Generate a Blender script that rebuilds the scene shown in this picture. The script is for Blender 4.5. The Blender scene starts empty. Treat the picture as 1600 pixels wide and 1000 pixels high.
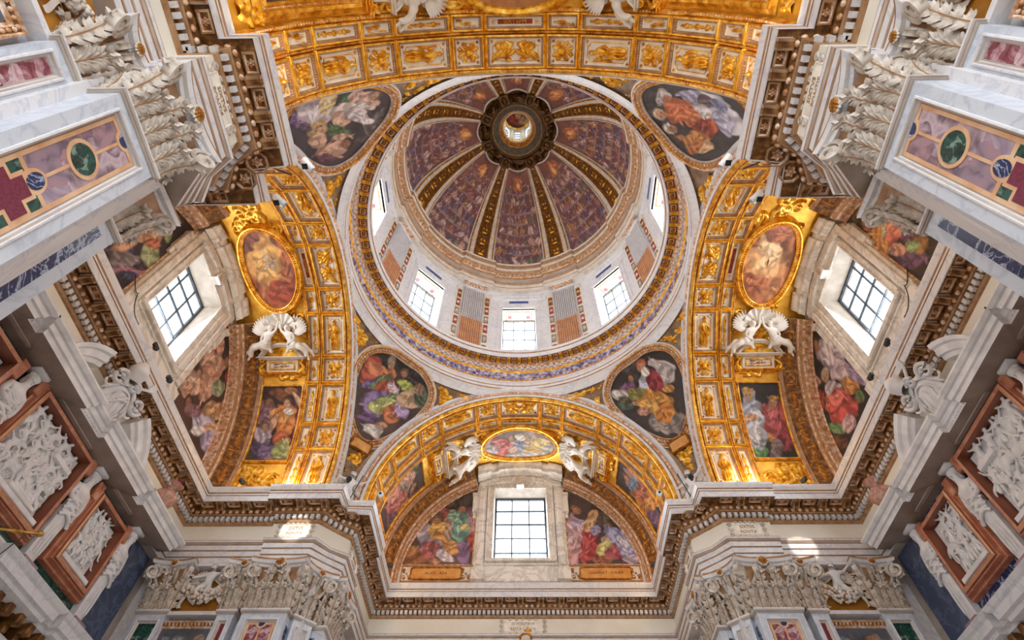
import bpy, math, random
import numpy as np
from mathutils import Matrix, Vector
SC = bpy.context.scene
COL = SC.collection
RNG = np.random.default_rng(7)
random.seed(7)
PI = math.pi
H0 = 1.6                                   # eye height; every z below is given above the eye and raised by H0
# ------------------------------------------------------------------ camera, sky, lights, exposure
def make_camera():
    pitch, yaw, roll = 0.99545, -0.0151, -0.00922
    cp, sp = math.cos(pitch), math.sin(pitch)
    R0, F0, U0 = Vector((1, 0, 0)), Vector((0, cp, sp)), Vector((0, -sp, cp))
    F = math.cos(yaw)*F0 + math.sin(yaw)*R0
    R = math.cos(yaw)*R0 - math.sin(yaw)*F0
    R2 = math.cos(roll)*R + math.sin(roll)*U0
    U2 = -math.sin(roll)*R + math.cos(roll)*U0
    cam = bpy.data.cameras.new('camera'); ob = bpy.data.objects.new('camera', cam); COL.objects.link(ob)
    m = Matrix((R2, U2, -F)).transposed().to_4x4(); m.translation = Vector((0.073, -9.245, H0))
    ob.matrix_world = m
    cam.sensor_width = 36.0; cam.lens = 859.53*36/1600; cam.clip_start = .05; cam.clip_end = 300
    SC.camera = ob
make_camera()
vs = SC.view_settings
vs.view_transform = 'Standard'; vs.look = 'None'; vs.gamma = 1.0; vs.use_curve_mapping = False
vs.exposure = 0.42
W = bpy.data.worlds.new('overcast_sky'); SC.world = W; W.use_nodes = True
bg = W.node_tree.nodes['Background']; bg.inputs[0].default_value = (.90, .95, 1.0, 1); bg.inputs[1].default_value = 2.6
def area(name, loc, target, sx, sy, power, col=(1, 1, 1)):
    l = bpy.data.lights.new(name, 'AREA'); l.shape = 'RECTANGLE'; l.size = sx; l.size_y = sy; l.energy = power; l.color = col
    o = bpy.data.objects.new(name, l); COL.objects.link(o)
    loc = Vector(loc); d = Vector(target)-loc
    o.matrix_world = Matrix.Translation(loc) @ d.to_track_quat('-Z', 'Y').to_matrix().to_4x4()
    return o
def point(name, loc, power, col, r=.15):
    l = bpy.data.lights.new(name, 'POINT'); l.energy = power; l.color = col; l.shadow_soft_size = r
    o = bpy.data.objects.new(name, l); COL.objects.link(o); o.location = loc
    return o
# warm lamps on the cornice ledges washing the gilded vaults, daylight at the lunette windows
WARM = (1.0, .74, .42)
for x, y in ((-7.6, 4.95), (7.6, 4.95), (-7.6, -4.95), (7.6, -4.95), (-4.95, 8.2), (4.95, 8.2), (-5.0, -7.6), (5.0, -7.6)):
    point('cornice_lamp', (x, y, 12.45+H0), 42, WARM, .12)
for loc, tgt in (((-11.3, 0, 15.3), (0, 0, 11)), ((11.3, 0, 15.3), (0, 0, 11)), ((0, 11.6, 15.3), (0, 0, 11))):
    area('window_daylight', (loc[0], loc[1], loc[2]+H0), (tgt[0], tgt[1], tgt[2]+H0), 2.0, 3.2, 230, (.9, .95, 1.0))
for k in range(8):
    a = k*PI/4; c, n = math.cos(a), math.sin(a)
    area('drum_daylight', (7.7*c, 7.7*n, 23.4+H0), (0, 0, 27.5+H0), 1.5, 3.8, 180, (1, .97, .93))
def beam(loc, aim, power, deg):
    """added narrow beam that imitates a patch of sun"""
    l = bpy.data.lights.new('added_sun_patch', 'SPOT'); l.energy = power; l.color = (1, .96, .9); l.spot_size = math.radians(deg); l.spot_blend = .25; l.shadow_soft_size = .04
    o = bpy.data.objects.new('added_sun_patch', l); COL.objects.link(o); a = Vector((loc[0], loc[1], loc[2]+H0)); b = Vector((aim[0], aim[1], aim[2]+H0))
    o.matrix_world = Matrix.Translation(a) @ (b-a).to_track_quat('-Z', 'Y').to_matrix().to_4x4()
beam((-4.5, -5.4, 12.3), (-7.0, 5.5, 10.75), 4500, 5.)  # both beams are added, imitating sun patches on the rear piers
beam((4.5, -5.4, 12.3), (8.45, 5.5, 10.2), 4500, 4.)


# ------------------------------------------------------------------ materials
def rgb(h):
    if isinstance(h, str):
        c = [int(h[i:i+2], 16)/255 for i in (0, 2, 4)]
        return tuple((x/12.92 if x <= .04045 else ((x+.055)/1.055)**2.4) for x in c)
    return h
def newmat(name):
    m = bpy.data.materials.new(name); m.use_nodes = True
    nt = m.node_tree; return m, nt, nt.nodes['Principled BSDF'], nt.nodes, nt.links
def N(nodes, t, **k):
    n = nodes.new(t)
    for a, b in k.items():
        if a.startswith('i_'): n.inputs[a[2:].replace('_', ' ')].default_value = b
        else: setattr(n, a, b)
    return n
def ramp(nodes, stops):
    r = nodes.new('ShaderNodeValToRGB'); e = r.color_ramp.elements
    while len(e) < len(stops): e.new(.5)
    for i, (p, c) in enumerate(stops): e[i].position = p; e[i].color = (*rgb(c), 1)
    return r
def mat_noise(name, stops, scale=3., rough=.5, metal=0., bump=.0, bscale=20., detail=6., dist=0., stretch=None):
    m, nt, b, n, l = newmat(name)
    tc = n.new('ShaderNodeTexCoord'); src = tc.outputs['Object']
    if stretch:
        mp = n.new('ShaderNodeMapping'); mp.inputs['Scale'].default_value = stretch; l.new(src, mp.inputs[0]); src = mp.outputs[0]
    t = N(n, 'ShaderNodeTexNoise', i_Scale=scale, i_Detail=detail, i_Distortion=dist); l.new(src, t.inputs['Vector'])
    r = ramp(n, stops); l.new(t.outputs['Fac'], r.inputs[0]); l.new(r.outputs[0], b.inputs['Base Color'])
    b.inputs['Roughness'].default_value = rough; b.inputs['Metallic'].default_value = metal
    if bump:
        t2 = N(n, 'ShaderNodeTexNoise', i_Scale=bscale, i_Detail=4.); l.new(src, t2.inputs['Vector'])
        bp = n.new('ShaderNodeBump'); bp.inputs['Strength'].default_value = bump; bp.inputs['Distance'].default_value = .03
        l.new(t2.outputs['Fac'], bp.inputs['Height']); l.new(bp.outputs[0], b.inputs['Normal'])
    return m
def mat_vein(name, base, vein, scale=1.2, rough=.25, width=.06, second=None):
    """polished marble: base tint broken by thin wandering veins"""
    m, nt, b, n, l = newmat(name)
    tc = n.new('ShaderNodeTexCoord')
    t = N(n, 'ShaderNodeTexNoise', i_Scale=scale, i_Detail=8., i_Distortion=1.6, i_Roughness=.6); l.new(tc.outputs['Object'], t.inputs['Vector'])
    r = ramp(n, [(.0, base), (.5-width, base), (.5, vein), (.5+width, base), (1., second or base)])
    l.new(t.outputs['Fac'], r.inputs[0])
    t2 = N(n, 'ShaderNodeTexNoise', i_Scale=scale*.6, i_Detail=4.); l.new(tc.outputs['Object'], t2.inputs['Vector'])
    mx = N(n, 'ShaderNodeMix', data_type='RGBA', blend_type='MULTIPLY'); mx.inputs[0].default_value = .35
    r2 = ramp(n, [(.3, (.78, .78, .79)), (.7, (1, 1, 1))]); l.new(t2.outputs['Fac'], r2.inputs[0])
    l.new(r.outputs[0], mx.inputs[6]); l.new(r2.outputs[0], mx.inputs[7]); l.new(mx.outputs[2], b.inputs['Base Color'])
    b.inputs['Roughness'].default_value = rough
    return m
def mat_breccia(name, cols, scale=4., rough=.25):
    m, nt, b, n, l = newmat(name)
    tc = n.new('ShaderNodeTexCoord')
    d = N(n, 'ShaderNodeTexNoise', i_Scale=2.5, i_Detail=3.); l.new(tc.outputs['Object'], d.inputs['Vector'])
    ad = N(n, 'ShaderNodeMix', data_type='VECTOR'); ad.inputs[0].default_value = .25
    l.new(tc.outputs['Object'], ad.inputs[4]); l.new(d.outputs['Color'], ad.inputs[5])
    v = N(n, 'ShaderNodeTexVoronoi', i_Scale=scale, i_Randomness=1.); l.new(ad.outputs[1], v.inputs['Vector'])
    t = N(n, 'ShaderNodeTexNoise', i_Scale=scale*.8, i_Detail=7., i_Distortion=1.); l.new(tc.outputs['Object'], t.inputs['Vector'])
    mx = N(n, 'ShaderNodeMix'); mx.inputs[0].default_value = .6
    sp = n.new('ShaderNodeSeparateColor'); l.new(v.outputs['Color'], sp.inputs[0])
    l.new(sp.outputs[0], mx.inputs[2]); l.new(t.outputs['Fac'], mx.inputs[3])
    r = ramp(n, [(.25+.5*i/(len(cols)-1), c) for i, c in enumerate(cols)]); l.new(mx.outputs[0], r.inputs[0])
    l.new(r.outputs[0], b.inputs['Base Color']); b.inputs['Roughness'].default_value = rough
    return m
def mat_paint():
    m, nt, b, n, l = newmat('fresco_paint')
    a = N(n, 'ShaderNodeVertexColor', layer_name='paint')
    tc = n.new('ShaderNodeTexCoord')
    t = N(n, 'ShaderNodeTexNoise', i_Scale=9., i_Detail=6.); l.new(tc.outputs['Object'], t.inputs['Vector'])
    r = ramp(n, [(.3, (.72, .70, .68)), (.7, (1.12, 1.1, 1.08))]); l.new(t.outputs['Fac'], r.inputs[0])
    mx = N(n, 'ShaderNodeMix', data_type='RGBA', blend_type='MULTIPLY'); mx.inputs[0].default_value = .6
    l.new(a.outputs[0], mx.inputs[6]); l.new(r.outputs[0], mx.inputs[7]); l.new(mx.outputs[2], b.inputs['Base Color'])
    b.inputs['Roughness'].default_value = .75
    return m
def mat_pane():
    m, nt, b, n, l = newmat('window_glass')
    n.remove(b); out = n['Material Output']
    tr = n.new('ShaderNodeBsdfTransparent'); tr.inputs[0].default_value = (.95, .97, 1, 1)
    gl = n.new('ShaderNodeBsdfGlossy'); gl.inputs['Roughness'].default_value = .08
    mx = n.new('ShaderNodeMixShader'); mx.inputs[0].default_value = .06
    l.new(tr.outputs[0], mx.inputs[1]); l.new(gl.outputs[0], mx.inputs[2]); l.new(mx.outputs[0], out.inputs[0])
    return m
M = {}
M['gold'] = mat_noise('gilding', [(.3, 'b06c0a'), (.52, 'f4b02c'), (.72, 'ffe07c')], 5., .36, .62, .35, 26.)
M['gold_flat'] = mat_noise('flat_gilding', [(.3, 'c98a1c'), (.7, 'f3bb45')], 3., .42, .5, .15, 30.)
M['old_gold'] = mat_noise('aged_gilding', [(.25, '6a3c0c'), (.5, 'a8681c'), (.75, 'd9a047')], 6., .42, .45, .4, 22.)
M['pinkstone'] = mat_noise('gilt_pink_stucco', [(.35, 'b4794a'), (.5, 'd8ab84'), (.66, 'f0dccb')], 9., .6, .1, .3, 40.)
M['stucco'] = mat_noise('white_stucco', [(.3, 'cdc2b4'), (.7, 'ebe3d8')], 3., .65, 0., .12, 18.)
M['statue'] = mat_noise('carved_white_marble', [(.3, 'd4d2d4'), (.7, 'f2f0ee')], 3., .5, 0., .1, 20.)
M['white'] = mat_vein('white_marble', 'e4e1e0', 'd0cfd6', 1.1, .35, .04)
M['bluewhite'] = mat_vein('cool_white_marble', 'd6dbe3', 'c0c7d2', .9, .3, .05)
M['cream'] = mat_noise('cream_plaster', [(.3, 'e2dac9'), (.7, 'f1ebde')], .8, .75)
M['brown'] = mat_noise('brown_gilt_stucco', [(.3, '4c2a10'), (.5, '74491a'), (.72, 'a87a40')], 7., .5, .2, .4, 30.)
M['brownline'] = mat_noise('ochre_moulding', [(.3, '946a42'), (.7, 'bd9670')], 5., .5, .12)
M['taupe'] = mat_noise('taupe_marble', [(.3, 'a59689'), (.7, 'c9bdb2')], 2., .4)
M['winstone'] = mat_vein('veined_window_marble', 'f0eadf', 'cfc7bd', .9, .4, .07, 'e8e1d7')
M['verde'] = mat_breccia('green_serpentine', ['0e2723', '1b4038', '2c5a4e', '16342f', '7f9c8c'], 9.)
M['purple'] = mat_breccia('purple_breccia', ['6a5868', '9c8592', 'b08a90', '75606e', 'cdb4ba', '8a7c94'], 2.2)
M['redbreccia'] = mat_breccia('red_white_breccia', ['6e3440', '8f5058', 'b98a90', 'd8bdbf', '7c4450'], 7.)
M['porphyry'] = mat_noise('red_porphyry', [(.4, '6c2236'), (.6, '82304a')], 30., .3)
M['navy'] = mat_vein('navy_marble', '27345c', 'c9d2ea', 2.2, .2, .03, '4a5688')
M['slate'] = mat_vein('slate_marble', '48526a', '66708a', 1.2, .3, .05)
M['orange'] = mat_noise('orange_marble', [(.3, 'a8644a'), (.5, 'c07c5e'), (.7, 'd59a7c')], 2.6, .3, 0., 0., 20., 8., 1.5)
M['ochre'] = mat_noise('yellow_marble_band', [(.3, 'd79f72'), (.7, 'ecc49c')], 4., .3)
M['darkred'] = mat_noise('dark_red_marble', [(.3, '7c4632'), (.7, '9a5c42')], 2., .35)
M['amber'] = mat_noise('amber_ground', [(.3, 'a4681c'), (.7, 'c98a30')], 3., .5, .25)
M['reed'] = mat_noise('terracotta_reeds', [(.3, 'b9794f'), (.7, 'd39a70')], 3., .6)
M['redplaque'] = mat_noise('red_plaque', [(.4, 'a33a44'), (.6, 'b8505a')], 5., .5)
M['greyplaque'] = mat_noise('grey_plaque', [(.4, '8e938c'), (.6, 'aab0a6')], 5., .5)
M['blueplaque'] = mat_noise('blue_plaque', [(.4, '3a4a80'), (.6, '4c5c94')], 5., .5)
M['bluefrieze'] = mat_noise('blue_violet_frieze', [(.35, '4e4a78'), (.5, '8d86ae'), (.65, 'd8cfdc')], 6., .5)
M['dome_dark'] = mat_noise('dark_gilt_bronze', [(.3, '2a1a08'), (.55, '5c3a12'), (.8, '93661f')], 5., .4, .5, .4, 20.)
M['darkring'] = mat_noise('dark_grey_moulding', [(.3, '4e453c'), (.7, '6e6356')], 4., .5, .1)
M['iron'] = mat_noise('window_iron', [(.4, '39424c'), (.6, '4a545e')], 5., .5, .2)
M['paint'] = mat_paint()
M['pane'] = mat_pane()
M['black'] = mat_noise('black_housing', [(.4, '15171b'), (.6, '22252a')], 5., .5)
M['lampwhite'] = mat_noise('white_housing', [(.4, 'e8ecf0'), (.6, 'f4f6f8')], 5., .35)
M['brass'] = mat_noise('brass', [(.4, 'b08a3a'), (.6, 'd0aa58')], 5., .3, .9)
M['pinkvase'] = mat_vein('pink_vase_marble', 'd2a593', 'b27f70', 3., .3, .08)
M['flower'] = mat_noise('red_flowers', [(.4, '7a2a34'), (.6, 'a04450')], 20., .7)
M['floor'] = mat_noise('patterned_marble_floor', [(.3, '6e6258'), (.7, 'a89c90')], .6, .35)
M['pend_ground'] = mat_noise('grey_brown_stucco_ground', [(.3, '6e5238'), (.7, 'a3886a')], 4., .6)
M['fluteshade'] = mat_noise('painted_flute_shade', [(.4, '8a7464'), (.6, 'a08a78')], 4., .6)  # groove shade put in as a colour
M['capstone'] = mat_noise('beige_capital_stucco', [(.3, 'a89a8a'), (.5, 'cfc3b5'), (.7, 'e6ddd2')], 5., .65, 0., .15, 20.)
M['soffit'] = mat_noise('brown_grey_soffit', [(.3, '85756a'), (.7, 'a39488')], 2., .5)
M['ivory'] = mat_noise('ivory_stucco_ground', [(.3, 'e4dac8'), (.7, 'faf4e8')], 4., .6)
M['amber_plate'] = mat_noise('amber_gilt_plate', [(.3, 'c8863c'), (.7, 'e2ab62')], 3., .5, .2)
M['ink'] = mat_noise('dark_lettering', [(.4, '4a2c18'), (.6, '5c3a22')], 5., .6)
M['redground'] = mat_noise('red_ground', [(.4, '8a3018'), (.6, 'a84022')], 5., .6)

# ------------------------------------------------------------------ mesh building
class MB:
    def __init__(s): s.v = []; s.n = 0; s.f = []; s.m = []
    def add(s, v, f, mat=0):
        v = np.asarray(v, float).reshape(-1, 3); s.v.append(v)
        b = s.n
        if isinstance(f, np.ndarray): f = f.tolist()
        s.f.extend([[i+b for i in q] for q in f]); s.m.extend([mat]*len(f)); s.n += len(v)
    def arr(s): return np.concatenate(s.v) if s.v else np.zeros((0, 3))
_grid = {}
def gridf(nu, nv, cu=False, cv=False):
    k = (nu, nv, cu, cv)
    if k not in _grid:
        a = np.arange(nu if cu else nu-1); b = np.arange(nv if cv else nv-1)
        i, j = np.meshgrid(a, b, indexing='ij'); i = i.ravel(); j = j.ravel()
        i2 = (i+1) % nu; j2 = (j+1) % nv
        _grid[k] = np.stack([i*nv+j, i2*nv+j, i2*nv+j2, i*nv+j2], 1)
    return _grid[k]
def meshdata(name, mb, mats, smooth=None, local=True):
    me = bpy.data.meshes.new(name)
    v = mb.arr().copy()
    if not local: v[:, 2] += H0
    me.from_pydata(v.tolist(), [], mb.f)
    for m in (mats if isinstance(mats, (list, tuple)) else [mats]): me.materials.append(M[m])
    if any(mb.m): me.polygons.foreach_set('material_index', mb.m)
    if smooth is not None:
        me.polygons.foreach_set('use_smooth', [True]*len(me.polygons))
        if smooth < 180: me.set_sharp_from_angle(angle=math.radians(smooth))
    me.update()
    return me
def link(name, me, parent=None, mat=None):
    """mat is a world matrix given in eye-level heights (local meshes); None: mesh already in world coordinates"""
    o = bpy.data.objects.new(name, me); COL.objects.link(o)
    if mat is not None:
        mw = mat.copy(); mw.translation.z += H0; o.matrix_basis = mw
    if parent is not None:
        o.parent = parent; o.matrix_parent_inverse = PW[parent.name].inverted()
    PW[o.name] = o.matrix_basis.copy()
    return o
PW = {}
def mk(name, mb, mats, parent=None, smooth=None):
    return link(name, meshdata(name, mb, mats, smooth, False), parent)
def tag(o, label=None, cat=None, group=None, kind=None):
    if label: o['label'] = label
    if cat: o['category'] = cat
    if group: o['group'] = group
    if kind: o['kind'] = kind
    return o
def thing(name, loc, label, cat, group=None):
    o = bpy.data.objects.new(name, None); COL.objects.link(o); o.empty_display_size = .2
    o.location = (loc[0], loc[1], loc[2]+H0); PW[o.name] = Matrix.Translation(o.location)
    return tag(o, label, cat, group)
def root(name, mb, mats, smooth=None, **k):
    o = mk(name, mb, mats, None, smooth); return tag(o, **k)
def frame(o, ex, ey, ez):
    m = Matrix.Identity(4)
    for i, e in enumerate((ex, ey, ez)):
        for j in range(3): m[j][i] = e[j]
    for j in range(3): m[j][3] = o[j]
    return m
def tf(mat, v):
    a = np.array(mat); v = np.asarray(v, float).reshape(-1, 3); return v @ a[:3, :3].T + a[:3, 3]
BOXF = [[0, 3, 2, 1], [4, 5, 6, 7], [0, 1, 5, 4], [1, 2, 6, 5], [2, 3, 7, 6], [3, 0, 4, 7]]
def boxv(x0, x1, y0, y1, z0, z1):
    return np.array([(x0, y0, z0), (x1, y0, z0), (x1, y1, z0), (x0, y1, z0), (x0, y0, z1), (x1, y0, z1), (x1, y1, z1), (x0, y1, z1)], float)
def box(mb, x0, x1, y0, y1, z0, z1, mat=0, F=None):
    v = boxv(x0, x1, y0, y1, z0, z1); mb.add(tf(F, v) if F is not None else v, BOXF, mat)
def bbox_bev(mb, x0, x1, y0, y1, z0, z1, b=.02, mat=0, F=None):
    """box whose top (z1) edge is chamfered"""
    v = np.array([(x0, y0, z0), (x1, y0, z0), (x1, y1, z0), (x0, y1, z0), (x0, y0, z1-b), (x1, y0, z1-b), (x1, y1, z1-b), (x0, y1, z1-b),
                  (x0+b, y0+b, z1), (x1-b, y0+b, z1), (x1-b, y1-b, z1), (x0+b, y1-b, z1)], float)
    f = [[0, 3, 2, 1], [8, 9, 10, 11]]
    for k in range(4):
        a, c = k, (k+1) % 4
        f += [[a, c, c+4, a+4], [a+4, c+4, c+8, a+8]]
    mb.add(tf(F, v) if F is not None else v, f, mat)
def tube(mb, P, r, n=8, mat=0, F=None, closed=False, cap=True):
    P = np.asarray(P, float); k = len(P); r = np.broadcast_to(np.asarray(r, float), (k,))
    T = np.gradient(P, axis=0) if not closed else np.roll(P, -1, 0)-np.roll(P, 1, 0)
    T /= np.linalg.norm(T, axis=1)[:, None]+1e-12
    up = np.array([0, 0, 1.]) if abs(T[:, 2]).mean() < .8 else np.array([1., 0, 0])
    A = np.cross(T, up); A /= np.linalg.norm(A, axis=1)[:, None]+1e-12; B = np.cross(T, A)
    a = np.linspace(0, 2*PI, n, endpoint=False)
    V = P[:, None]+r[:, None, None]*(np.cos(a)[None, :, None]*A[:, None]+np.sin(a)[None, :, None]*B[:, None])
    V = V.reshape(-1, 3)
    mb.add(tf(F, V) if F is not None else V, gridf(k, n, closed, True), mat)
    if cap and not closed:
        for e in (0, k-1):
            W_ = V[e*n:(e+1)*n]; mb.add(tf(F, W_) if F is not None else W_, [list(range(n))], mat)
def lathe(mb, prof, n=24, mat=0, F=None, a0=0, a1=2*PI):
    prof = np.asarray(prof, float); full = abs(a1-a0-2*PI) < 1e-6
    a = np.linspace(a0, a1, n, endpoint=not full)
    V = np.stack([np.outer(np.cos(a), prof[:, 0]), np.outer(np.sin(a), prof[:, 0]), np.tile(prof[:, 1], (n, 1))], 2).reshape(-1, 3)
    mb.add(tf(F, V) if F is not None else V, gridf(n, len(prof), full, False), mat)
def ellipsoid(mb, c, r, mat=0, n=10, m=6, F=None):
    a = np.linspace(0, 2*PI, n, endpoint=False); b = np.linspace(-PI/2, PI/2, m)
    A, B = np.meshgrid(a, b, indexing='ij')
    V = np.stack([c[0]+r[0]*np.cos(A)*np.cos(B), c[1]+r[1]*np.sin(A)*np.cos(B), c[2]+r[2]*np.sin(B)], 2).reshape(-1, 3)
    mb.add(tf(F, V) if F is not None else V, gridf(n, m, True, False), mat)
# ------------------------------------------------------------------ surface maps: (s, t, h) -> point; h stands off the surface
ZC, RV = 12.6, 5.52
SIGN = {'left': ((-1, 0), (0, 1)), 'right': ((1, 0), (0, 1)), 'back': ((0, 1), (1, 0)), 'front': ((0, -1), (1, 0))}
def arm_pt(arm, d, a, z):
    """d: depth outwards from the crossing centre, a: sideways, z: height"""
    D, A = SIGN[arm]; d, a, z = np.broadcast_arrays(np.asarray(d, float), np.asarray(a, float), np.asarray(z, float))
    return np.stack([d*D[0]+a*A[0], d*D[1]+a*A[1], z], -1).reshape(-1, 3)
def barrel(arm):
    """s = depth, t = arc length from the crown"""
    def f(s, t, h):
        th = np.asarray(t, float)/RV; r = RV-np.asarray(h, float)
        return arm_pt(arm, s, r*np.sin(th), ZC+r*np.cos(th))
    return f
def endwall(arm, d):
    """s = sideways, t = height"""
    return lambda s, t, h: arm_pt(arm, d-np.asarray(h, float), s, t)
ZS, RS = 11.8, 9.21
def pend(k):
    """corner k (azimuth 45 + 90k degrees): s = azimuth off the diagonal in degrees, t = elevation in degrees"""
    def f(s, t, h):
        ph = np.radians(45+90*k+np.asarray(s, float)); ps = np.radians(np.asarray(t, float)); r = RS-np.asarray(h, float)
        r, ph, ps = np.broadcast_arrays(r, ph, ps)
        return np.stack([r*np.cos(ps)*np.cos(ph), r*np.cos(ps)*np.sin(ph), ZS+r*np.sin(ps)], -1).reshape(-1, 3)
    return f
def flat(o, ex, ey):
    o, ex, ey = (np.asarray(x, float) for x in (o, ex, ey)); ez = np.cross(ex, ey)
    def f(s, t, h):
        s, t, h = np.broadcast_arrays(np.asarray(s, float), np.asarray(t, float), np.asarray(h, float))
        return (o+s[..., None]*ex+t[..., None]*ey+h[..., None]*ez).reshape(-1, 3)
    return f
LOC = flat((0, 0, 0), (1, 0, 0), (0, 1, 0))
def rect(s0, s1, t0, t1, n=1):
    c = [(s0, t0), (s1, t0), (s1, t1), (s0, t1)]; P = []
    for i in range(4):
        a, b = np.array(c[i], float), np.array(c[(i+1) % 4], float)
        for k in range(n): P.append(a+(b-a)*k/n)
    return np.array(P)
def ellipse(cx, cy, rx, ry, n=48):
    a = np.linspace(0, 2*PI, n, endpoint=False); return np.stack([cx+rx*np.cos(a), cy+ry*np.sin(a)], 1)
def inset(P, o):
    P = np.asarray(P, float); a = P-np.roll(P, 1, 0); b = np.roll(P, -1, 0)-P
    na = np.stack([-a[:, 1], a[:, 0]], 1); nb = np.stack([-b[:, 1], b[:, 0]], 1)
    na /= np.linalg.norm(na, axis=1)[:, None]+1e-12; nb /= np.linalg.norm(nb, axis=1)[:, None]+1e-12
    m = na+nb; m /= np.maximum(np.sum(m*na, 1), .35)[:, None]
    return P+m*o
def loop_sweep(mb, Mp, P, prof, mats=0):
    """picture-frame moulding along a closed loop: prof = [(inset, height), ...]"""
    n = len(P); rings = []
    for o, h in prof:
        Q = inset(P, o); rings.append(Mp(Q[:, 0], Q[:, 1], np.full(n, h)))
    V = np.concatenate(rings); f = gridf(len(prof), n, False, True)
    if isinstance(mats, int): mb.add(V, f, mats)
    else:
        for i in range(len(prof)-1): mb.add(np.concatenate(rings[i:i+2]), gridf(2, n, False, True), mats[i])
def fill(mb, Mp, P, h, mat=0):
    V = Mp(P[:, 0], P[:, 1], np.full(len(P), h)); c = V.mean(0)
    mb.add(np.vstack([V, c]), [[i, (i+1) % len(P), len(P)] for i in range(len(P))], mat)
def beads(mb, Mp, P, o, h, step, size, mat=0, hz=None, closed=True):
    """a row of egg-like beads along a path"""
    Q = inset(P, o) if closed else np.asarray(P, float)
    if closed: Q = np.vstack([Q, Q[:1]])
    d = np.linalg.norm(np.diff(Q, axis=0), axis=1); L = np.concatenate([[0], np.cumsum(d)])
    n = max(2, int(L[-1]/step)); x = (np.arange(n)+.5)*L[-1]/n
    cs = np.interp(x, L, Q[:, 0]); ct = np.interp(x, L, Q[:, 1]); hz = hz or size
    a = np.linspace(0, 2*PI, 6, endpoint=False)
    S = [cs[:, None]+size*np.cos(a)[None], ct[:, None]+size*np.sin(a)[None]]
    base = Mp(S[0], S[1], np.full(S[0].shape, h)).reshape(n, 6, 3)
    S2 = [cs[:, None]+.6*size*np.cos(a)[None], ct[:, None]+.6*size*np.sin(a)[None]]
    mid = Mp(S2[0], S2[1], np.full(S2[0].shape, h+.75*hz)).reshape(n, 6, 3)
    top = Mp(cs, ct, np.full(n, h+hz)).reshape(n, 1, 3)
    V = np.concatenate([base, mid, top], 1).reshape(-1, 3); f = []
    for k in range(n):
        b = k*13
        for i in range(6):
            j = (i+1) % 6; f.append([b+i, b+j, b+6+j, b+6+i]); f.append([b+6+i, b+6+j, b+12])
    mb.add(V, f, mat)
# ------------------------------------------------------------------ reliefs (real raised sculpture, height over a grid)
class NoiseF:
    def __init__(s, seed, k=7, f=3.):
        r = np.random.default_rng(seed); a = r.uniform(0, 2*PI, k); w = f*r.uniform(.6, 1.8, k)
        s.kx = w*np.cos(a); s.ky = w*np.sin(a); s.p = r.uniform(0, 2*PI, k)
    def __call__(s, x, y): return sum(np.sin(kx*x+ky*y+p) for kx, ky, p in zip(s.kx, s.ky, s.p))/len(s.kx)*1.6
class HF:
    def __init__(s, nx=44, ny=44, ax=1., ay=1., seed=0):
        s.x, s.y = np.meshgrid(np.linspace(-ax, ax, nx), np.linspace(-ay, ay, ny), indexing='ij'); s.h = np.zeros_like(s.x); g1 = NoiseF(seed, 8, 6.)(s.x, s.y); g2 = NoiseF(seed+9, 6, 3.)(s.x, s.y); q = random.Random(seed+3)
        def cached(g):
            return lambda x, y: np.roll(g, (q.randrange(g.shape[0]), q.randrange(g.shape[1])), (0, 1))
        s.nz = cached(g1); s.nz2 = cached(g2)
    def e(s, cx, cy, rx, ry, ang=0, a=.3, base=0., warp=.12, fold=0., ff=16.):
        c, d = math.cos(ang), math.sin(ang); X = (s.x-cx)*c+(s.y-cy)*d; Y = -(s.x-cx)*d+(s.y-cy)*c
        r2 = (X/rx)**2+(Y/ry)**2
        if warp: r2 = r2+warp*s.nz(s.x, s.y)
        k = a*np.sqrt(np.clip(1-r2, 0, 1))
        if fold: k = k*(1+fold*np.sin(ff*X/rx*.5+2.2*s.nz2(s.x, s.y)))
        s.h = np.maximum(s.h, np.where(r2 < 1, base+k, 0)); return s
    def limb(s, P, r, a=.25, base=0.):
        for (x0, y0, r0), (x1, y1, r1) in zip([(*p, q) for p, q in zip(P[:-1], r[:-1])], [(*p, q) for p, q in zip(P[1:], r[1:])]):
            n = 7
            for i in range(n):
                t = i/(n-1); s.e(x0+(x1-x0)*t, y0+(y1-y0)*t, r0+(r1-r0)*t, r0+(r1-r0)*t, 0, a*(r0+(r1-r0)*t)/max(r), base, 0)
        return s
    def spiral(s, cx, cy, r0, turns, dirn=1, start=0., w=.06, a=.22):
        for t in np.linspace(0, 1, int(26*turns)):
            an = start+dirn*2*PI*turns*t; r = r0*(1-t*.92)
            s.e(cx+r*math.cos(an), cy+r*math.sin(an), w*(1.1-.4*t), w*(1.1-.4*t), 0, a, 0, 0)
        return s
    def mesh(s, mb, Mp, sx, sy, amp, mat=0, cx=0., cy=0.):
        nx, ny = s.x.shape; V = Mp(cx+s.x*sx, cy+s.y*sy, s.h*amp)
        on = s.h > .012; q = gridf(nx, ny); fl = on.ravel(); keep = fl[q].any(1); q = q[keep]
        u = np.unique(q); mp = -np.ones(nx*ny, int); mp[u] = np.arange(len(u)); mb.add(V[u], mp[q], mat)
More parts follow.
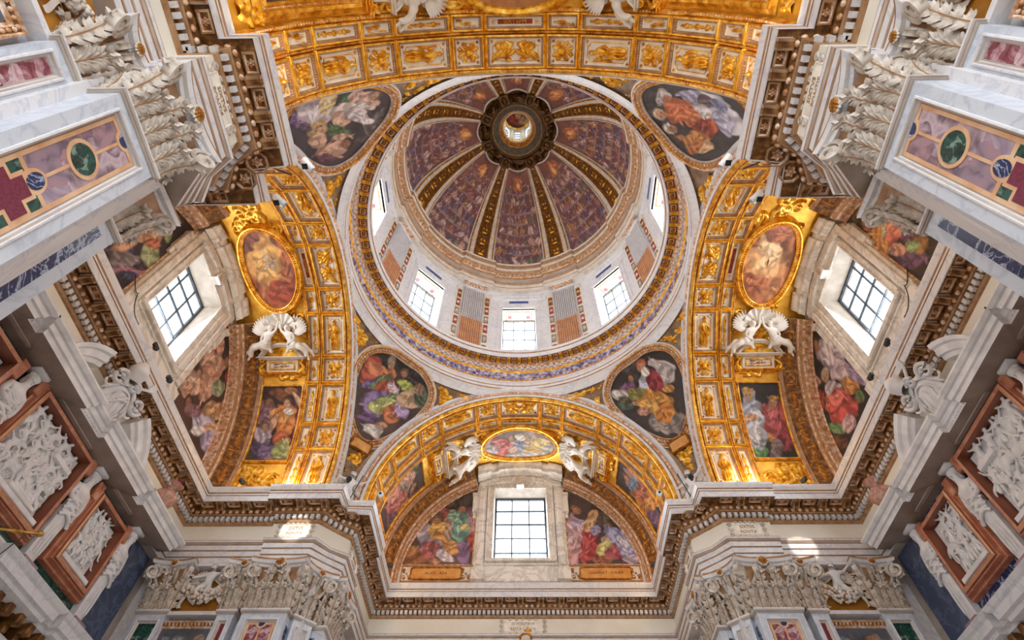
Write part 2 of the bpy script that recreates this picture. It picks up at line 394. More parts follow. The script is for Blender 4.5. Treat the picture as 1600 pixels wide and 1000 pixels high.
def hf_figure(seed):
    r = random.Random(seed); h = HF(46, 54, 1, 1.15, seed); l = r.choice((-1, 1))
    h.e(0, .35, .30, .38, 0, .5, .05, .1, .2, 14)                                  # torso
    h.e(l*.05, -.25, .52, .36, l*.3, .6, .05, .18, .35, 18)                        # lap and drapery
    h.e(-l*.1, -.68, .42, .42, 0, .42, .03, .2, .4, 22)                            # skirt to the feet
    h.e(l*.05, .82, .17, .2, 0, .55, .12, .02); h.e(l*.05, .9, .2, .17, 0, .4, .1, .15)     # head, hair
    h.limb([(-.24*l, .52), (-.5*l, .22), (-.3*l, -.02)], [.12, .1, .08], .42, .08)
    h.limb([(.26*l, .52), (.52*l, .3), (.62*l, .72 if r.random() < .5 else .05)], [.12, .1, .08], .42, .08)
    h.limb([(.2*l, -.25), (.38*l, -.65), (.3*l, -1.02)], [.2, .15, .09], .5, .1)
    h.limb([(-.18*l, -.3), (-.2*l, -.7), (-.24*l, -1.02)], [.18, .14, .09], .46, .1)
    h.e(.62*l, .1, .14, .5, .2*l, .24, 0, .2, .3, 12)
    return h
def hf_pair(seed):
    h = HF(56, 44, 1.2, 1., seed)
    for k in (-1, 1):
        h.e(k*.5, .1, .3, .5, -k*.35, .5, .05, .15, .3, 16); h.e(k*.62, -.4, .42, .38, k*.3, .45, .03, .2, .4, 20)
        h.e(k*.36, .66, .16, .18, 0, .55, .1, .03); h.limb([(k*.5, .35), (k*.2, .2), (k*.06, -.1)], [.12, .1, .08], .4, .1)
        h.e(k*.9, .3, .22, .55, -k*.5, .3, .02, .15, .4, 18); h.limb([(k*.4, -.3), (k*.2, -.6), (k*.5, -.85)], [.18, .14, .09], .42, .08)
    return h
def hf_cherub(seed):
    h = HF(44, 44, 1, 1, seed)
    for k in (-1, 1):
        h.e(k*.5, .32, .42, .24, k*.55, .3, .04, .08, .35, 22); h.e(k*.52, -.22, .42, .2, -k*.5, .26, .04, .08, .35, 22); h.e(k*.3, .62, .2, .34, -k*.5, .24, .02, .08, .3, 16)
        h.e(k*.22, -.62, .18, .32, k*.5, .22, .02, .08, .3, 16)
    h.e(0, .02, .32, .36, 0, .55, .12, .02); h.e(0, .26, .32, .2, 0, .5, .14, .25)
    h.e(-.11, .02, .06, .04, 0, .06, .6, 0); h.e(.11, .02, .06, .04, 0, .06, .6, 0); h.e(0, -.06, .05, .09, 0, .16, .6, 0); h.e(0, -.2, .1, .04, 0, .08, .56, 0)
    return h
def hf_candelabra(seed):
    h = HF(24, 70, .36, 1.5, seed); y = -1.4; r = random.Random(seed)
    for w, l in ((.2, .1), (.08, .12), (.26, .16), (.1, .1), (.16, .22), (.3, .14), (.08, .2), (.2, .16), (.27, .2), (.12, .2)):
        h.e(0, y+l, w, l*1.15, 0, .3, .04, .1); y += 1.75*l
    for k in (-1, 1): h.spiral(k*.17, .1, .13, 1.2, k, PI/2, .04, .18); h.spiral(k*.17, -.8, .12, 1.2, -k, PI/2, .04, .18)
    return h
def hf_scroll(seed, nx=40, ny=40, ax=1., ay=1., k=7, q=1.):
    h = HF(nx, ny, ax, ay, seed); r = random.Random(seed)
    for i in range(k):
        x = r.uniform(-.85, .85)*ax; y = r.uniform(-.85, .85)*ay; h.spiral(x, y, r.uniform(.25, .4)*q, 1.3, r.choice((-1, 1)), r.uniform(0, 6), .07*q, .26)
        h.e(x+r.uniform(-.3, .3)*q, y+r.uniform(-.3, .3)*q, .28*q, .1*q, r.uniform(0, 3), .22, .02, .2, .4, 18)
    h.e(0, 0, .16*ax, .16*ay, 0, .34, .03, .15, .4, 20)
    return h
# ------------------------------------------------------------------ painted pictures (flat paint on the plaster)
class Paint:
    """a painter's canvas over [-1,1]x[-1,1] in surface units x = s, y = t (up)"""
    def __init__(s, x0, x1, y0, y1, bg, res=.03, seed=1, bg2=None):
        s.b = (x0, x1, y0, y1); nx = max(24, int((x1-x0)/res)); ny = max(24, int((y1-y0)/res)); nx = min(nx, 170); ny = min(ny, 170)
        s.x, s.y = np.meshgrid(np.linspace(x0, x1, nx), np.linspace(y0, y1, ny), indexing='ij')
        L = max(x1-x0, y1-y0); g1 = NoiseF(seed, 8, 14/L)(s.x, s.y); g2 = NoiseF(seed+5, 8, 40/L)(s.x, s.y); s.r = random.Random(seed); s.L = L; q = random.Random(seed+3)
        def cached(g):
            return lambda x, y: np.roll(g, (q.randrange(g.shape[0]), q.randrange(g.shape[1])), (0, 1))
        s.n1 = cached(g1); s.n2 = cached(g2)
        s.wf = [NoiseF(seed+20+i, 6, (12 if i < 2 else 34)/min(L, 3.2)) for i in range(4)]
        A = np.array(rgb(bg)); B = np.array(rgb(bg2 or bg)); t = ((s.y-y0)/(y1-y0))[..., None]
        s.c = A*(1-t)+B*t; s.c = s.c*(1+.22*s.n1(s.x, s.y)+.1*s.n2(s.x, s.y))[..., None]
    def b_(s, x, y, rx, ry, ang=0, col='ffffff', fold=.35, soft=.10, warp=.34, hi=.35, sub=True):
        c, d = math.cos(ang), math.sin(ang); X = (s.x-x)*c+(s.y-y)*d; Y = -(s.x-x)*d+(s.y-y)*c
        r = np.sqrt((X/rx)**2+(Y/ry)**2)+warp*s.n1(s.x+x, s.y-y)+.16*s.n2(s.x-y, s.y+x)
        if sub:
            dk = np.clip((1.22-np.sqrt(((X-.06*rx)/rx)**2+((Y+.10*ry)/ry)**2))/.5, 0, 1)[..., None]*.5; s.c = s.c*(1-dk)+s.c*.35*dk
        a = np.clip((1-r)/soft, 0, 1)[..., None]; base = np.array(rgb(col)); base = base*.84+.16*np.array((.19, .13, .10))*(base.mean()/.16+.3)
        ph = s.r.uniform(0, 6); dr = s.r.uniform(-.7, .7); k = s.r.uniform(5, 9)
        g = np.tanh(1.8*np.sin((X*math.cos(dr)/rx+Y*math.sin(dr)/ry)*k+3.5*s.n1(s.x, s.y)+1.2*s.n2(s.x, s.y)+ph))
        lum = (1+fold*g+hi*np.clip((-X/rx*.5+Y/ry*.6), -1, 1)*.6-.28*np.clip(r-.55, 0, .5))[..., None]
        w = np.clip(fold*g-.1, 0, 1)[..., None]
        cc = np.clip(base*np.clip(lum, .3, 1.7)+w*.4*(1-base)*base, 0, 1)
        s.c = s.c*(1-a)+cc*a
        if sub and max(rx, ry) > .11*s.L*.5:
            for _ in range(7):
                t = s.r.uniform(0, 6.3); q = s.r.uniform(.1, .7); m = s.r.choice((.55, .7, 1.3, 1.55)); cl = tuple(min(1, v*m+(.03 if m > 1 else 0)) for v in rgb(col))
                s.b_(x+q*rx*math.cos(t)*c-q*ry*math.sin(t)*d, y+q*rx*math.cos(t)*d+q*ry*math.sin(t)*c, rx*s.r.uniform(.25, .7), ry*s.r.uniform(.06, .2), ang+s.r.uniform(-.9, .9), cl, fold, .5, .3, hi, False)
        return s
    def head(s, x, y, r, skin='c99572', hair='3a2418', up=(0, 1)):
        u = np.array(up, float); u /= np.hypot(*u); a = math.atan2(u[1], u[0])-PI/2
        s.b_(x+u[0]*r*.3, y+u[1]*r*.3, r*1.02, r*1.0, a, hair, .15, .2, .06)
        s.b_(x-u[0]*r*.12, y-u[1]*r*.12, r*.72, r*.9, a, skin, .05, .25, .04, .5)
        px, py = u[1], -u[0]
        for k in (-1, 1): s.b_(x+px*k*r*.3, y+py*k*r*.3, r*.16, r*.1, a, '4a2c22', 0, .5, 0, 0)
        s.b_(x-u[0]*r*.5, y-u[1]*r*.5, r*.2, r*.08, a, '8a4a40', 0, .5, 0, 0)
        return s
    def at(s, x, y):
        x0, x1, y0, y1 = s.b; nx, ny = s.x.shape; w = s.wf; k = .022*min(s.L, 3.2)
        x, y = x+k*w[0](x, y)+.2*k*w[2](x, y), y+k*w[1](x, y)+.2*k*w[3](x, y)
        u = np.clip((x-x0)/(x1-x0)*(nx-1), 0, nx-1.001); v = np.clip((y-y0)/(y1-y0)*(ny-1), 0, ny-1.001)
        i = u.astype(int); j = v.astype(int); fu = (u-i)[..., None]; fv = (v-j)[..., None]; c = s.c
        return c[i, j]*(1-fu)*(1-fv)+c[i+1, j]*fu*(1-fv)+c[i, j+1]*(1-fu)*fv+c[i+1, j+1]*fu*fv
def star_boundary(P, n=160):
    P = np.asarray(P, float); c = (P.max(0)+P.min(0))/2
    Q = np.vstack([P, P[:1]]); d = np.concatenate([[0], np.cumsum(np.linalg.norm(np.diff(Q, axis=0), axis=1))])
    x = np.linspace(0, d[-1], n, endpoint=False); return np.stack([np.interp(x, d, Q[:, 0]), np.interp(x, d, Q[:, 1])], 1), c
def painted(name, Mp, P, pt, h=.01, parent=None, nr=44, n=170, **k):
    B, c = star_boundary(P, n); r = np.linspace(0, 1, nr)**.8
    S = c[0]+(B[:, 0]-c[0])[None]*r[:, None]; T = c[1]+(B[:, 1]-c[1])[None]*r[:, None]
    V = Mp(S, T, np.full(S.shape, h)); mb = MB(); mb.add(V, gridf(nr, n, False, True))
    me = meshdata(name, mb, 'paint', 180, False)
    col = np.ones((nr*n, 4)); col[:, :3] = np.clip(pt.at(S, T).reshape(-1, 3), 0, 1)
    at = me.color_attributes.new('paint', 'FLOAT_COLOR', 'POINT'); at.data.foreach_set('color', col.ravel())
    o = link(name, me, parent); return tag(o, **k)
# ------------------------------------------------------------------ the setting: floor, entablature, walls, vaults
ES, EB = 10.70, 11.05          # frieze planes of the side arms and of the back arm
WS, WB = 10.86, 11.12          # lunette walls above the cornice
mb = MB(); box(mb, -16, 16, -22, 16, -1.75, -1.6); root('floor', mb, 'floor', kind='structure')
def quarter(d, e1, e2):
    e = 6.37-1.07*d; m = 5.935-.465*d; k = 7.78+.35*d
    return [(e1-d, 5.62-d), (k, 5.62-d), (k, 5.5-d), (e, 5.5-d), (m, m), (5.5-d, e), (5.5-d, k), (5.62-d, k), (5.62-d, e2-d)]
def front_quarter(d):
    e = 6.37-1.07*d; m = 5.935-.465*d; k = 7.93+.35*d
    return [(ES-d, 5.62-d), (7.78+.35*d, 5.62-d), (7.78+.35*d, 5.5-d), (e, 5.5-d), (m, m), (5.5-d, e), (5.5-d, k), (6.15-d, k), (6.15-d, 15.)]
def plan(d):
    """the whole inner outline at offset d from the frieze face: front-right round to front-left"""
    q = front_quarter(d)
    Rf = [(x, -y) for x, y in q]                                            # right arm end .. front arm
    P = list(reversed(Rf))
    Q = quarter(d, ES, EB); P += [(x, y) for x, y in Q]
    P += [(-x, y) for x, y in reversed(Q)]
    P += [(-x, -y) for x, y in q]
    return np.array(P)
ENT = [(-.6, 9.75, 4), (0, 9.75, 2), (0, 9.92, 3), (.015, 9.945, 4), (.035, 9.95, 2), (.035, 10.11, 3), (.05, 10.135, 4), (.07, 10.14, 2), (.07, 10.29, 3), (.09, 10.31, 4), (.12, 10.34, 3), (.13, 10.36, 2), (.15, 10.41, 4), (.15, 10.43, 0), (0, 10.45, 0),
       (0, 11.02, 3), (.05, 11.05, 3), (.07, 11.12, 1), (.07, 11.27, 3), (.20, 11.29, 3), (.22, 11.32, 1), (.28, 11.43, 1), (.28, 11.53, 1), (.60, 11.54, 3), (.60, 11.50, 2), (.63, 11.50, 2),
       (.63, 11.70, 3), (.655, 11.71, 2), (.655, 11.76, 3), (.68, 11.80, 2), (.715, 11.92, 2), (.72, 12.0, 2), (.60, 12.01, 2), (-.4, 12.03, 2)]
def sweep_plan(mb, prof):
    rings = [np.column_stack([plan(d), np.full(len(plan(d)), z)]) for d, z, _ in prof]
    n = len(rings[0])
    for i in range(len(prof)-1): mb.add(np.concatenate([rings[i], rings[i+1]]), gridf(2, n), prof[i][2])
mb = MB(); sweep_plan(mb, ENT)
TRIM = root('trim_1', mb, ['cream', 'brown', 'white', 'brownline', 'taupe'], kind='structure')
# running ornaments of the cornice
def run_segments(d, skip=.0):
    P = plan(d); out = []
    for i in range(len(P)-1):
        a, b = P[i], P[i+1]; L = np.linalg.norm(b-a)
        if L < .35: continue
        t = (b-a)/L; n = np.array([-t[1], t[0]])            # plan runs so that inward is on the left
        out.append((a, t, n, L))
    return out
mb = MB()
for a, t, n, L in run_segments(.07):
    k = max(1, int(L/.17))
    for i in range(k):
        c = a+t*(i+.5)*L/k; F = frame((c[0], c[1], 0), (t[0], t[1], 0), (n[0], n[1], 0), (0, 0, 1))
        box(mb, -.052, .052, -.02, .10, 11.13, 11.265, 0, F)
tag(mk('dentil_course', mb, ['white'], TRIM), kind='stuff')
mb = MB()
for a, t, n, L in run_segments(.25):
    k = max(1, int(L/.21))
    for i in range(k):
        c = a+t*(i+.5)*L/k; F = frame((c[0], c[1], 0), (t[0], t[1], 0), (n[0], n[1], 0), (0, 0, 1))
        ellipsoid(mb, (0, 0, 11.375), (.07, .05, .065), 0, 8, 5, F)
tag(mk('egg_course', mb, ['pinkstone'], TRIM, 180), kind='stuff')
# modillions and soffit coffers
def modillion_mesh():
    mb = MB(); P = []
    for k in range(9):
        t = k/8; P.append((.02+.30*t, -.085-.035*math.sin(t*PI*1.0)+.03*t))
    prof = [(0, -.14), (.05, -.15), (.13, -.125), (.2, -.08), (.25, -.07), (.3, -.09), (.325, -.05), (.31, 0), (0, 0)]
    for x0, x1, m, g in ((-.10, -.05, 1, 0), (-.05, .05, 0, .012), (.05, .10, 1, 0)):
        V = np.array([(x, y, z-g) for x in (x0, x1) for y, z in prof]); n = len(prof)
        mb.add(V, [[i, (i+1) % n, n+(i+1) % n, n+i] for i in range(n)], m); mb.add(V, [list(range(n)), list(range(2*n-1, n-1, -1))], m)
    box(mb, -.115, .115, 0, .34, -.012, .008, 2)
    return meshdata('modillion', mb, ['brown', 'brownline', 'white'])
def rosette_verts(mb, r=.1, h=.05, F=None, mat=0, petals=6):
    a = np.linspace(0, 2*PI, petals*4, endpoint=False); R = r*(.78+.22*np.cos(petals*a))
    ring = lambda k, z: np.stack([k*R*np.cos(a), k*R*np.sin(a), np.full(len(a), z)], 1)
    V = np.concatenate([ring(1, 0), ring(.8, h*.8), ring(.45, h*.45)]); V = tf(F, V) if F is not None else V
    mb.add(V, gridf(3, len(a), False, True), mat)
    ellipsoid(mb, (0, 0, h*.4), (r*.36, r*.36, h*.6), mat, 8, 5, F)
def soffit_coffer_mesh(w=.2, octo=False):
    mb = MB(); P = rect(-w, w, -.125, .125) if not octo else ellipse(0, 0, w, w, 8)
    loop_sweep(mb, LOC, P, [(0, 0), (0, .05), (.03, .055), (.05, .02), (.055, 0)], [1, 1, 2, 2])
    fill(mb, LOC, inset(P, .05), .004, 0)
    rosette_verts(mb, .085 if not octo else .14, .06, None, 3)
    return meshdata('soffit_coffer', mb, ['brown', 'brownline', 'pinkstone', 'pinkstone'])
MOD, COF, OCT = modillion_mesh(), soffit_coffer_mesh(), soffit_coffer_mesh(.26, True)
for a, t, n, L in run_segments(.28):
    if abs(t[0]*t[1]) > .1:                                 # the little diagonals: one octagonal coffer
        c = a+t*L/2+n*.14; link('soffit_coffer', OCT, TRIM, frame((c[0], c[1], 11.53), (t[0], t[1], 0), (-n[0], -n[1], 0), (0, 0, -1))); continue
    k = max(1, round(L/.74))
    if L < .7: continue
    for i in range(k):
        c = a+t*(i+.02+.0)*L/k
        if i > 0 or L < 3: link('modillion', MOD, TRIM, frame((c[0]+t[0]*.12*(i == 0), c[1]+t[1]*.12*(i == 0), 11.53), (-t[0], -t[1], 0), (n[0], n[1], 0), (0, 0, 1)))
        c = a+t*(i+.52)*L/k+n*.165
        link('soffit_coffer', COF, TRIM, frame((c[0], c[1], 11.535), (t[0], t[1], 0), (-n[0], -n[1], 0), (0, 0, -1)))
# walls under the entablature: plain planes at d = -.6, from just below the frame up to the architrave
def wall_prism(name, pts, z0, z1, mat, close=False, **k):
    mb = MB(); P = np.array(pts, float); n = len(P)
    V = np.concatenate([np.column_stack([P, np.full(n, z)]) for z in (z0, z1)]); mb.add(V, gridf(2, n, False, close), 0)
    return root(name, mb, mat, kind='structure', **k)
for s, nm in ((-1, 'left'), (1, 'right')):
    wall_prism('wall_'+nm, [(s*11.15, -6.2), (s*11.15, 6.2)], 1.0, 11.0, 'taupe')
    wall_prism('wall_back_'+nm, [(s*11.3, 5.95), (s*6.0, 5.95)], 1.0, 10.4, 'white')
    wall_prism('wall_pier_back_'+nm, [(s*6.7, 5.98), (s*6.12, 5.98), (s*6.0, 6.0), (s*5.98, 6.12), (s*5.98, 11.4)], 1.0, 10.4, 'white')
    wall_prism('wall_pier_front_'+nm, [(s*11.3, -5.95), (s*6.5, -5.95), (s*6.32, -6.0), (s*6.0, -6.32), (s*6.0, -6.6), (s*6.0, -7.95), (s*6.5, -8.0), (s*6.55, -16)], 1.0, 10.4, 'white')
wall_prism('wall_back', [(-6.0, 11.3), (6.0, 11.3)], 1.0, 11.0, 'white')
# attic strip between cornice top and the springing, behind the lip
def attic(arm, d0, d1):
    mb = MB()
    for sg in (-1, 1):
        V = np.concatenate([arm_pt(arm, [d0, d1], sg*RV, 11.9), arm_pt(arm, [d0, d1], sg*RV, ZC)]); mb.add(V, [[0, 1, 3, 2]], 0)
    return mb
END = {'left': WS, 'right': WS, 'back': WB, 'front': 13.5}
VAULT = {}
for arm in ('left', 'right', 'back', 'front'):
    mb = attic(arm, 6.45, END[arm]); th = np.linspace(-PI/2, PI/2, 65); s = np.array([6.45, 8.0, END[arm]])
    S, T = np.meshgrid(s, th*RV, indexing='ij'); mb.add(barrel(arm)(S, T, 0*S), gridf(3, 65), 0)
    VAULT[arm] = root('ceiling_'+arm+'_vault', mb, ['gold_flat'], 60, kind='structure')
# arch faces towards the crossing with white mouldings
for arm in ('left', 'right', 'back', 'front'):
    mb = MB(); th = np.linspace(-PI/2, PI/2, 65)
    prof = [(0, .0, 0), (-.02, .06, 0), (.06, .09, 0), (.10, .04, 1), (.16, .04, 2), (.24, .10, 1), (.30, .04, 0), (.34, .12, 0), (.46, .14, 0), (.52, .06, 1), (.56, .0, 1), (.62, -.1, 1), (1.2, -.12, 1)]
    rings = []
    for r, o, m in prof:
        a = np.concatenate([[-(RV+r)], (RV+r)*np.sin(th), [RV+r]]); z = np.concatenate([[11.9], ZC+(RV+r)*np.cos(th), [11.9]])
        rings.append(arm_pt(arm, 6.47-o, a, z))
    for i in range(len(prof)-1): mb.add(np.concatenate(rings[i:i+2]), gridf(2, len(rings[0])), prof[i][2])
    o = mk('arch_moulding', mb, ['white', 'brownline', 'pinkstone'], VAULT[arm], 40)
# pendentives
PEND = []
for k in range(4):
    mb = MB(); ph = np.radians(np.linspace(-45, 45, 61)); t = np.linspace(0, 1, 30)
    rho_max = 6.5/np.cos(PI/4-np.abs(ph)); rho = 6.42+(np.maximum(rho_max, 6.43)-6.42)[:, None]*t[None]
    z = ZS+np.sqrt(np.maximum(RS**2-rho**2, 0)); A = ph[:, None]+PI/4+k*PI/2
    V = np.stack([rho*np.cos(A), rho*np.sin(A), np.maximum(z, 11.9)], 2).reshape(-1, 3); mb.add(V, gridf(61, 30), 0)
    o = root('ceiling_pendentive', mb, ['pend_ground'], 180, kind='structure'); PEND.append(o)
    # small block of wall under its foot
# raised scroll work on the pendentives, outside the picture frames
for k in range(4):
    mb = MB()
    for sx, ang in ((-1, 0), (1, 0)):
        h = hf_scroll(31+k*2+(sx > 0), 120, 80, 1.5, 1., 70, .36)
        h.mesh(mb, pend(k), 15., 6.4, .30, 0, sx*27, 41.5)
    h = hf_scroll(77+k, 80, 60, 1., .7, 34, .38); h.mesh(mb, pend(k), 12., 7., .3, 0, 0, 17.)
    # keep only what lies inside the pendentive
    v = mb.arr(); ph = np.arctan2(v[:, 1], v[:, 0])-(PI/4+k*PI/2); ph = (ph+PI) % (2*PI)-PI
    rr = np.hypot(v[:, 0], v[:, 1]); ps = np.degrees(np.arcsin(np.clip((v[:, 2]-ZS)/RS, -1, 1))); pic = np.interp(ps, [18, 20, 23, 27, 33, 38, 41.3, 44, 46.2], [0, 2.5, 6.5, 10.5, 14.6, 16.6, 15.2, 11, 0])
    good = (np.maximum(abs(v[:, 0]), abs(v[:, 1])) < 6.42) & (rr > 6.66) & (np.abs(np.degrees(ph)) > pic)
    fs = [f for f in mb.f if all(good[i] for i in f)]; m2 = MB(); u = sorted({i for f in fs for i in f}); mp = {a: b for b, a in enumerate(u)}
    m2.add(v[u], [[mp[i] for i in f] for f in fs]); mk('scroll_relief', m2, ['gold'], PEND[k], 180)
# end walls with the window openings (lunettes)
WIN = {'left': (-1.08, 1.08, 13.55, 17.0), 'right': (-1.08, 1.08, 13.55, 17.0), 'back': (-1.17, 1.17, 13.45, 17.05), 'front': (-1.17, 1.17, 13.45, 17.05)}
for arm in ('left', 'right', 'back', 'front'):
    mb = MB(); d = END[arm]; a0, a1, z0, z1 = WIN[arm]
    xs = np.concatenate([np.linspace(-RV-.1, a0, 24), np.linspace(a1, RV+.1, 24)])
    top = ZC+np.sqrt(np.maximum((RV+.1)**2-xs**2, 0)); f = endwall(arm, d)
    for i in range(len(xs)-1):
        if i == 23: continue
        mb.add(f(np.array([xs[i], xs[i+1], xs[i+1], xs[i]]), np.array([11.9, 11.9, top[i+1], top[i]]), 0), [[0, 1, 2, 3]], 0)
    mb.add(f(np.array([a0, a1, a1, a0]), np.array([11.9, 11.9, z0, z0]), 0), [[0, 1, 2, 3]], 0)
    zt = ZC+math.sqrt((RV+.1)**2-a1**2)
    mb.add(f(np.array([a0, a1, a1, 0, a0]), np.array([z1, z1, zt, ZC+RV+.1, zt]), 0), [[0, 1, 2, 3, 4]], 0)
    b = f(np.array([a0, a1, a1, a0]), np.array([z0, z0, z1, z1]), 0); o = f(np.array([a0, a1, a1, a0])*.98, np.array([z0, z0, z1-.1, z1-.1]), -.75)
    mb.add(np.concatenate([b, o]), [[i, (i+1) % 4, 4+(i+1) % 4, 4+i] for i in range(4)], 0)
    root('wall_'+arm+'_lunette', mb, 'stucco', kind='structure')
# ------------------------------------------------------------------ the ring cornice, drum and dome
def lathe_mats(prof, n, name, mats, smooth=40, fr=None, **k):
    mb = MB(); a = np.linspace(0, 2*PI, n, endpoint=False)
    rings = []
    for r, z, m in prof:
        R = r+(fr(a, r, z) if fr else 0*a); rings.append(np.stack([R*np.cos(a), R*np.sin(a), np.full(n, z)], 1))
    for i in range(len(prof)-1): mb.add(np.concatenate(rings[i:i+2]), gridf(2, n, False, True), prof[i][2])
    return root(name, mb, mats, smooth, kind='structure', **k)
RING = lathe_mats([(6.60, 18.1, 0), (6.44, 18.32, 0), (6.36, 18.40, 0), (6.40, 18.50, 1), (6.37, 18.55, 0), (6.35, 18.66, 2), (6.38, 18.70, 1), (6.36, 18.74, 0), (6.36, 18.92, 1), (6.38, 18.96, 0), (6.42, 19.12, 2), (6.50, 19.2, 2), (6.56, 19.36, 3), (6.60, 19.42, 4), (6.60, 19.92, 3),
    (6.54, 19.98, 2), (6.50, 20.04, 0), (6.50, 20.14, 2), (6.42, 20.17, 2), (6.36, 20.26, 2), (6.34, 20.33, 5), (6.00, 20.35, 1), (6.00, 20.31, 0), (5.96, 20.31, 0), (5.94, 20.54, 1), (5.90, 20.58, 0), (5.875, 20.72, 0), (5.9, 20.76, 0), (6.6, 20.80, 0)],
    192, 'trim_2', ['white', 'brownline', 'pinkstone', 'gold', 'bluefrieze', 'brown'])
mb = MB()
for i in range(150):
    a = 2*PI*i/150; F = frame((6.49*math.cos(a), 6.49*math.sin(a), 20.09), (-math.sin(a), math.cos(a), 0), (-math.cos(a), -math.sin(a), 0), (0, 0, 1)); box(mb, -.075, .075, -.02, .07, -.05, .05, 0, F)
tag(mk('dentil_course', mb, ['white'], RING), kind='stuff')
mb = MB()
for i in range(170):
    a = 2*PI*i/170; F = frame((6.50*math.cos(a), 6.50*math.sin(a), 19.27), (-math.sin(a), math.cos(a), 0), (0, 0, 1), (-math.cos(a), -math.sin(a), 0)); ellipsoid(mb, (0, 0, 0), (.075, .09, .07), 0, 8, 5, F)
tag(mk('egg_course', mb, ['gold'], RING, 180), kind='stuff')
mb = MB(); rr = random.Random(4)
for i in range(230):
    a = 2*PI*i/230; z = 19.67+.12*math.sin(i*1.7); F = frame((6.59*math.cos(a), 6.59*math.sin(a), z), (-math.sin(a), math.cos(a), 0), (0, 0, 1), (-math.cos(a), -math.sin(a), 0))
    rosette_verts(mb, rr.uniform(.07, .12), .06, F, i % 3, 5)
tag(mk('flower_frieze', mb, ['bluefrieze', 'stucco', 'purple'], RING), kind='stuff')
mm = MB(); V = [(0, -.1), (.1, -.11), (.2, -.07), (.29, -.06), (.31, -.03), (.31, 0), (0, 0)]; n = len(V)
W_ = np.array([(x, y, z) for x in (-.07, .07) for y, z in V]); mm.add(W_, [[i, (i+1) % n, n+(i+1) % n, n+i] for i in range(n)]); mm.add(W_, [list(range(n)), list(range(2*n-1, n-1, -1))]); box(mm, -.09, .09, 0, .33, -.012, .004, 1)
RMOD = meshdata('modillion', mm, ['gold', 'pinkstone'])
mm = MB(); P = rect(-.11, .11, -.11, .11); loop_sweep(mm, LOC, P, [(0, 0), (0, .04), (.025, .045), (.045, .0)], [1, 1, 2]); fill(mm, LOC, inset(P, .04), .004, 0); rosette_verts(mm, .055, .04, None, 2)
RCOF = meshdata('soffit_coffer', mm, ['brown', 'pinkstone', 'gold'])
for i in range(80):
    a = 2*PI*i/80; c, s = math.cos(a), math.sin(a)
    link('modillion', RMOD, RING, frame((6.34*c, 6.34*s, 20.345), (s, -c, 0), (-c, -s, 0), (0, 0, 1)))
    a += PI/80; c, s = math.cos(a), math.sin(a)
    link('soffit_coffer', RCOF, RING, frame((6.17*c, 6.17*s, 20.34), (s, -c, 0), (c, s, 0), (0, 0, -1)))
# drum wall: eight windows at 45-degree steps
RD = 6.5; AW = math.radians(7.6); ZW0, ZW1 = 20.9, 25.3
def drum(s, t, h):
    """s = azimuth in degrees, t = height"""
    a = np.radians(np.asarray(s, float)); r = RD-np.asarray(h, float); a, r, t = np.broadcast_arrays(a, r, np.asarray(t, float))
    return np.stack([r*np.cos(a), r*np.sin(a), t], -1).reshape(-1, 3)
mb = MB(); w = math.degrees(AW)
for k in range(8):
    c = 45*k
    for a0, a1, z0, z1 in ((c-22.5, c-w, 20.7, 27.2), (c+w, c+22.5, 20.7, 27.2), (c-w, c+w, 20.7, ZW0), (c-w, c+w, ZW1, 27.2)):
        S, T = np.meshgrid(np.linspace(a0, a1, 6), [z0, z1], indexing='ij'); mb.add(drum(S, T, 0), gridf(6, 2), 0)
    b = drum(np.array([c-w, c+w, c+w, c-w]), np.array([ZW0, ZW0, ZW1, ZW1]), 0); o = drum(np.array([c-w, c+w, c+w, c-w])*1., np.array([ZW0, ZW0, ZW1, ZW1]), -1.0)
    o = np.concatenate([b, o]); cc = np.array([math.cos(math.radians(c)), math.sin(math.radians(c)), 0])
    mb.add(o, [[0, 1, 5, 4], [1, 2, 6, 5], [3, 0, 4, 7]], 0); mb.add(o, [[2, 3, 7, 6]], 1)
DRUM = root('wall_drum', mb, ['white', 'cream'], kind='structure')
# painted scroll band on each window soffit
mb = MB()
for k in range(8):
    F = frame(drum(45*k, ZW1, -.5)[0], drum(45*k+90, 0, 6.5-1)[0]*[1, 1, 0], [math.cos(k*PI/4), math.sin(k*PI/4), 0], (0, 0, -1))
    P = rect(-.72, .72, -.38, .38); loop_sweep(mb, lambda s, t, h: tf(F, LOC(s, t, h)), P, [(0, 0), (.02, .02), (.06, .02), (.07, .004)], 0)
    for sx in (-.5, .5): box(mb, sx-.1, sx+.1, -.1, .1, 0, .015, 1, F)
    ellipsoid(mb, (0, 0, 0), (.2, .13, .02), 2, 12, 5, F)
mk('soffit_panel', mb, ['brownline', 'redplaque', 'greyplaque'], DRUM)
def drum_break(a, r, z):
    k = np.mod(a-PI/8, PI/4); k = np.minimum(k, PI/4-k); return np.where(k < math.radians(9.2), -.13, 0.)
DENT = lathe_mats([(6.8, 26.95, 0), (6.34, 27.0, 0), (6.34, 27.3, 1), (6.31, 27.32, 0), (6.30, 27.6, 1), (6.24, 27.7, 1), (6.24, 27.75, 2), (6.32, 27.78, 2), (6.32, 28.3, 1), (6.28, 28.33, 1), (6.26, 28.42, 3), (6.2, 28.48, 1), (6.0, 28.75, 0), (5.98, 28.77, 0), (5.97, 28.95, 1), (5.93, 29.05, 0),
    (6.0, 29.1, 0), (6.12, 29.12, 1), (6.14, 29.5, 1), (6.08, 29.6, 0), (6.04, 29.72, 0), (6.2, 29.78, 0)], 320, 'trim_3', ['stucco', 'brownline', 'taupe', 'pinkstone'], 30, drum_break)
mb = MB()
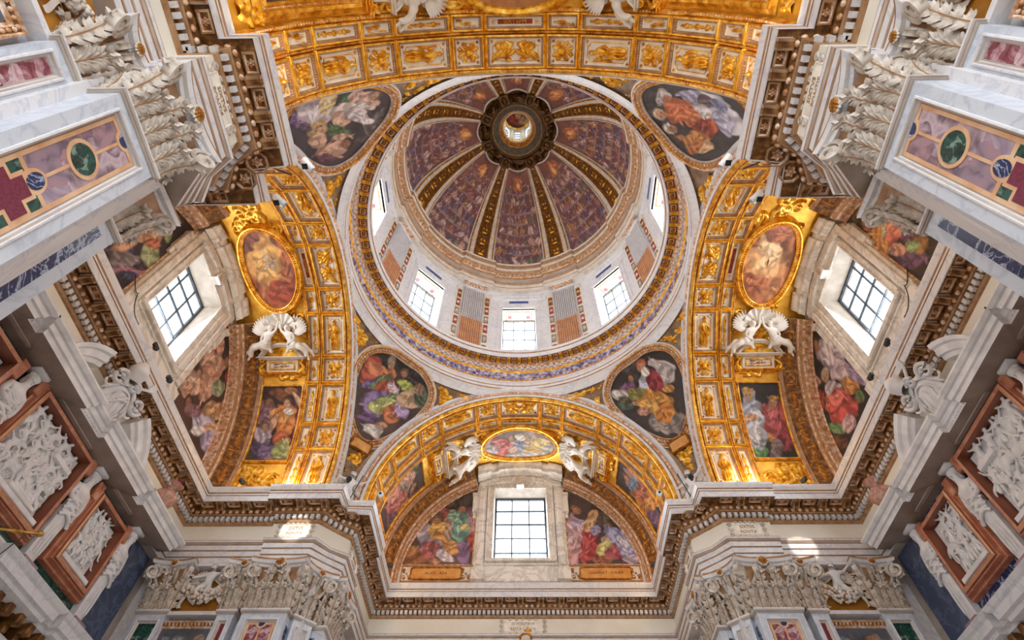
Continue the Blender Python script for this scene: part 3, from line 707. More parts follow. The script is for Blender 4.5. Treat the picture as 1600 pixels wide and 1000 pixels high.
for i in range(160):
    a = 2*PI*i/160; ro = 6.2+float(drum_break(np.array([a]), 0, 0)[0]); F = frame((ro*math.cos(a), ro*math.sin(a), 28.52), (-math.sin(a), math.cos(a), 0), (-math.cos(a), -math.sin(a), 0), (0, 0, 1)); box(mb, -.06, .06, -.05, .09, -.06, .06, 0, F)
tag(mk('dentil_course', mb, ['pinkstone'], DENT), kind='stuff')
# dome shell
def dome_rz(p): return 6.2*np.cos(p), 29.7+7.9*np.sin(p)
P1 = math.acos(2.2/6.2)
def dome(s, t, h):
    """s = azimuth in degrees, t = 0..1 up the curve"""
    p = np.asarray(t, float)*P1; r, z = dome_rz(p); nr, nz = 7.9*np.cos(p), 6.2*np.sin(p); L = np.hypot(nr, nz); h = np.asarray(h, float)
    r = r-h*nr/L; z = z-h*nz/L; a = np.radians(np.asarray(s, float)); a, r, z = np.broadcast_arrays(a, r, z)
    return np.stack([r*np.cos(a), r*np.sin(a), z], -1).reshape(-1, 3)
mb = MB(); S, T = np.meshgrid(np.linspace(0, 360, 129), np.linspace(0, 1, 30), indexing='ij'); mb.add(dome(S, T, 0), gridf(129, 30), 0)
DOME = root('ceiling_dome', mb, ['dome_dark'], 180, kind='structure')
ART = {
'pend_bl': [(0.93,1.16,1.55,0.46,2.49,'2e2624'),(1.11,0.52,0.44,0.44,0.55,'b5523c'),(0.69,0.76,0.51,0.29,2.89,'c87a50'),('h',0.6,1.22,0.25,'b08a70','8c847c',0.64,0.77),(-0.68,1.25,0.45,0.42,0.44,'2c2426'),('h',-0.13,1.2,0.22,'a87a58','6a4a2c',0.57,0.82),(-0.43,0.84,0.41,0.25,3.09,'a8b452'),(0.69,0.2,0.57,0.2,2.16,'6a5a8c'),(0.47,0.41,0.47,0.23,1.95,'5f8a58'),(0.15,0.29,0.49,0.32,2.85,'a8492c'),(-0.14,0.4,0.43,0.16,-2.85,'c9b3c0'),(0.28,-0.49,0.62,0.45,2.14,'8a74a8'),(-0.11,-0.08,0.59,0.19,2.31,'6f8f5a'),(-0.2,-0.24,0.72,0.28,2.39,'b4bd72'),(-0.5,-0.47,0.41,0.31,2.48,'bd6c40'),(-0.76,-0.13,0.4,0.31,1.22,'a08cba'),(-0.94,0.48,0.64,0.36,2.16,'bf9f7e'),(-1.33,0.68,0.4,0.27,1.14,'4e6048'),(-0.52,0.27,0.16,0.11,2.58,'d8b08c'),(-1.06,0.99,0.21,0.2,2.89,'8a6a54'),(-0.29,-1.11,0.25,0.12,2.53,'c09070'),(-0.1,-1.48,0.42,0.25,2.96,'ded5ce'),(0.21,-1.19,0.31,0.18,2.45,'6a4a78')],
'pend_br': [(0.1,1.37,1.09,0.53,-2.91,'3a302c'),(0.08,-1.22,0.67,0.47,-2.39,'8a8078'),(-0.1,-0.76,0.49,0.37,1.95,'a8a09c'),(-0.9,0.73,0.64,0.25,-2.22,'d4c8c6'),(-0.82,0.31,0.4,0.37,-2.36,'b4aca8'),(-0.02,0.51,0.61,0.35,2.35,'c2cadc'),(-0.4,0.48,0.48,0.34,1.61,'8e2030'),('h',-0.2,1.24,0.22,'c08a66','c2552e',-0.62,0.79),(-0.23,0.96,0.19,0.18,-2.84,'e0dad0'),(0.08,-0.26,0.73,0.49,-2.18,'dd962e'),(0.02,-0.86,0.38,0.3,1.87,'c8781c'),(-0.65,-0.19,0.27,0.18,-2.42,'c98a3a'),(0.41,-0.27,0.45,0.25,-2.22,'e2a648'),(0.64,-0.44,0.23,0.21,-2.16,'b88470'),('h',0.43,1.07,0.19,'a87a5c','4a2c1a',-0.54,0.84),(0.7,0.86,0.36,0.26,-2.65,'7a4a74'),(0.62,0.49,0.42,0.27,-2.61,'8a8440'),(1.24,0.7,0.31,0.2,-2.68,'cfc8c0'),(1.17,0.39,0.27,0.26,-2.23,'5c5a3c'),(0.8,0.1,0.14,0.12,-2.55,'c09070'),(1.14,0.15,0.39,0.16,-2.65,'4c5c54')],
'pend_fl': [(0.36,1.15,0.75,0.55,-0.64,'544848'),(-0.2,-1.35,0.51,0.24,-1.38,'7a5c86'),(0.06,-1.15,0.86,0.26,1.74,'d2c7d0'),(0.42,-1.38,0.51,0.16,-1.66,'8a7a90'),(0.46,-0.8,0.43,0.25,2.01,'d8c08a'),(0.77,-0.07,0.54,0.22,1.75,'4a7a48'),(0.99,0.05,0.38,0.24,-1.48,'d0a898'),(0.41,0.09,0.61,0.33,-1.93,'ddcdc8'),(0.08,0.12,0.44,0.25,2.14,'cfa890'),(0.4,0.67,0.56,0.23,-1.53,'d4cad0'),(0.9,0.53,0.34,0.19,-1.84,'e0d4d0'),(1.14,0.49,0.35,0.23,1.85,'d4ac98'),('h',1.29,0.5,0.19,'c89a80','6a4a34',0.93,0.36),(-0.3,0.23,0.44,0.22,1.89,'4c6c3c'),(-0.3,0.69,0.24,0.13,-1.67,'55703c'),('h',-0.36,-0.42,0.31,'c8a078','b89c50',0.24,-0.97),(-0.97,0.48,0.65,0.33,-1.8,'d4a48c'),(-0.45,0.77,0.39,0.12,-1.79,'cfa088'),('h',-0.64,0.94,0.22,'9a6a50','3a2618',0.66,0.75),(-0.77,-0.16,0.38,0.21,-1.46,'cfa48c'),(-1.25,0.44,0.49,0.15,-1.65,'6a3a4c'),(-0.38,-0.9,0.31,0.12,-1.56,'5a4a5a')],
'pend_fr': [(-0.74,1.37,1.18,0.42,1.05,'453e3c'),(-0.01,-0.63,0.79,0.61,2.23,'d0d4de'),(-0.62,-0.36,0.48,0.33,1.83,'b0b0d0'),(-0.28,-0.69,0.26,0.24,-3.0,'7c6870'),(0.3,-0.81,0.41,0.37,-2.84,'b4b8d4'),(-0.14,-1.03,0.25,0.18,2.25,'8a90b8'),(-0.07,-0.15,0.48,0.37,-2.42,'dcd8dc'),(-0.29,0.48,0.65,0.42,1.04,'cc6a38'),(0.04,0.3,0.37,0.28,1.16,'d87a44'),(0.49,-0.01,0.54,0.28,1.07,'c8583c'),(0.32,0.19,0.36,0.23,1.11,'9a4030'),(-1.04,0.57,0.38,0.21,1.07,'cfcac8'),('h',-0.94,0.44,0.2,'c07a58','d8d4d0',-0.92,-0.38),('h',-0.53,1.08,0.26,'d0906a','d8c0a8',-0.68,0.73),('h',0.08,1.2,0.25,'a87858','cfc8c0',-0.39,0.92),('h',0.5,1.13,0.21,'b0805c','6a4426',-0.12,0.99),(0.72,0.56,0.52,0.41,1.12,'c8843c'),(1.06,0.58,0.55,0.24,1.67,'d8b080'),(0.92,0.81,0.43,0.2,0.96,'b86c30')],
'lun_bl': [(-4.44,13.69,0.67,0.5,2.92,'8a5834'),(-2.82,16.23,0.88,0.64,1.77,'4e4640'),(-3.14,15.81,0.39,0.3,2.98,'a85a58'),(-3.05,15.26,0.41,0.28,1.76,'b08064'),(-2.16,15.06,0.89,0.38,1.66,'b07c94'),(-2.63,14.9,1.18,0.4,1.55,'6fa092'),(-2.9,15.55,0.34,0.28,1.88,'7fae9a'),('h',-2.58,15.93,0.21,'a8785a','5a4030',-0.08,1.0),(-2.07,14.2,0.49,0.28,1.68,'b04a3c'),(-2.34,13.79,0.53,0.26,1.68,'8a6a94'),(-2.42,15.06,0.17,0.16,2.56,'d8c078'),(-2.04,15.3,0.49,0.14,1.64,'c08a90'),(-4.14,14.83,0.53,0.35,1.83,'b0a8c0'),(-3.52,14.82,0.55,0.44,2.34,'d4a654'),('h',-3.65,15.37,0.23,'b08058','7a6040',-0.12,0.99),(-3.17,14.13,0.68,0.41,2.67,'d09450'),(-3.82,14.02,0.56,0.4,2.11,'9a98c0'),(-3.74,13.87,0.47,0.4,2.07,'a85a5c'),(-3.15,13.67,0.45,0.2,2.41,'d0c8d8'),(-3.49,13.47,0.3,0.11,3.12,'b88464'),(-3.1,14.74,0.48,0.2,1.7,'a89080'),(-4.69,13.98,0.27,0.15,3.06,'b07c48')],
'lun_br': [(3.84,15.6,0.88,0.8,1.62,'4a403a'),(2.37,14.88,0.92,0.44,1.46,'ceaab6'),(2.18,14.19,0.61,0.24,1.47,'dcc0c8'),(2.61,15.2,0.44,0.21,-3.12,'b4acd4'),(2.87,14.11,1.06,0.38,1.44,'ac343e'),(2.65,13.89,0.74,0.17,1.46,'c04c50'),(2.22,13.81,0.74,0.24,1.47,'c89aa0'),('h',2.49,15.85,0.23,'b08060','8a5040',0.09,1.0),(3.02,15.2,0.64,0.24,1.24,'c49c70'),(3.18,14.8,0.32,0.2,1.37,'8a8cb8'),('h',3.69,14.94,0.22,'b08868','8a6040',0.14,0.99),(3.67,14.41,0.39,0.26,1.32,'b8a0a0'),(3.6,13.88,0.54,0.4,1.26,'b6b676'),(4.1,14.56,0.72,0.38,2.36,'8e9ccc'),(3.92,13.84,0.47,0.38,1.11,'a04a5c'),(4.44,13.99,0.54,0.45,2.05,'9aa2d0'),(4.49,13.52,0.39,0.21,-3.07,'b4acc8'),(4.26,14.33,0.39,0.19,2.26,'c0c4dc'),(3.35,13.48,0.33,0.18,-3.09,'9a5c44')],
'pic_l': [(8.22,6.28,1.03,0.29,1.8,'6a2430'),(8.97,5.08,0.61,0.16,3.12,'7a4c2c'),(8.62,5.0,0.25,0.14,3.08,'a06a48'),(9.47,6.02,0.72,0.45,1.95,'7a5868'),(9.3,5.83,0.33,0.23,2.0,'8a6878'),('h',9.45,5.39,0.22,'8a6048','3c2a22',0.17,-0.99),(8.72,6.15,0.75,0.44,1.9,'d27c32'),(8.87,5.9,0.38,0.3,2.74,'e09a4a'),(8.75,6.78,0.43,0.26,2.98,'c05a34'),(8.6,7.32,0.47,0.33,2.2,'96a45e'),(8.42,7.16,0.47,0.17,1.88,'a8b070'),(8.38,5.31,0.4,0.1,2.04,'d8a888'),(9.13,6.21,0.36,0.11,1.48,'d0a080'),(8.69,5.73,0.21,0.15,2.95,'dcd4cc'),('h',8.77,5.42,0.2,'d0a080','6a3c20',0.16,-0.99),(9.41,6.96,0.65,0.38,2.03,'5c4a70'),(9.43,6.66,0.35,0.25,2.76,'b0a4b8'),('h',9.41,6.4,0.16,'b08468','6a5040',0.24,-0.97),(9.07,7.48,0.37,0.25,2.28,'6a5a84'),(8.67,7.68,0.35,0.12,3.09,'8a6a5c')],
'pic_r': [(7.85,5.09,0.72,0.37,3.1,'2c2828'),(8.52,6.02,0.7,0.45,1.93,'a4b0c4'),(8.7,6.27,0.51,0.28,1.9,'b8c4d4'),(8.43,7.08,0.66,0.34,1.95,'98a0b0'),(8.57,6.76,0.39,0.22,1.95,'c8ccd4'),('h',8.6,5.25,0.23,'b88e6c','b8a080',0.16,-0.99),(8.64,5.04,0.18,0.09,3.11,'c89a3c'),(8.55,6.15,0.37,0.15,3.11,'cc9c7c'),(8.29,7.65,0.38,0.14,1.92,'5c9a5c'),(8.56,7.59,0.34,0.12,1.92,'4c8250'),(9.24,6.64,0.52,0.27,1.95,'c88a3c'),(9.51,6.27,0.9,0.42,1.89,'aa4a50'),(9.29,5.96,0.45,0.23,1.87,'c06068'),(9.47,7.02,0.6,0.27,1.95,'8c3444'),('h',9.37,5.53,0.2,'b88c6c','8a5a3a',0.19,-0.98),(9.45,5.34,0.17,0.07,3.11,'c89a3c'),(9.11,7.27,0.54,0.21,1.94,'7a6a6c'),(9.1,5.78,0.25,0.13,1.84,'9a4848')],
'lun_lr': [(2.71,16.22,0.66,0.59,-2.39,'2e2826'),(2.18,15.57,0.67,0.37,-2.23,'9a3034'),(3.65,15.99,0.54,0.38,2.64,'8a2c30'),(2.66,15.49,0.87,0.42,-2.25,'d0a088'),(2.6,15.05,0.59,0.33,-2.28,'c89478'),(2.3,16.26,0.4,0.25,2.11,'cc9a80'),('h',2.99,16.23,0.23,'a87a60','4a3428',-0.1,0.99),(3.0,14.66,0.64,0.38,1.77,'cc9c84'),(3.41,15.24,0.39,0.33,-2.56,'94a682'),(2.23,14.16,0.67,0.47,-2.36,'d4ae96'),(2.33,13.78,0.33,0.3,-3.01,'c89880'),(2.81,14.44,0.38,0.21,2.6,'c08c74'),('h',2.21,14.6,0.21,'b88a70','5a3c2a',-0.35,0.94),(3.96,14.49,0.66,0.35,-2.37,'d4a474'),('h',4.18,15.17,0.21,'b88664','6a4830',0.4,0.92),(3.81,13.77,0.73,0.4,-2.41,'b8b8dc'),(4.63,13.68,0.66,0.45,-2.56,'aaa2cc'),(4.43,14.18,0.62,0.17,-2.36,'dcae90'),('h',2.69,13.65,0.23,'96644c','4a3028',-0.83,0.56),(3.09,13.7,0.46,0.21,-2.35,'8a6070'),(3.79,13.44,0.37,0.16,-2.38,'e0e0ec')],
'lun_ll': [(-2.71,13.57,0.74,0.48,-1.93,'3a3450'),(-2.9,14.87,0.67,0.42,-1.86,'c8946c'),(-3.12,14.69,0.35,0.26,-1.69,'d0a078'),(-2.87,13.83,0.72,0.16,-1.77,'cc9a7c'),(-2.21,14.58,0.4,0.34,2.14,'96a67a'),(-2.49,13.65,0.58,0.22,-2.02,'807880'),(-2.14,13.72,0.74,0.08,-2.06,'a8748a'),(-2.48,15.82,0.38,0.25,2.42,'7c8a54'),(-2.6,15.31,0.32,0.27,-1.26,'c89e80'),(-2.4,14.95,0.36,0.14,-1.98,'b86a50'),(-2.02,13.56,0.42,0.13,-2.06,'3c4468'),(-3.31,13.41,0.2,0.13,-1.86,'c8924c'),(-2.5,16.41,0.34,0.25,-1.74,'2c2626'),('h',-2.88,15.63,0.18,'b88c6c','5a4030',0.1,0.99)],
'lun_rl': [(-2.26,16.58,0.51,0.3,-1.87,'5a4a34'),(-2.24,13.69,0.87,0.24,-2.03,'6c4a64'),(-2.67,14.11,0.34,0.14,-1.97,'7a4c68'),(-2.73,13.57,0.31,0.26,-1.72,'b07c38'),(-2.54,14.96,0.67,0.43,-1.88,'d0705a'),(-2.8,14.8,0.41,0.22,-1.9,'dc8468'),(-2.13,15.29,0.58,0.28,1.76,'cc8a40'),(-2.98,14.38,0.48,0.22,1.83,'d48e34'),(-2.49,13.92,0.33,0.17,-1.97,'92aa70'),(-3.09,13.8,0.38,0.17,-1.94,'c4acbc'),(-2.18,14.41,0.34,0.19,-1.97,'d09478'),(-2.49,15.18,0.28,0.14,2.53,'c0b490'),('h',-2.51,15.84,0.2,'c49074','a08068',0.06,1.0),(-2.2,15.97,0.24,0.19,-1.71,'a87060'),(-2.08,14.51,0.11,0.06,-1.96,'808090')],
'lun_rr': [(2.97,16.48,0.83,0.55,2.64,'262224'),(2.4,15.37,0.92,0.59,1.49,'b8acb8'),(2.52,15.76,0.58,0.36,1.73,'ccc0c8'),('h',2.59,16.36,0.27,'a87858','3a281c',-0.23,0.97),(2.04,14.03,0.7,0.21,-1.88,'a494b8'),(2.38,14.59,0.37,0.31,-2.53,'c8b8c0'),(4.22,15.07,0.52,0.44,-3.12,'9a3830'),(3.8,14.6,0.43,0.33,-2.57,'b88a40'),(2.56,14.06,0.52,0.28,-2.18,'d48e44'),(2.53,13.47,0.28,0.24,-2.84,'5c7c4c'),(3.25,14.72,0.49,0.22,-2.31,'c0b8c0'),(3.4,14.06,1.05,0.59,-2.38,'cc504c'),(3.34,14.32,0.57,0.27,-2.33,'dc6c64'),('h',3.21,15.27,0.27,'bc9470','b0a890',-0.34,0.94),(3.74,15.74,0.33,0.23,-2.38,'b88c70'),(4.24,13.87,0.62,0.21,-2.37,'6c9a60'),(3.63,13.39,0.45,0.28,-2.46,'c4a4ac'),(4.73,13.56,0.75,0.28,-2.41,'6a4434')],
'pic_bl': [(8.62,-6.04,0.99,0.48,-2.66,'6a7c6c'),(8.07,-5.34,0.74,0.38,-2.61,'5a7a4c'),(8.49,-5.61,0.69,0.36,-2.72,'c09484'),(9.22,-6.4,1.16,0.55,-2.71,'b4645c'),(8.52,-6.58,0.76,0.35,-2.65,'c88478'),(10.1,-6.07,0.7,0.35,-2.88,'bc8044'),(10.01,-6.71,1.04,0.37,-2.59,'7c5068'),(9.5,-5.39,0.58,0.27,-3.07,'5c3c34'),('h',9.36,-5.32,0.24,'a87c60','4a3428',-0.63,0.77),('h',8.19,-5.9,0.22,'b88c70','5a4030',-0.98,0.19)],
'pic_br': [(8.22,5.25,0.74,0.38,2.62,'3a3430'),(8.41,5.65,0.86,0.45,2.79,'c09080'),(8.98,6.49,1.31,0.6,2.69,'bc742e'),(8.8,6.12,0.74,0.35,2.69,'a85a3c'),(9.04,6.85,0.73,0.36,2.85,'d08c3c'),(9.36,7.19,0.87,0.34,2.63,'6a5070'),(8.92,5.64,0.48,0.24,2.71,'6c84a0'),('h',8.94,5.26,0.23,'b07c5c','5a3a28',-0.67,-0.74),('h',8.17,5.81,0.21,'c09478','6a4a34',-0.82,-0.57)],
'oval_l': [(9.11,-0.39,2.35,1.28,1.17,'a85c38'),(9.13,-0.33,1.63,0.95,1.15,'cc8a50'),(9.19,-0.33,1.21,0.72,1.14,'e0b060'),(9.16,-0.33,0.85,0.5,1.15,'d8b468'),(9.55,-1.51,0.56,0.39,-2.68,'8a5048'),(8.3,-1.35,0.56,0.4,0.83,'a86048'),(10.1,0.91,0.57,0.44,-2.83,'964c30'),(8.9,1.05,0.51,0.43,-2.65,'a04424'),(8.36,-0.12,0.76,0.29,1.29,'b87048'),(9.04,-0.12,0.18,0.09,2.47,'a8a8a4'),(9.12,-0.46,0.29,0.09,1.65,'b4b4b0'),(8.84,-0.32,0.22,0.06,0.91,'9c9c9a'),(9.21,-0.03,0.16,0.06,-2.48,'b0b0ac'),(8.95,-0.0,0.08,0.06,-2.58,'a4a4a0')],
'oval_r': [(8.98,-0.17,2.19,1.16,1.23,'c07c50'),(8.94,-0.1,1.5,0.83,1.22,'dca46c'),(8.89,-0.3,1.04,0.6,1.18,'ecc48c'),(9.03,-0.43,0.63,0.38,1.15,'f4dcb0'),(9.05,-1.31,0.55,0.38,-2.69,'b87858'),(8.61,0.92,0.5,0.42,-2.59,'b06c44'),(9.7,1.0,0.5,0.42,-2.59,'c88c60'),(8.24,-1.05,0.45,0.31,0.98,'b06848')],
'oval_b': [(9.25,-0.07,1.69,1.02,-1.6,'b8a8a0'),(9.98,-0.07,1.49,0.32,-1.59,'d8d0cc'),(9.77,-1.04,0.46,0.24,-1.84,'c8c0c4'),(9.8,0.97,0.46,0.25,1.81,'d8ccc0'),(9.2,-0.76,0.67,0.46,-1.83,'c8605c'),(8.95,-1.02,0.32,0.28,-2.5,'d87870'),(9.21,0.74,0.76,0.43,1.9,'dcb464'),(9.05,1.11,0.38,0.29,2.03,'e4c480'),(9.25,-0.03,0.41,0.26,3.14,'8a9cb8'),(9.45,-0.29,0.22,0.2,-1.9,'d4a890'),(8.84,0.3,0.4,0.29,-0.05,'c8b098'),('h',8.73,-0.39,0.22,'c89878','8a6a50',-1.0,0.02),('h',8.69,0.3,0.22,'c89878','a89880',-1.0,0.0),(8.65,-0.02,0.22,0.2,-1.6,'e8dcc8'),(9.29,-1.32,0.34,0.27,-2.5,'bcb0b0'),(9.41,1.34,0.34,0.27,2.5,'c0b4a8')],
}
# ------------------------------------------------------------------ gilded coffers of the four barrel vaults
def barrel_frame(arm, depth, th, h=0., up='crown'):
    """local frame on a vault: x sideways, y towards the crown, z out of the surface"""
    b = barrel(arm); o = b(depth, math.radians(th)*RV, h)[0]; e = 1e-3
    sg = 1 if th >= 0 else -1
    ey = b(depth, math.radians(th)*RV-sg*e, h)[0]-b(depth, math.radians(th)*RV+sg*e, h)[0]; ey /= np.linalg.norm(ey)
    ez = b(depth, math.radians(th)*RV, h+.1)[0]-o; ez /= np.linalg.norm(ez)
    if up == 'depth':
        ey = b(depth-.1, math.radians(th)*RV, h)[0]-b(depth+.1, math.radians(th)*RV, h)[0]; ey /= np.linalg.norm(ey)
    ex = np.cross(ey, ez); return frame(o, ex, ey, ez)
def coffer_mesh(wx, wy):
    mb = MB(); P = rect(-wx, wx, -wy, wy)
    loop_sweep(mb, LOC, P, [(-.03, -.02), (-.03, .11), (0, .13), (.02, .12), (.03, .06), (.075, .05), (.08, .02), (.10, .01), (.10, -.02)], [0, 0, 0, 1, 1, 1, 2, 2])
    fill(mb, LOC, inset(P, .10), -.015, 2)
    beads(mb, LOC, P, .05, .05, .062, .02, 3, .03)
    m = min(wx, wy)
    if m > .3:
        Q = inset(P, .155); c = .10; x, y = wx-.155, wy-.155
        Q = np.array([(-x+c, -y), (x-c, -y), (x-c, -y+c*.6), (x, -y+c), (x, y-c), (x-c, y-c*.6), (x-c, y), (-x+c, y), (-x+c, y-c*.6), (-x, y-c), (-x, -y+c), (-x+c, -y+c*.6)])
        loop_sweep(mb, LOC, Q, [(0, -.015), (.003, .012), (.02, .012), (.023, -.015)], 0)
        for sx in (-1, 1):
            for sy in (-1, 1): rosette_verts(mb, .05, .05, frame((sx*(wx-.15), sy*(wy-.15), -.012), (1, 0, 0), (0, 1, 0), (0, 0, 1)), 0, 4)
    mb.v = [v+np.stack([0*v[:, 0], 0*v[:, 0], v[:, 1]**2/(2*RV)+.03], 1) for v in mb.v]       # bent to the vault
    return meshdata('coffer', mb, ['gold', 'brownline', 'ivory', 'pinkstone'], None)
_rel = {}
def relief_mesh(kind, seed, sx, sy, amp=.16):
    k = (kind, seed, round(sx, 2), round(sy, 2))
    if k not in _rel:
        h = {'fig': hf_figure, 'pair': hf_pair, 'cherub': hf_cherub, 'cand': hf_candelabra}.get(kind)
        h = h(seed) if h else hf_scroll(seed, 44, 24, 1., 1., 5)
        mb = MB(); h.mesh(mb, LOC, sx, sy, amp); mb.v = [v+np.stack([0*v[:, 0], 0*v[:, 0], (v[:, 0] if kind == 'pair' else v[:, 1])**2/(2*RV)+.008], 1) for v in mb.v]
        _rel[k] = meshdata('relief', mb, 'gold', 180)
    return _rel[k]
EDGES = [-92, -75.5, -65, -48.5, -37.5, -20, -9.5, 9.5, 20, 37.5, 48.5, 65, 75.5, 92]
_cof = {}
def cof(wx, wy):
    k = (round(wx, 2), round(wy, 2))
    if k not in _cof: _cof[k] = coffer_mesh(wx, wy)
    return _cof[k]
for ai, arm in enumerate(('left', 'right', 'back', 'front')):
    V = VAULT[arm]
    for i in range(13):
        t0, t1 = EDGES[i], EDGES[i+1]; th = (t0+t1)/2; half = math.radians(t1-t0)*RV/2-.075; big = half > .6 or i in (0, 12)
        for row, (dc, hd) in enumerate(((7.05, .42), (7.83, .19))):
            F = barrel_frame(arm, dc, th)
            cfr = link('coffer', cof(hd, half), V, F)
            if row == 0:
                if i == 6: F = barrel_frame(arm, dc, th, 0, 'depth'); link('relief', relief_mesh('pair', 3+ai, half*.70, .33, .3), cfr, F)
                elif big: link('relief', relief_mesh('fig', (i*5+ai*3) % 9, .34, half*.68, .3), cfr, F)
                else: link('relief', relief_mesh('cherub', i % 3, .31, half*.80, .26), cfr, F)
            else:
                if big and i != 6: link('relief', relief_mesh('cand', i % 4, .28, half*.52, .2), cfr, F)
                elif big:
                    mb = MB(); box(mb, -.1, .1, -half*.6, half*.6, .0, .05); link('relief', meshdata('relief', mb, 'redground'), cfr, F)
                    if arm in ('left', 'front', 'back'):
                        pass
                    for sg in (-1, 1):
                        mb = MB(); rosette_verts(mb, .1, .09, frame((0, sg*half*.76, 0), (1, 0, 0), (0, 1, 0), (0, 0, 1)), 0, 5); link('relief', meshdata('relief', mb, 'gold'), cfr, F)
                else: link('relief', relief_mesh('scroll', 50+i % 3, .14, half*.8, .3), cfr, F)
    # raised gilt bands with beading between the rows
    mb = MB(); b = barrel(arm); th = np.radians(np.linspace(-95, 95, 80))*RV
    E = END[arm]
    for prof in ([(6.46, .0), (6.47, .13), (6.53, .15), (6.58, .12), (6.6, .02)], [(7.50, .02), (7.52, .12), (7.56, .17), (7.60, .12), (7.62, .02)], [(8.03, .02), (8.05, .12), (8.09, .16), (8.15, .12), (8.2, .0)]):
        R = [b(np.full(80, s), th, np.full(80, h)) for s, h in prof]; mb.add(np.concatenate(R), gridf(len(prof), 80), 0)
    for t in EDGES[1:-1]:
        for s0, s1 in ((6.58, 7.52), (7.6, 8.05)):
            c = math.radians(t)*RV
            R = [b(np.array([s0, s1]), np.full(2, c+o), np.full(2, h)) for o, h in ((-.06, 0), (-.045, .11), (0, .16), (.045, .11), (.06, 0))]; mb.add(np.concatenate(R), gridf(5, 2), 0)
    mk('gilt_rib', mb, ['gold'], V, 60)
    mb = MB(); pts = np.stack([np.full(200, 6.53), np.radians(np.linspace(-95, 95, 200))*RV], 1)
    for s in (6.53, 7.56, 8.12):
        pts[:, 0] = s; beads(mb, b, pts, 0, .13, .1, .03, 0, .04, False)
    tag(mk('bead_course', mb, ['pinkstone'], V, 180), kind='stuff')
# ------------------------------------------------------------------ raised scroll ground round the ovals, splayed lunette arches
def skin_mesh(name, J, edges, mat, sub=2):
    """one continuous body grown over joints J = [(x, y, z, radius)]"""
    me = bpy.data.meshes.new(name); me.from_pydata([j[:3] for j in J], edges, [])
    o = bpy.data.objects.new(name, me); COL.objects.link(o)
    o.modifiers.new('s', 'SKIN'); sub and setattr(o.modifiers.new('u', 'SUBSURF'), 'levels', sub)
    sv = me.skin_vertices[0].data
    for i, j in enumerate(J): r = j[3]; sv[i].radius = (r, r) if not isinstance(r, tuple) else r; sv[i].use_root = (i == 0)
    dg = bpy.context.evaluated_depsgraph_get(); out = bpy.data.meshes.new_from_object(o.evaluated_get(dg)); out.name = name
    bpy.data.objects.remove(o); bpy.data.meshes.remove(me)
    out.materials.clear(); out.materials.append(M[mat]); out.polygons.foreach_set('use_smooth', [True]*len(out.polygons)); return out
def body_mesh(pose, mat='statue', robe=True, s=1.):
    """pose: dict of joints -> one continuous figure with head, face, arms, legs"""
    p = pose; J = []; E = []; ix = {}
    def add(k, r, par=None, pt=None):
        q = p[k] if pt is None else pt; J.append((q[0]*s, q[1]*s, q[2]*s, r*s)); ix[k] = len(J)-1
        if par: E.append((ix[par], ix[k]))
    add('pelvis', .135); add('waist', .105, 'pelvis'); add('chest', .135, 'waist'); add('neck', .05, 'chest'); add('head', .088, 'neck')
    h, nk = np.array(p['head']), np.array(p['neck']); up = (h-nk)/np.linalg.norm(h-nk); add('crown', .07, 'head', h+up*.1)
    for L in 'ab':
        add('sh'+L, .062, 'chest'); add('el'+L, .045, 'sh'+L); add('wr'+L, .032, 'el'+L)
        w, e = np.array(p['wr'+L]), np.array(p['el'+L]); d = (w-e)/np.linalg.norm(w-e); add('hd'+L, .03, 'wr'+L, w+d*.09)
        add('hp'+L, .1, 'pelvis'); add('kn'+L, .07, 'hp'+L); add('an'+L, .042, 'kn'+L); add('ft'+L, .035, 'an'+L)
    return skin_mesh('body', J, E, mat, 1)
def wing_mesh(mat='statue', L=.75, Wd=.3):
    mb = MB(); n = 9
    for k in range(n):                                        # overlapping feathers
        t = k/(n-1); a = math.radians(20+75*t); l = L*(1-.35*t)
        x = np.linspace(0, 1, 7); w = .085*np.sin(np.clip(x*1.05, 0, 1)*PI*.86+.25)
        c = np.stack([x*l*math.cos(a)+.05*t, x*l*math.sin(a), .02+.05*np.sin(x*PI)+.012*k], 1); nx, ny = -math.sin(a), math.cos(a)
        V = np.concatenate([c+np.stack([w*nx, w*ny, -.02+0*w], 1), c+np.array([0, 0, .02]), c-np.stack([w*nx, w*ny, .02+0*w], 1)]); mb.add(V, gridf(3, 7), 0)
    ellipsoid(mb, (.12, .16, .04), (.2, .12, .05), 0, 10, 6)
    return meshdata('wing', mb, mat, 180)
WING = wing_mesh('stucco')
ANGEL_POSE = dict(pelvis=(-.1, 0, .16), waist=(-.04, .14, .19), chest=(.03, .30, .2), neck=(.08, .46, .2), head=(.11, .55, .22),
    sha=(.16, .38, .22), ela=(.30, .52, .22), wra=(.33, .74, .18), shb=(-.1, .38, .22), elb=(-.2, .2, .28), wrb=(-.02, .08, .32),
    hpa=(-.16, -.02, .22), kna=(-.46, -.1, .28), ana=(-.62, -.42, .18), fta=(-.66, -.52, .24), hpb=(-.16, -.02, .12), knb=(-.5, -.02, .16), anb=(-.74, -.3, .1), ftb=(-.8, -.4, .15))
ANGEL_BODY = body_mesh(ANGEL_POSE, 'stucco')
def folds(me, amp=.014, kx=26., ky=9., kz=20.):
    """carve drapery folds into a grown mesh"""
    n = len(me.vertices); co = np.zeros(n*3); no = np.zeros(n*3); me.vertices.foreach_get('co', co); me.vertices.foreach_get('normal', no); co = co.reshape(-1, 3); no = no.reshape(-1, 3)
    g = np.sin(co[:, 0]*kx+co[:, 1]*ky+co[:, 2]*kz+2.2*np.sin(co[:, 1]*7+co[:, 0]*5)); co = co+no*(amp*np.sign(g)*np.abs(g)**.6)[:, None]; me.vertices.foreach_set('co', co.ravel()); me.update(); return me
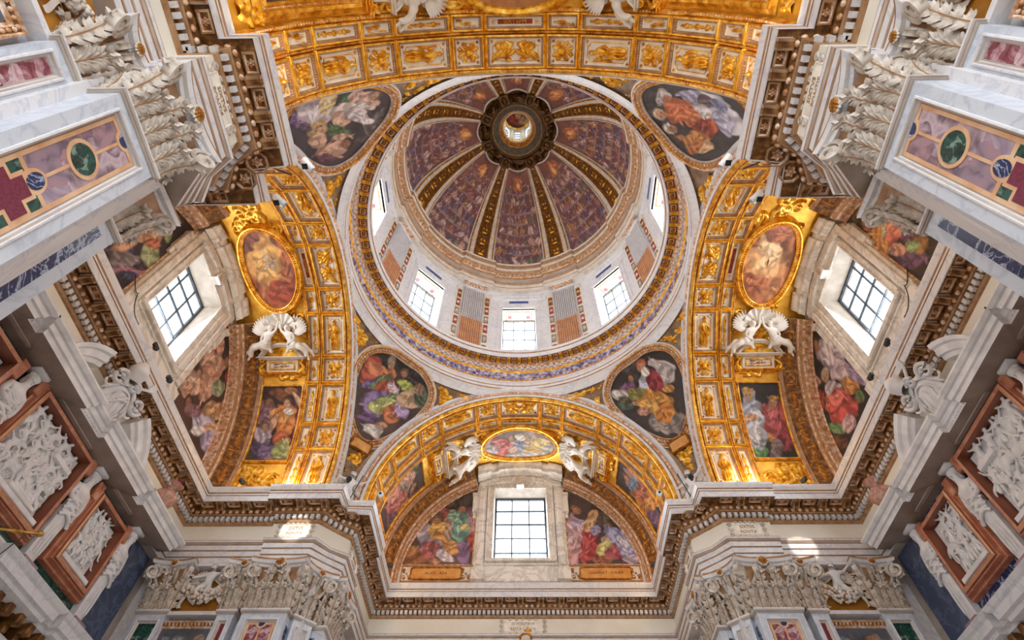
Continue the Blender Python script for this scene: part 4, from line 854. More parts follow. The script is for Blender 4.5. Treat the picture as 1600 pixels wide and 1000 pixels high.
ANGEL_ROBE = folds(skin_mesh('robe', [(.04, .33, .2, .13), (-.02, .16, .2, .115), (-.1, 0, .18, .15), (-.28, -.02, .24, .125), (-.46, -.09, .28, .10), (-.54, -.24, .23, .085), (-.60, -.40, .19, .075), (-.3, 0, .12, .11), (-.5, -.03, .15, .09), (-.64, -.18, .12, .075), (-.72, -.30, .1, .06), (.06, -.10, .17, .07), (.14, -.26, .17, .05), (-.22, -.2, .14, .07)],
    [(0, 1), (1, 2), (2, 3), (3, 4), (4, 5), (5, 6), (2, 7), (7, 8), (8, 9), (9, 10), (2, 11), (11, 12), (2, 13)], 'stucco', 2))
mb = MB(); ellipsoid(mb, (.1, .6, .2), (.1, .1, .1), 0, 10, 6); ellipsoid(mb, (.06, .54, .16), (.07, .1, .08), 0, 8, 5); ANGEL_HAIR = meshdata('hair', mb, 'stucco', 180)
def angel(F, sx, label, group=None):
    Fm = F @ Matrix.Diagonal((sx, 1, 1, 1)) @ Matrix.Scale(1.12, 4)
    t = thing('angel_statue', F.translation, label, 'statue', group)
    link('body', ANGEL_BODY, t, Fm); link('robe', ANGEL_ROBE, t, Fm); link('hair', ANGEL_HAIR, t, Fm)
    link('wing', WING, t, Fm @ Matrix.Translation((-.1, .3, .04)) @ Matrix.Rotation(1.2, 4, 'Z'))
    return t
def shell_mesh():
    mb = MB(); n = 45; a = np.linspace(-.2, PI+.2, n); rr = [0.05, .2, .36, .46, .5]
    V = []
    for r in rr:
        z = .06+.16*(1-(r/.5)**2)*0+.22*(r/.5)**1.5-.05+.055*np.cos(a*13)*(r/.5); V.append(np.stack([r*np.cos(a)*(1+.05*np.cos(a*13)*(r > .4)), r*np.sin(a), z], 1))
    mb.add(np.concatenate(V), gridf(len(rr), n), 0); ellipsoid(mb, (0, .02, .1), (.1, .08, .1), 0, 10, 6)
    return meshdata('shell', mb, 'stucco', 180)
SHELL = shell_mesh()
def aedicule_meshes():
    out = {}
    mb = MB(); bbox_bev(mb, -.66, .66, -1.36, -1.06, 0, .06, .03); out['gold_tablet'] = (meshdata('gold_tablet', mb, 'gold_flat'), None)
    mb = MB()
    for y0, y1, x, z in ((-1.05, -1.0, .86, .12), (-1.0, -.94, .9, .2), (-.94, -.9, .94, .26)): bbox_bev(mb, -x, x, y0, y1, 0, z, .02)
    for k in range(20): ellipsoid(mb, (-.82+k*1.64/19, -.97, .2), (.035, .03, .05), 0, 6, 4)
    out['lower_cornice'] = (meshdata('lower_cornice', mb, 'gold'), None)
    mb = MB(); box(mb, -.6, .6, -.9, -.46, 0, .14); loop_sweep(mb, lambda s, t, h: LOC(s, t, h+.14), rect(-.5, .5, -.83, -.53), [(0, 0), (.01, .03), (.05, .03), (.06, -.02)], 1)
    h = hf_scroll(91, 40, 20, 1, 1, 5); h.mesh(mb, lambda s, t, z: LOC(s, t-.68, z+.13), .36, .1, .1, 2); out['frieze_panel'] = (meshdata('frieze_panel', mb, ['stucco', 'gold', 'old_gold'], 40), None)
    for sx in (-1, 1):
        mb = MB(); P = [(sx*(.72+.1*math.sin(t*5)), -.92+.5*t, .14+.12*math.cos(t*4)) for t in np.linspace(0, 1, 14)]; tube(mb, P, .07, 8)
        for cy in (-.9, -.45):
            t = np.linspace(0, 3.4*PI, 26); tube(mb, np.stack([sx*.74+.11*(1-t/14)*np.cos(t), cy+.11*(1-t/14)*np.sin(t), 0*t+.2], 1), .035, 6)
        out['console%d' % sx] = (meshdata('console', mb, 'gold', 60), 'console')
    mb = MB()
    for y0, y1, x, z in ((-.46, -.42, .78, .2), (-.42, -.36, .86, .3), (-.36, -.31, .92, .36)): bbox_bev(mb, -x, x, y0, y1, 0, z, .02)
    a = np.linspace(math.radians(28), math.radians(152), 25)
    pr = [(1.00, 0), (1.0, .3), (.96, .36), (.92, .34), (.9, .26), (.84, .24), (.84, .1)]
    mb.add(np.concatenate([np.stack([r*np.cos(a), r*np.sin(a)-.79, 0*a+z], 1) for r, z in pr]), gridf(len(pr), 25), 0)
    out['pediment'] = (meshdata('pediment', mb, 'stucco', 40), None)
    mb = MB(); a = np.linspace(math.radians(28), math.radians(152), 15); V = np.vstack([np.stack([.88*np.cos(a), .88*np.sin(a)-.79, 0*a+.1], 1)]); mb.add(V, [list(range(15))], 0)
    hf_scroll(93, 40, 20, 1, 1, 4).mesh(mb, lambda s, t, z: LOC(s, t-.12, z+.1), .5, .12, .12, 0); out['tympanum'] = (meshdata('tympanum', mb, 'gold', 60), None)
    return out
AED = aedicule_meshes()
WHERE = {('left', 1): 'left vault', ('right', 1): 'right vault', ('back', -1): 'left flank of rear vault', ('back', 1): 'right flank of rear vault', ('front', -1): 'left flank of near vault', ('front', 1): 'right flank of near vault', ('left', -1): '', ('right', -1): ''}
for arm in ('left', 'right', 'back', 'front'):
    V = VAULT[arm]; b = barrel(arm); E = END[arm]; off = 0.0 if arm != 'back' else .0
    dc = 9.05
    # scroll relief filling the ground
    mb = MB(); h = hf_scroll(201+len(arm), 70, 110, 1.05, 2.2, 26); h.mesh(mb, lambda s, t, z: b(s, t, z), .86, 1.0, .5, 0, dc, 0)
    for sg in (-1, 1):
        h = hf_scroll(211+sg, 50, 70, 1.0, 1.4, 16); h.mesh(mb, lambda s, t, z: b(s, t, z), .86, .95, .45, 0, dc, sg*math.radians(33)*RV)
        h = hf_scroll(221+sg, 50, 24, 1.0, .5, 8); h.mesh(mb, lambda s, t, z: b(s, t, z), .85, .9, .35, 0, dc, sg*math.radians(86.5)*RV)
    mk('scroll_relief', mb, ['gold'], V, 180)
    for sg in (-1, 1):
        if (arm in ('left', 'right')) and sg == -1: continue
        F = barrel_frame(arm, dc, sg*34., .06)
        w = WHERE[(arm, sg)]
        t = thing('pediment_frame', F.translation, 'gilt and white curved pediment, '+w, 'aedicule', None)
        for nm, (me, real) in AED.items(): link(real or nm, me, t, F)
        link('shell', SHELL, t, F @ Matrix.Translation((0, .80, .12)) @ Matrix.Scale(1.2, 4))
        for sx in (-1, 1):
            G = F @ Matrix.Translation((sx*-.42, .12, .22))
            side = {('left', -1): 'nearer the lunette', ('left', 1): 'nearer the dome'}.get((arm, sx), 'first' if sx < 0 else 'second')
            dpt = (arm_pt(arm, 1, 0, 0)[0] @ (np.array(G.translation)-np.array(F.translation)))
            angel(G, sx, 'white angel reclining on the pediment, %s, on the %s side' % (w, 'window' if dpt > 0 else 'dome'))
    # splayed arch framing the lunette
    if arm == 'front': continue
    mb = MB(); th = np.linspace(-PI/2, PI/2, 73); R = []
    pr = [(RV+.02, E-1.0, 0), (5.48, E-1.06, 0), (5.42, E-1.06, 1), (5.38, E-1.0, 1), (5.34, E-.96, 2), (5.06, E-.52, 1), (5.02, E-.5, 0), (4.97, E-.46, 1), (4.93, E-.36, 0), (4.9, E-.3, 0), (4.88, E+.02, 0)]
    T0 = math.radians(23.5)
    for sg in (-1, 1):
        th = sg*np.linspace(T0, PI/2, 37); R = []; mb = MB()
        for r, d, m in pr: R.append(arm_pt(arm, d, np.concatenate([r*np.sin(th), [sg*r]]), np.concatenate([ZC+r*np.cos(th), [11.95]])))
        for i in range(len(pr)-1): mb.add(np.concatenate(R[i:i+2]), gridf(2, 38), pr[i][2])
        mb.add(np.array([q[0] for q in R]), [list(range(len(R)))], 0)
        arch = mk('lunette_arch', mb, ['pinkstone', 'brownline', 'brown'], V, 40)
    def spl(s, t, h, E=E, arm=arm):
        s = np.asarray(s, float)/RV; t = np.asarray(t, float); h = np.asarray(h, float); r = 5.2+t*.14-h*.8; d = E-.74-t*.22-h*.55
        return arm_pt(arm, d, r*np.sin(s), ZC+r*np.cos(s))
    mb = MB()
    for sg in (-1, 1):
        for off in (1.3, -1.25): beads(mb, spl, np.stack([sg*np.radians(np.linspace(24, 93, 160))*RV, np.full(160, off)], 1), 0, .0, .1, .035, 0, .05, False)
    tag(mk('bead_course', mb, ['pinkstone'], arch, 180), kind='stuff')
    mb = MB()
    for i, t in enumerate(np.arange(-88, 89, 8.)):
        c = math.radians(t)*RV
        if abs(t) < 27: continue
        if i % 2: P = rect(c-.32, c+.32, -.7, .7); loop_sweep(mb, spl, P, [(0, 0), (.02, .03), (.06, .03), (.08, 0)], 0); hf_scroll(300+i % 3, 26, 16, 1, 1, 4).mesh(mb, lambda s, tt, z: spl(s, tt, z), .2, .5, .12, 0, c, 0)
        else: h = hf_candelabra(i % 4); h.mesh(mb, lambda s, tt, z: spl(tt+c, s, z), 1.6, .24, .14, 0)
    mk('arch_ornament', mb, ['old_gold'], V, 180)
# ------------------------------------------------------------------ lunette windows and their marble surrounds
def prof_h(mb, f, a0, a1, z0, z1, prof, mat=0):
    """straight horizontal cornice on a wall between a0 and a1: prof = [(z, h)] with returns at both ends"""
    R = []
    for z, h in prof: R.append(f(np.array([a0-h, a1+h]), np.array([z, z]), np.array([h, h])))
    Rl = [f(np.array([a0-h]), np.array([z]), np.array([h])) for z, h in prof]; L0 = [f(np.array([a0-h]), np.array([z]), np.array([0.])) for z, h in prof]
    mb.add(np.concatenate(R), gridf(len(prof), 2), mat); mb.add(np.concatenate([np.concatenate([p, q]) for p, q in zip(Rl, L0)]), gridf(len(prof), 2), mat)
    Rl = [f(np.array([a1+h]), np.array([z]), np.array([h])) for z, h in prof]; L0 = [f(np.array([a1+h]), np.array([z]), np.array([0.])) for z, h in prof]
    mb.add(np.concatenate([np.concatenate([p, q]) for p, q in zip(Rl, L0)]), gridf(len(prof), 2), mat)
def fbox(mb, f, a0, a1, z0, z1, h, mat=0, b=.02):
    a = np.array([a0, a1, a1, a0]); z = np.array([z0, z0, z1, z1]); ai = np.array([a0+b, a1-b, a1-b, a0+b]); zi = np.array([z0+b, z0+b, z1-b, z1-b])
    V = np.concatenate([f(a, z, 0*a-.02), f(a, z, 0*a+h-b), f(ai, zi, 0*a+h)]); mb.add(V, gridf(3, 4, False, True).tolist()+[[8, 9, 10, 11]], mat)
NW = [0]
def window(name, f, a0, a1, z0, z1, cols, rows, rec, bar=.03, fr=.06):
    """glazed window: frame, bars and single panes; f maps (s, t, h), rec = recess of the glass"""
    mb = MB()
    for s0, s1, t0, t1 in ((a0, a0+fr, z0, z1), (a1-fr, a1, z0, z1), (a0, a1, z0, z0+fr), (a0, a1, z1-fr, z1)): fbox(mb, lambda s, t, h: f(s, t, h-rec), s0, s1, t0, t1, .06, 0, .01)
    w = root(name, mb, 'iron', kind='structure')
    mb = MB()
    for c in range(1, cols): x = a0+(a1-a0)*c/cols; fbox(mb, lambda s, t, h: f(s, t, h-rec), x-bar/2, x+bar/2, z0, z1, .04, 0, .005)
    for r in range(1, rows): y = z0+(z1-z0)*r/rows; fbox(mb, lambda s, t, h: f(s, t, h-rec), a0, a1, y-bar/2, y+bar/2, .045, 0, .005)
    mk('glazing_bars', mb, 'iron', w)
    for c in range(cols):
        for r in range(rows):
            x0, x1 = a0+(a1-a0)*c/cols, a0+(a1-a0)*(c+1)/cols; y0, y1 = z0+(z1-z0)*r/rows, z0+(z1-z0)*(r+1)/rows
            mb = MB(); mb.add(f(np.array([x0, x1, x1, x0]), np.array([y0, y0, y1, y1]), np.full(4, -rec+.01)), [[0, 1, 2, 3]]); mk('pane', mb, 'pane', w)
    return w
for arm in ('left', 'right', 'back', 'front'):
    NW[0] += 1; d = END[arm]; f = endwall(arm, d); a0, a1, z0, z1 = WIN[arm]
    w = window('window_%d' % NW[0], f, a0*.985, a1*.985, z0, z1-.08, 3, 5, .6, .05, .08)
    mb = MB()
    # moulded architrave round the opening
    P = rect(a0, a1, z0, z1); loop_sweep(mb, f, P, [(0, -.1), (0, .08), (-.06, .1), (-.08, .05), (-.2, .07), (-.22, .13), (-.30, .15), (-.32, .02)], 0)
    W2 = a1+.34
    for sg in (-1, 1):
        s0, s1 = sorted((sg*W2, sg*(W2+.42)))
        fbox(mb, f, s0, s1, z0-.85, z1+.12, .12); fbox(mb, f, s0+.1, s1-.1, z0-.3, z1+.1, .2); fbox(mb, f, s0-.06, s1+.06, z0-.95, z0-.45, .26)
        # scrolled ear
        e0, e1 = sorted((sg*(W2+.40), sg*(W2+.62))); fbox(mb, f, e0, e1, z1-1.35, z1-.45, .16); fbox(mb, f, e0+.04, e1-.04, z1-1.65, z1-1.35, .12); fbox(mb, f, e0-.02, e1+.02, z1-.5, z1-.36, .24)
    fbox(mb, f, -W2, W2, z0-.95, z0-.05, .08); fbox(mb, f, -a1-.3, a1+.3, z0-.16, z0-.02, .22)
    hx = .62 if arm != 'back' else .85                          # curved entablature following the vault
    def curved(x0, x1, prof, n=25):
        S = np.linspace(x0, x1, n); R = [f(S, z-.11*S**2, np.full(n, h)) for z, h in prof]; mb.add(np.concatenate(R), gridf(len(prof), n), 0)
        for e in (0, -1): mb.add(np.concatenate([np.stack([q[e] for q in R]), np.stack([f(np.array([S[e]]), np.array([z-.11*S[e]**2]), np.array([0.]))[0] for z, h in prof])]), gridf(2, len(prof)), 0)
    curved(-W2-.36, W2+.36, [(z1+.30, -.02), (z1+.30, .235), (z1+.62, .235)])
    for x0, x1, hh in ((-W2-.30, W2+.30, 0.), (-1.0, 1.0, .10), (-W2-.42, -W2+.2, .10), (W2-.2, W2+.42, .10)):
        k = hx-.12
        curved(x0, x1, [(z1+.58, .18+hh), (z1+.64, .24+hh), (z1+.68, .28+hh), (z1+.70, k*.72+hh), (z1+.84, k*.76+hh), (z1+.87, k*.84+hh), (z1+.95, k*.97+hh), (z1+1.02, k+hh), (z1+1.06, k+hh), (z1+1.06, 0)])
    sur = mk('window_surround', mb, 'winstone', w, 35)
    mb = MB(); fbox(mb, f, -.17, .17, z1-.02, z1+.72, .26); fbox(mb, f, -.22, .22, z1+.55, z1+.72, .34)
    for k in range(3): fbox(mb, f, -.13+.09*k, -.06+.09*k, z1+.02, z1+.5, .31)
    t_ = np.linspace(0, PI, 10); tube(mb, f(0*t_-.0+np.linspace(-.17, .17, 10), 0*t_+z1+.04, 0*t_+.26), .07, 8)
    mk('keystone', mb, 'winstone', w, 35)
# ------------------------------------------------------------------ drum: windows, fluted pilasters, coloured plaques
PLACES = ['right side', 'far right', 'far', 'far left', 'left side', 'near left', 'near', 'near right']
for k in range(8):
    NW[0] += 1
    def f(s, t, h, k=k):
        a = math.radians(45*k); c, n = np.array([math.cos(a), math.sin(a), 0]), np.array([-math.sin(a), math.cos(a), 0]); s, t, h = np.broadcast_arrays(np.asarray(s, float), np.asarray(t, float), np.asarray(h, float))
        return (c*(RD*.993-h[..., None])+n*s[..., None]+np.array([0, 0, 1.])*t[..., None]).reshape(-1, 3)
    hw = RD*math.sin(AW)
    w = window('window_%d' % NW[0], f, -hw*1.02, hw*1.02, ZW0-.1, ZW1-.02, 3, 5, .8, .035, .05)
    mb = MB(); loop_sweep(mb, f, rect(-hw, hw, ZW0-.3, ZW1), [(0, -.08), (0, .05), (-.05, .07), (-.07, .03), (-.18, .05), (-.2, .1), (-.26, .1), (-.28, -.05)], 0)
    fbox(mb, f, -hw-.34, hw+.34, ZW1+.28, ZW1+.78, .1); prof_h(mb, f, -hw-.4, hw+.4, 0, 0, [(ZW1+.78, .05), (ZW1+.86, .1), (ZW1+.9, .22), (ZW1+1.0, .24), (ZW1+1.04, .0)])
    mk('window_surround', mb, 'white', w, 35)
    mb = MB(); fbox(mb, f, -.52, .52, ZW1+.40, ZW1+.60, .135); mk('lintel_plaque', mb, 'blueplaque', w)
    mb = MB(); a = np.linspace(0, PI, 17); P = np.stack([.62*np.cos(a), ZW1+1.08+.3*np.sin(a)], 1); loop_sweep(mb, f, P, [(0, 0), (0, .12), (.06, .14), (.09, .06)], 0); fill(mb, f, inset(P, .09), .05, 1); mk('pediment', mb, ['white', 'greyplaque'], w)
for k in range(8):
    a = math.radians(22.5+45*k)
    def f(s, t, h, a=a):
        """curved sheet along the drum: s = arc length from the pilaster's axis"""
        an = a+np.asarray(s, float)/RD; r = RD-np.asarray(h, float); an, r, t = np.broadcast_arrays(an, r, np.asarray(t, float))
        return np.stack([r*np.cos(an), r*np.sin(an), t], -1).reshape(-1, 3)
    t = thing('fluted_pilaster', f(np.array([0.]), np.array([20.75]), np.array([0.]))[0], 'fluted drum pilaster with flower plaques, '+['rightmost one in view', 'just right of the rear window', 'just left of the rear window', 'leftmost one in view', 'left, hidden by the ring', 'front left, hidden by the ring', 'front right, hidden by the ring', 'right, hidden by the ring'][k], 'pilaster')
    hw = .60; mb = MB(); nf = 11
    for z0, z1, m in ((20.7, 23.4, 1), (23.4, 26.5, 0)):
        S = np.linspace(-hw, hw, nf*8+1); ph = (S+hw)/(2*hw)*nf; hgt = .15+(.06*np.abs(np.sin(ph*PI)) if m else .03-.11*np.abs(np.sin(ph*PI))**.7)
        V = np.concatenate([f(S, np.full(len(S), z), hgt) for z in (z0, z1)]); q = gridf(2, len(S)); dk = np.isin(q[:, 0] % 8, (3, 4)) if not m else np.isin(q[:, 0] % 8, (0, 7)); mb.add(V, q[~dk], m); mb.add(V, q[dk], 2)  # shade painted into the flute bottoms; reed joints darkened the same way
    for sx in (-1, 1): V = f(np.full(4, sx*hw), np.array([20.7, 26.5, 26.5, 20.7]), np.array([0, 0, .15, .15])); mb.add(V, [[0, 1, 2, 3]], 0)
    mk('fluted_shaft', mb, ['white', 'reed', 'fluteshade'], t, 50)
    mb = MB(); fbox(mb, f, -.66, .66, 26.42, 26.52, .2); 
    for r in range(2):
        for j in range(6-r):
            s = -.5+j*.2+.1*r; z = 26.55+.14*r
            for q in range(3): ellipsoid(mb, (0, 0, 0), (.07, .1-.02*q, .05), 1, 7, 5, frame(f(np.array([s]), np.array([z+.06*q]), np.array([.16+.04*q+.03*r]))[0], (-math.sin(a), math.cos(a), 0), (0, 0, 1), (-math.cos(a), -math.sin(a), 0)))
    for sx in (-1, 1):
        q = np.linspace(0, 3.4*PI, 22); tube(mb, f(sx*.58+.13*(1-q/14)*np.cos(q), 26.82+.13*(1-q/14)*np.sin(q), .24+0*q), .03, 6, 1)
    fbox(mb, f, -.74, .74, 26.92, 27.0, .28)
    mk('capital', mb, ['white', 'pinkstone'], t, 60)
    for sx in (-1, 1):
        mb = MB(); x0, x1 = sorted((sx*.64, sx*.97)); fbox(mb, f, x0, x1, 20.7, 26.5, .05); strip = mk('side_strip', mb, 'stucco', t)
        for i, (z, h) in enumerate(((21.25, .34), (22.15, .3), (23.0, .34), (23.85, .3), (24.7, .34), (25.6, .4))):
            mb = MB(); P = rect(x0+.05, x1-.05, z-h, z+h); loop_sweep(mb, f, P, [(0, .05), (.01, .09), (.03, .09), (.035, .065)], 1); fill(mb, f, inset(P, .035), .068, 0)
            G = frame(f(np.array([(x0+x1)/2]), np.array([z]), np.array([.068]))[0], (-math.sin(a), math.cos(a), 0), (0, 0, 1), (-math.cos(a), -math.sin(a), 0))
            for q in range(3): ellipsoid(mb, ((q-1)*.05, .0+.06*(q == 1), 0), (.035, .07, .03), 2, 7, 4, G)
            if i % 2 == 0: ellipsoid(mb, (0, -.07, 0), (.08, .05, .03), 2, 8, 4, G)
            mk('plaque', mb, [['redplaque', 'greyplaque', 'redplaque', 'greyplaque', 'greyplaque', 'old_gold'][i] if i != 4 else 'redplaque', 'old_gold', 'stucco'], strip)
# ------------------------------------------------------------------ dome ribs, dome pictures, lantern
RIB_NAMES = ['right, second from the rear', 'rear right', 'rear left', 'left, second from the rear', 'left, towards the front', 'front left', 'front right', 'right, towards the front']
def rosy(mb, F, r): rosette_verts(mb, r, r*.7, F, 0, 5)
for k in range(8):
    A = 22.5+45*k; n = 26; T = np.linspace(0, 1, n)
    mb = MB(); pr = [(-7.4, 0, 0), (-7.3, .12, 1), (-6.9, .16, 1), (-6.6, .16, 0), (-6.2, .13, 0), (-4.4, .13, 1), (-4.1, .18, 1), (-3.8, .1, 2), (3.8, .1, 1), (4.1, .18, 1), (4.4, .13, 0), (6.2, .13, 0), (6.6, .16, 1), (6.9, .16, 1), (7.3, .12, 0), (7.4, 0, 0)]
    R = [dome(np.full(n, A+s), T, np.full(n, h)) for s, h, m in pr]
    for i in range(len(pr)-1): mb.add(np.concatenate(R[i:i+2]), gridf(2, n), pr[i][2])
    o = mk('dome_rib', mb, ['stucco', 'gold', 'brown'], DOME, 40)
    mb = MB()
    for i, t in enumerate(np.linspace(.03, .97, 24)):
        c, r = dome(np.array([A]), np.array([t]), np.array([.1]))[0], (1-.62*t)
        ux = dome(np.array([A+1]), np.array([t]), np.array([.1]))[0]-dome(np.array([A-1]), np.array([t]), np.array([.1]))[0]; ux /= np.linalg.norm(ux)
        uy = dome(np.array([A]), np.array([t+.01]), np.array([.1]))[0]-dome(np.array([A]), np.array([t-.01]), np.array([.1]))[0]; uy /= np.linalg.norm(uy); F = frame(c, ux, uy, np.cross(ux, uy))
        if i % 3 == 0: rosette_verts(mb, .22*r, .16*r, F, 0, 6)
        elif i % 3 == 1: ellipsoid(mb, (0, 0, .02), (.26*r, .13*r, .1*r), 0, 10, 5, F)
        else:
            for sx in (-1, 1): ellipsoid(mb, (sx*.12*r, 0, .02), (.1*r, .19*r, .09*r), 0, 8, 5, F)
    mk('rib_garland', mb, 'gold', o, 60)
DP = ['rear', 'rear right', 'right', 'front right', 'front', 'front left', 'left', 'rear left']
for j, k in enumerate((2, 1, 0, 7, 6, 5, 4, 3)):
    c = 45*k; rr = random.Random(90+k)
    pt = Paint(-1, 1, 0, 5, '43343c', .03, 40+k, '55382f')
    rows = [(.3, 6, .36), (.85, 7, .34), (1.4, 7, .32), (1.95, 6, .30), (2.45, 6, .28), (2.95, 5, .26), (3.4, 5, .24), (3.8, 4, .2)]
    pt.c = pt.c*1.5
    for z, nfig, r in reversed(rows):
        pt.b_(0, z+r*1.15, 1.1, .05, 0, '7c707c', .15, .5, .3, .2, False)
        for i in range(nfig):
            x = -1+(i+.5+rr.uniform(-.25, .25))*2/nfig; sx = 1.5/nfig; cl = rr.choice(['5e4c5c', '7c5044', '4a4e6c', '7a6a70', '8c7670', '50584e', '84663e', '683c48', '9a8c92', '4c3e58'])
            pt.b_(x, z, sx*.62, r*.72, rr.uniform(-.5, .5), cl, .45, .25, .3, .35, False)
            pt.b_(x+rr.uniform(-.1, .1), z-r*.3, sx*.4, r*.3, rr.uniform(-.9, .9), rr.choice(['8c6c5e', '6c5a70', '74604c', 'a08c84']), .45, .3, .3, .35, False)
            pt.head(x+rr.uniform(-.06, .06), z+r*.82, sx*.26, rr.choice(['a4786a', 'b08672', '8a6458']), rr.choice(['4a2e2a', '5e463c', '6a4a34']), (rr.uniform(-.4, .4), 1))
    pt.b_(0, 4.1, .5, .4, 0, 'a86a34', .35, .5, .2); pt.b_(0, 4.1, .2, .22, 0, 'd8a468', .2, .6); pt.b_(0, 4.75, .8, .2, 0, '55383f', .3, .5)
    pt.c = pt.c*np.array([1.9, 1.65, 1.55])+.015
    def f(s, t, h, c=c): return dome(c+np.asarray(s, float)*14.2, np.asarray(t, float)/5, h)
    P = np.vstack([np.stack([np.linspace(-1, 1, 20), np.full(20, .06)], 1), np.stack([np.full(12, 1.), np.linspace(.1, 4.65, 12)], 1), np.stack([np.linspace(1, -1, 12), 4.75-.1*np.sin(np.linspace(0, PI, 12))], 1), np.stack([np.full(12, -1.), np.linspace(4.65, .1, 12)], 1)])
    keep = [0]+[i for i in range(1, len(P)) if np.linalg.norm(P[i]-P[i-1]) > 1e-3]; P = P[keep]
    o = painted('dome_fresco', f, P, pt, .03, None, 60, 220, label='dark dome fresco of crowded rows of saints, %s panel of the dome' % DP[j], cat='fresco', group=None)
    mb = MB()
    fr = lambda s, t, h: f(s, t, h)
    for e, h0 in ((0, .03),):
        Q = P.copy(); rings = []
        for sc, h in ((1.0, .03), (1.012, .09), (1.05, .09), (1.06, .02)):
            cc = np.array([0, 2.4]); Qs = cc+(P-cc)*[sc, 1+(sc-1)*.5]; rings.append(f(Qs[:, 0], Qs[:, 1], np.full(len(Qs), h)))
        mb.add(np.concatenate(rings), gridf(4, len(P), False, True), 0)
    mk('picture_frame', mb, 'stucco', o)
# lantern: wreath, mouldings and the lit drum above the eye
LZ = 37.05
LANT = lathe_mats([(2.3, LZ+.1, 0), (2.28, LZ-.12, 0), (2.15, LZ-.22, 0), (1.86, LZ-.18, 0), (1.82, LZ-.05, 1), (1.78, LZ-.1, 2), (1.7, LZ-.16, 2), (1.62, LZ-.05, 1), (1.58, LZ+.0, 2), (1.25, LZ+.2, 2), (1.2, LZ+.3, 1), (1.14, LZ+.35, 3), (.98, LZ+.6, 3), (.95, LZ+.8, 1), (.9, LZ+.95, 1), (.93, LZ+1.05, 4), (1.0, LZ+1.2, 4)], 72, 'ceiling_lantern', ['dome_dark', 'gold', 'darkring', 'old_gold', 'cream'], 40)
mb = MB(); rr = random.Random(3)
for i in range(64):
    a = 2*PI*i/64+rr.uniform(-.03, .03); r = rr.uniform(1.9, 2.32); F = frame((r*math.cos(a), r*math.sin(a), LZ-.2+rr.uniform(-.05, .1)), (-math.sin(a), math.cos(a), 0), (math.cos(a), math.sin(a), 0), (0, 0, -1))
    if i % 2: rosette_verts(mb, rr.uniform(.12, .2), .16, F, 0, 5)
    else: ellipsoid(mb, (0, 0, .05), (.12, .2, .1), 0, 8, 5, F)
for i in range(8):
    a = PI/8+i*PI/4; F = frame((2.1*math.cos(a), 2.1*math.sin(a), LZ-.3), (-math.sin(a), math.cos(a), 0), (math.cos(a), math.sin(a), 0), (0, 0, -1))
    box(mb, -.3, .3, -.28, .35, -.05, .12, 0, F); ellipsoid(mb, (0, 0, .12), (.2, .26, .14), 0, 10, 6, F)
mk('gilt_wreath', mb, 'dome_dark', LANT, 60)
# lantern drum with eight little windows
mb = MB(); R2 = 1.02; z0, z1 = LZ+1.2, LZ+4.4
for k in range(8):
    c = 45*k; w = 9
    for a0, a1, b0, b1 in ((c-22.5, c-w, z0, z1), (c+w, c+22.5, z0, z1), (c-w, c+w, z0, z0+.5), (c-w, c+w, z1-.9, z1)):
        a = np.radians(np.linspace(a0, a1, 4)); V = np.concatenate([np.stack([R2*np.cos(a), R2*np.sin(a), 0*a+z], 1) for z in (b0, b1)]); mb.add(V, gridf(2, 4), 0)
    a = math.radians(c+22.5); tube(mb, [(.98*math.cos(a), .98*math.sin(a), z) for z in (z0, z1)], .08, 8, 0)
lathe(mb, [(1.02, z1), (.9, z1+.05), (.95, z1+.2), (1.0, z1+.3)], 48, 1)
mk('lantern_drum', mb, ['cream', 'gold'], LANT)
pt = Paint(-1, 1, -1, 1, '6a3a30', .03, 8); pt.b_(-.2, .2, .6, .5, .3, 'b0402c', .4); pt.b_(.3, -.2, .5, .5, .8, '3c3444', .4); pt.b_(.1, .1, .25, .3, 0, 'd09a70', .3); pt.b_(.5, .5, .4, .3, 0, 'c8a070')
P = ellipse(0, 0, 1, 1, 40)
painted('lantern_fresco', lambda s, t, h: np.stack([np.asarray(s)*1.0, np.asarray(t)*1.0, z1+.3+.5*(1-np.asarray(s)**2-np.asarray(t)**2)], -1).reshape(-1, 3), P, pt, 0, None, 14, 48, label='small red and dark fresco inside the lantern at the top of the dome', cat='fresco')
for k in range(8):
    NW[0] += 1; c = math.radians(45*k); hw = R2*math.sin(math.radians(9))
    def f(s, t, h, c=c):
        s, t, h = np.broadcast_arrays(np.asarray(s, float), np.asarray(t, float), np.asarray(h, float)); u = np.array([math.cos(c), math.sin(c), 0]); n = np.array([-math.sin(c), math.cos(c), 0])
        return (u*(R2*1.0-h[..., None])+n*s[..., None]+np.array([0, 0, 1.])*t[..., None]).reshape(-1, 3)
    window('window_%d' % NW[0], f, -hw, hw, z0+.5, z1-.9, 2, 3, .12, .03, .03)
# ------------------------------------------------------------------ the frescoes and their gilt frames
def paint_art(key, P, bg, bg2, seed, res=.025):
    P = np.asarray(P); x0, y0 = P.min(0)-.05; x1, y1 = P.max(0)+.05; pt = Paint(x0, x1, y0, y1, bg, res, seed, bg2)
    for it in ART[key]:
        if it[0] == 'h': pt.head(it[1], it[2], it[3], it[4], it[5], (it[6], it[7]))
        else: pt.b_(it[0], it[1], it[2]*1.04, it[3]*1.04, it[4], it[5])
    return pt
def chaikin(P, k=3):
    P = np.asarray(P, float)
    for _ in range(k): Q = np.roll(P, -1, 0); P = np.stack([.75*P+.25*Q, .25*P+.75*Q], 1).reshape(-1, 2)
    return P
def pendm(k):
    f = pend(k); return lambda s, t, h: f(np.asarray(s, float)/.1257, 34+np.asarray(t, float)/.1607, h)
TREF = [(0, 43.9), (6.5, 43.7), (11.5, 41.3), (12.9, 38), (11, 33), (7, 27), (3.2, 23), (0, 21.6)]
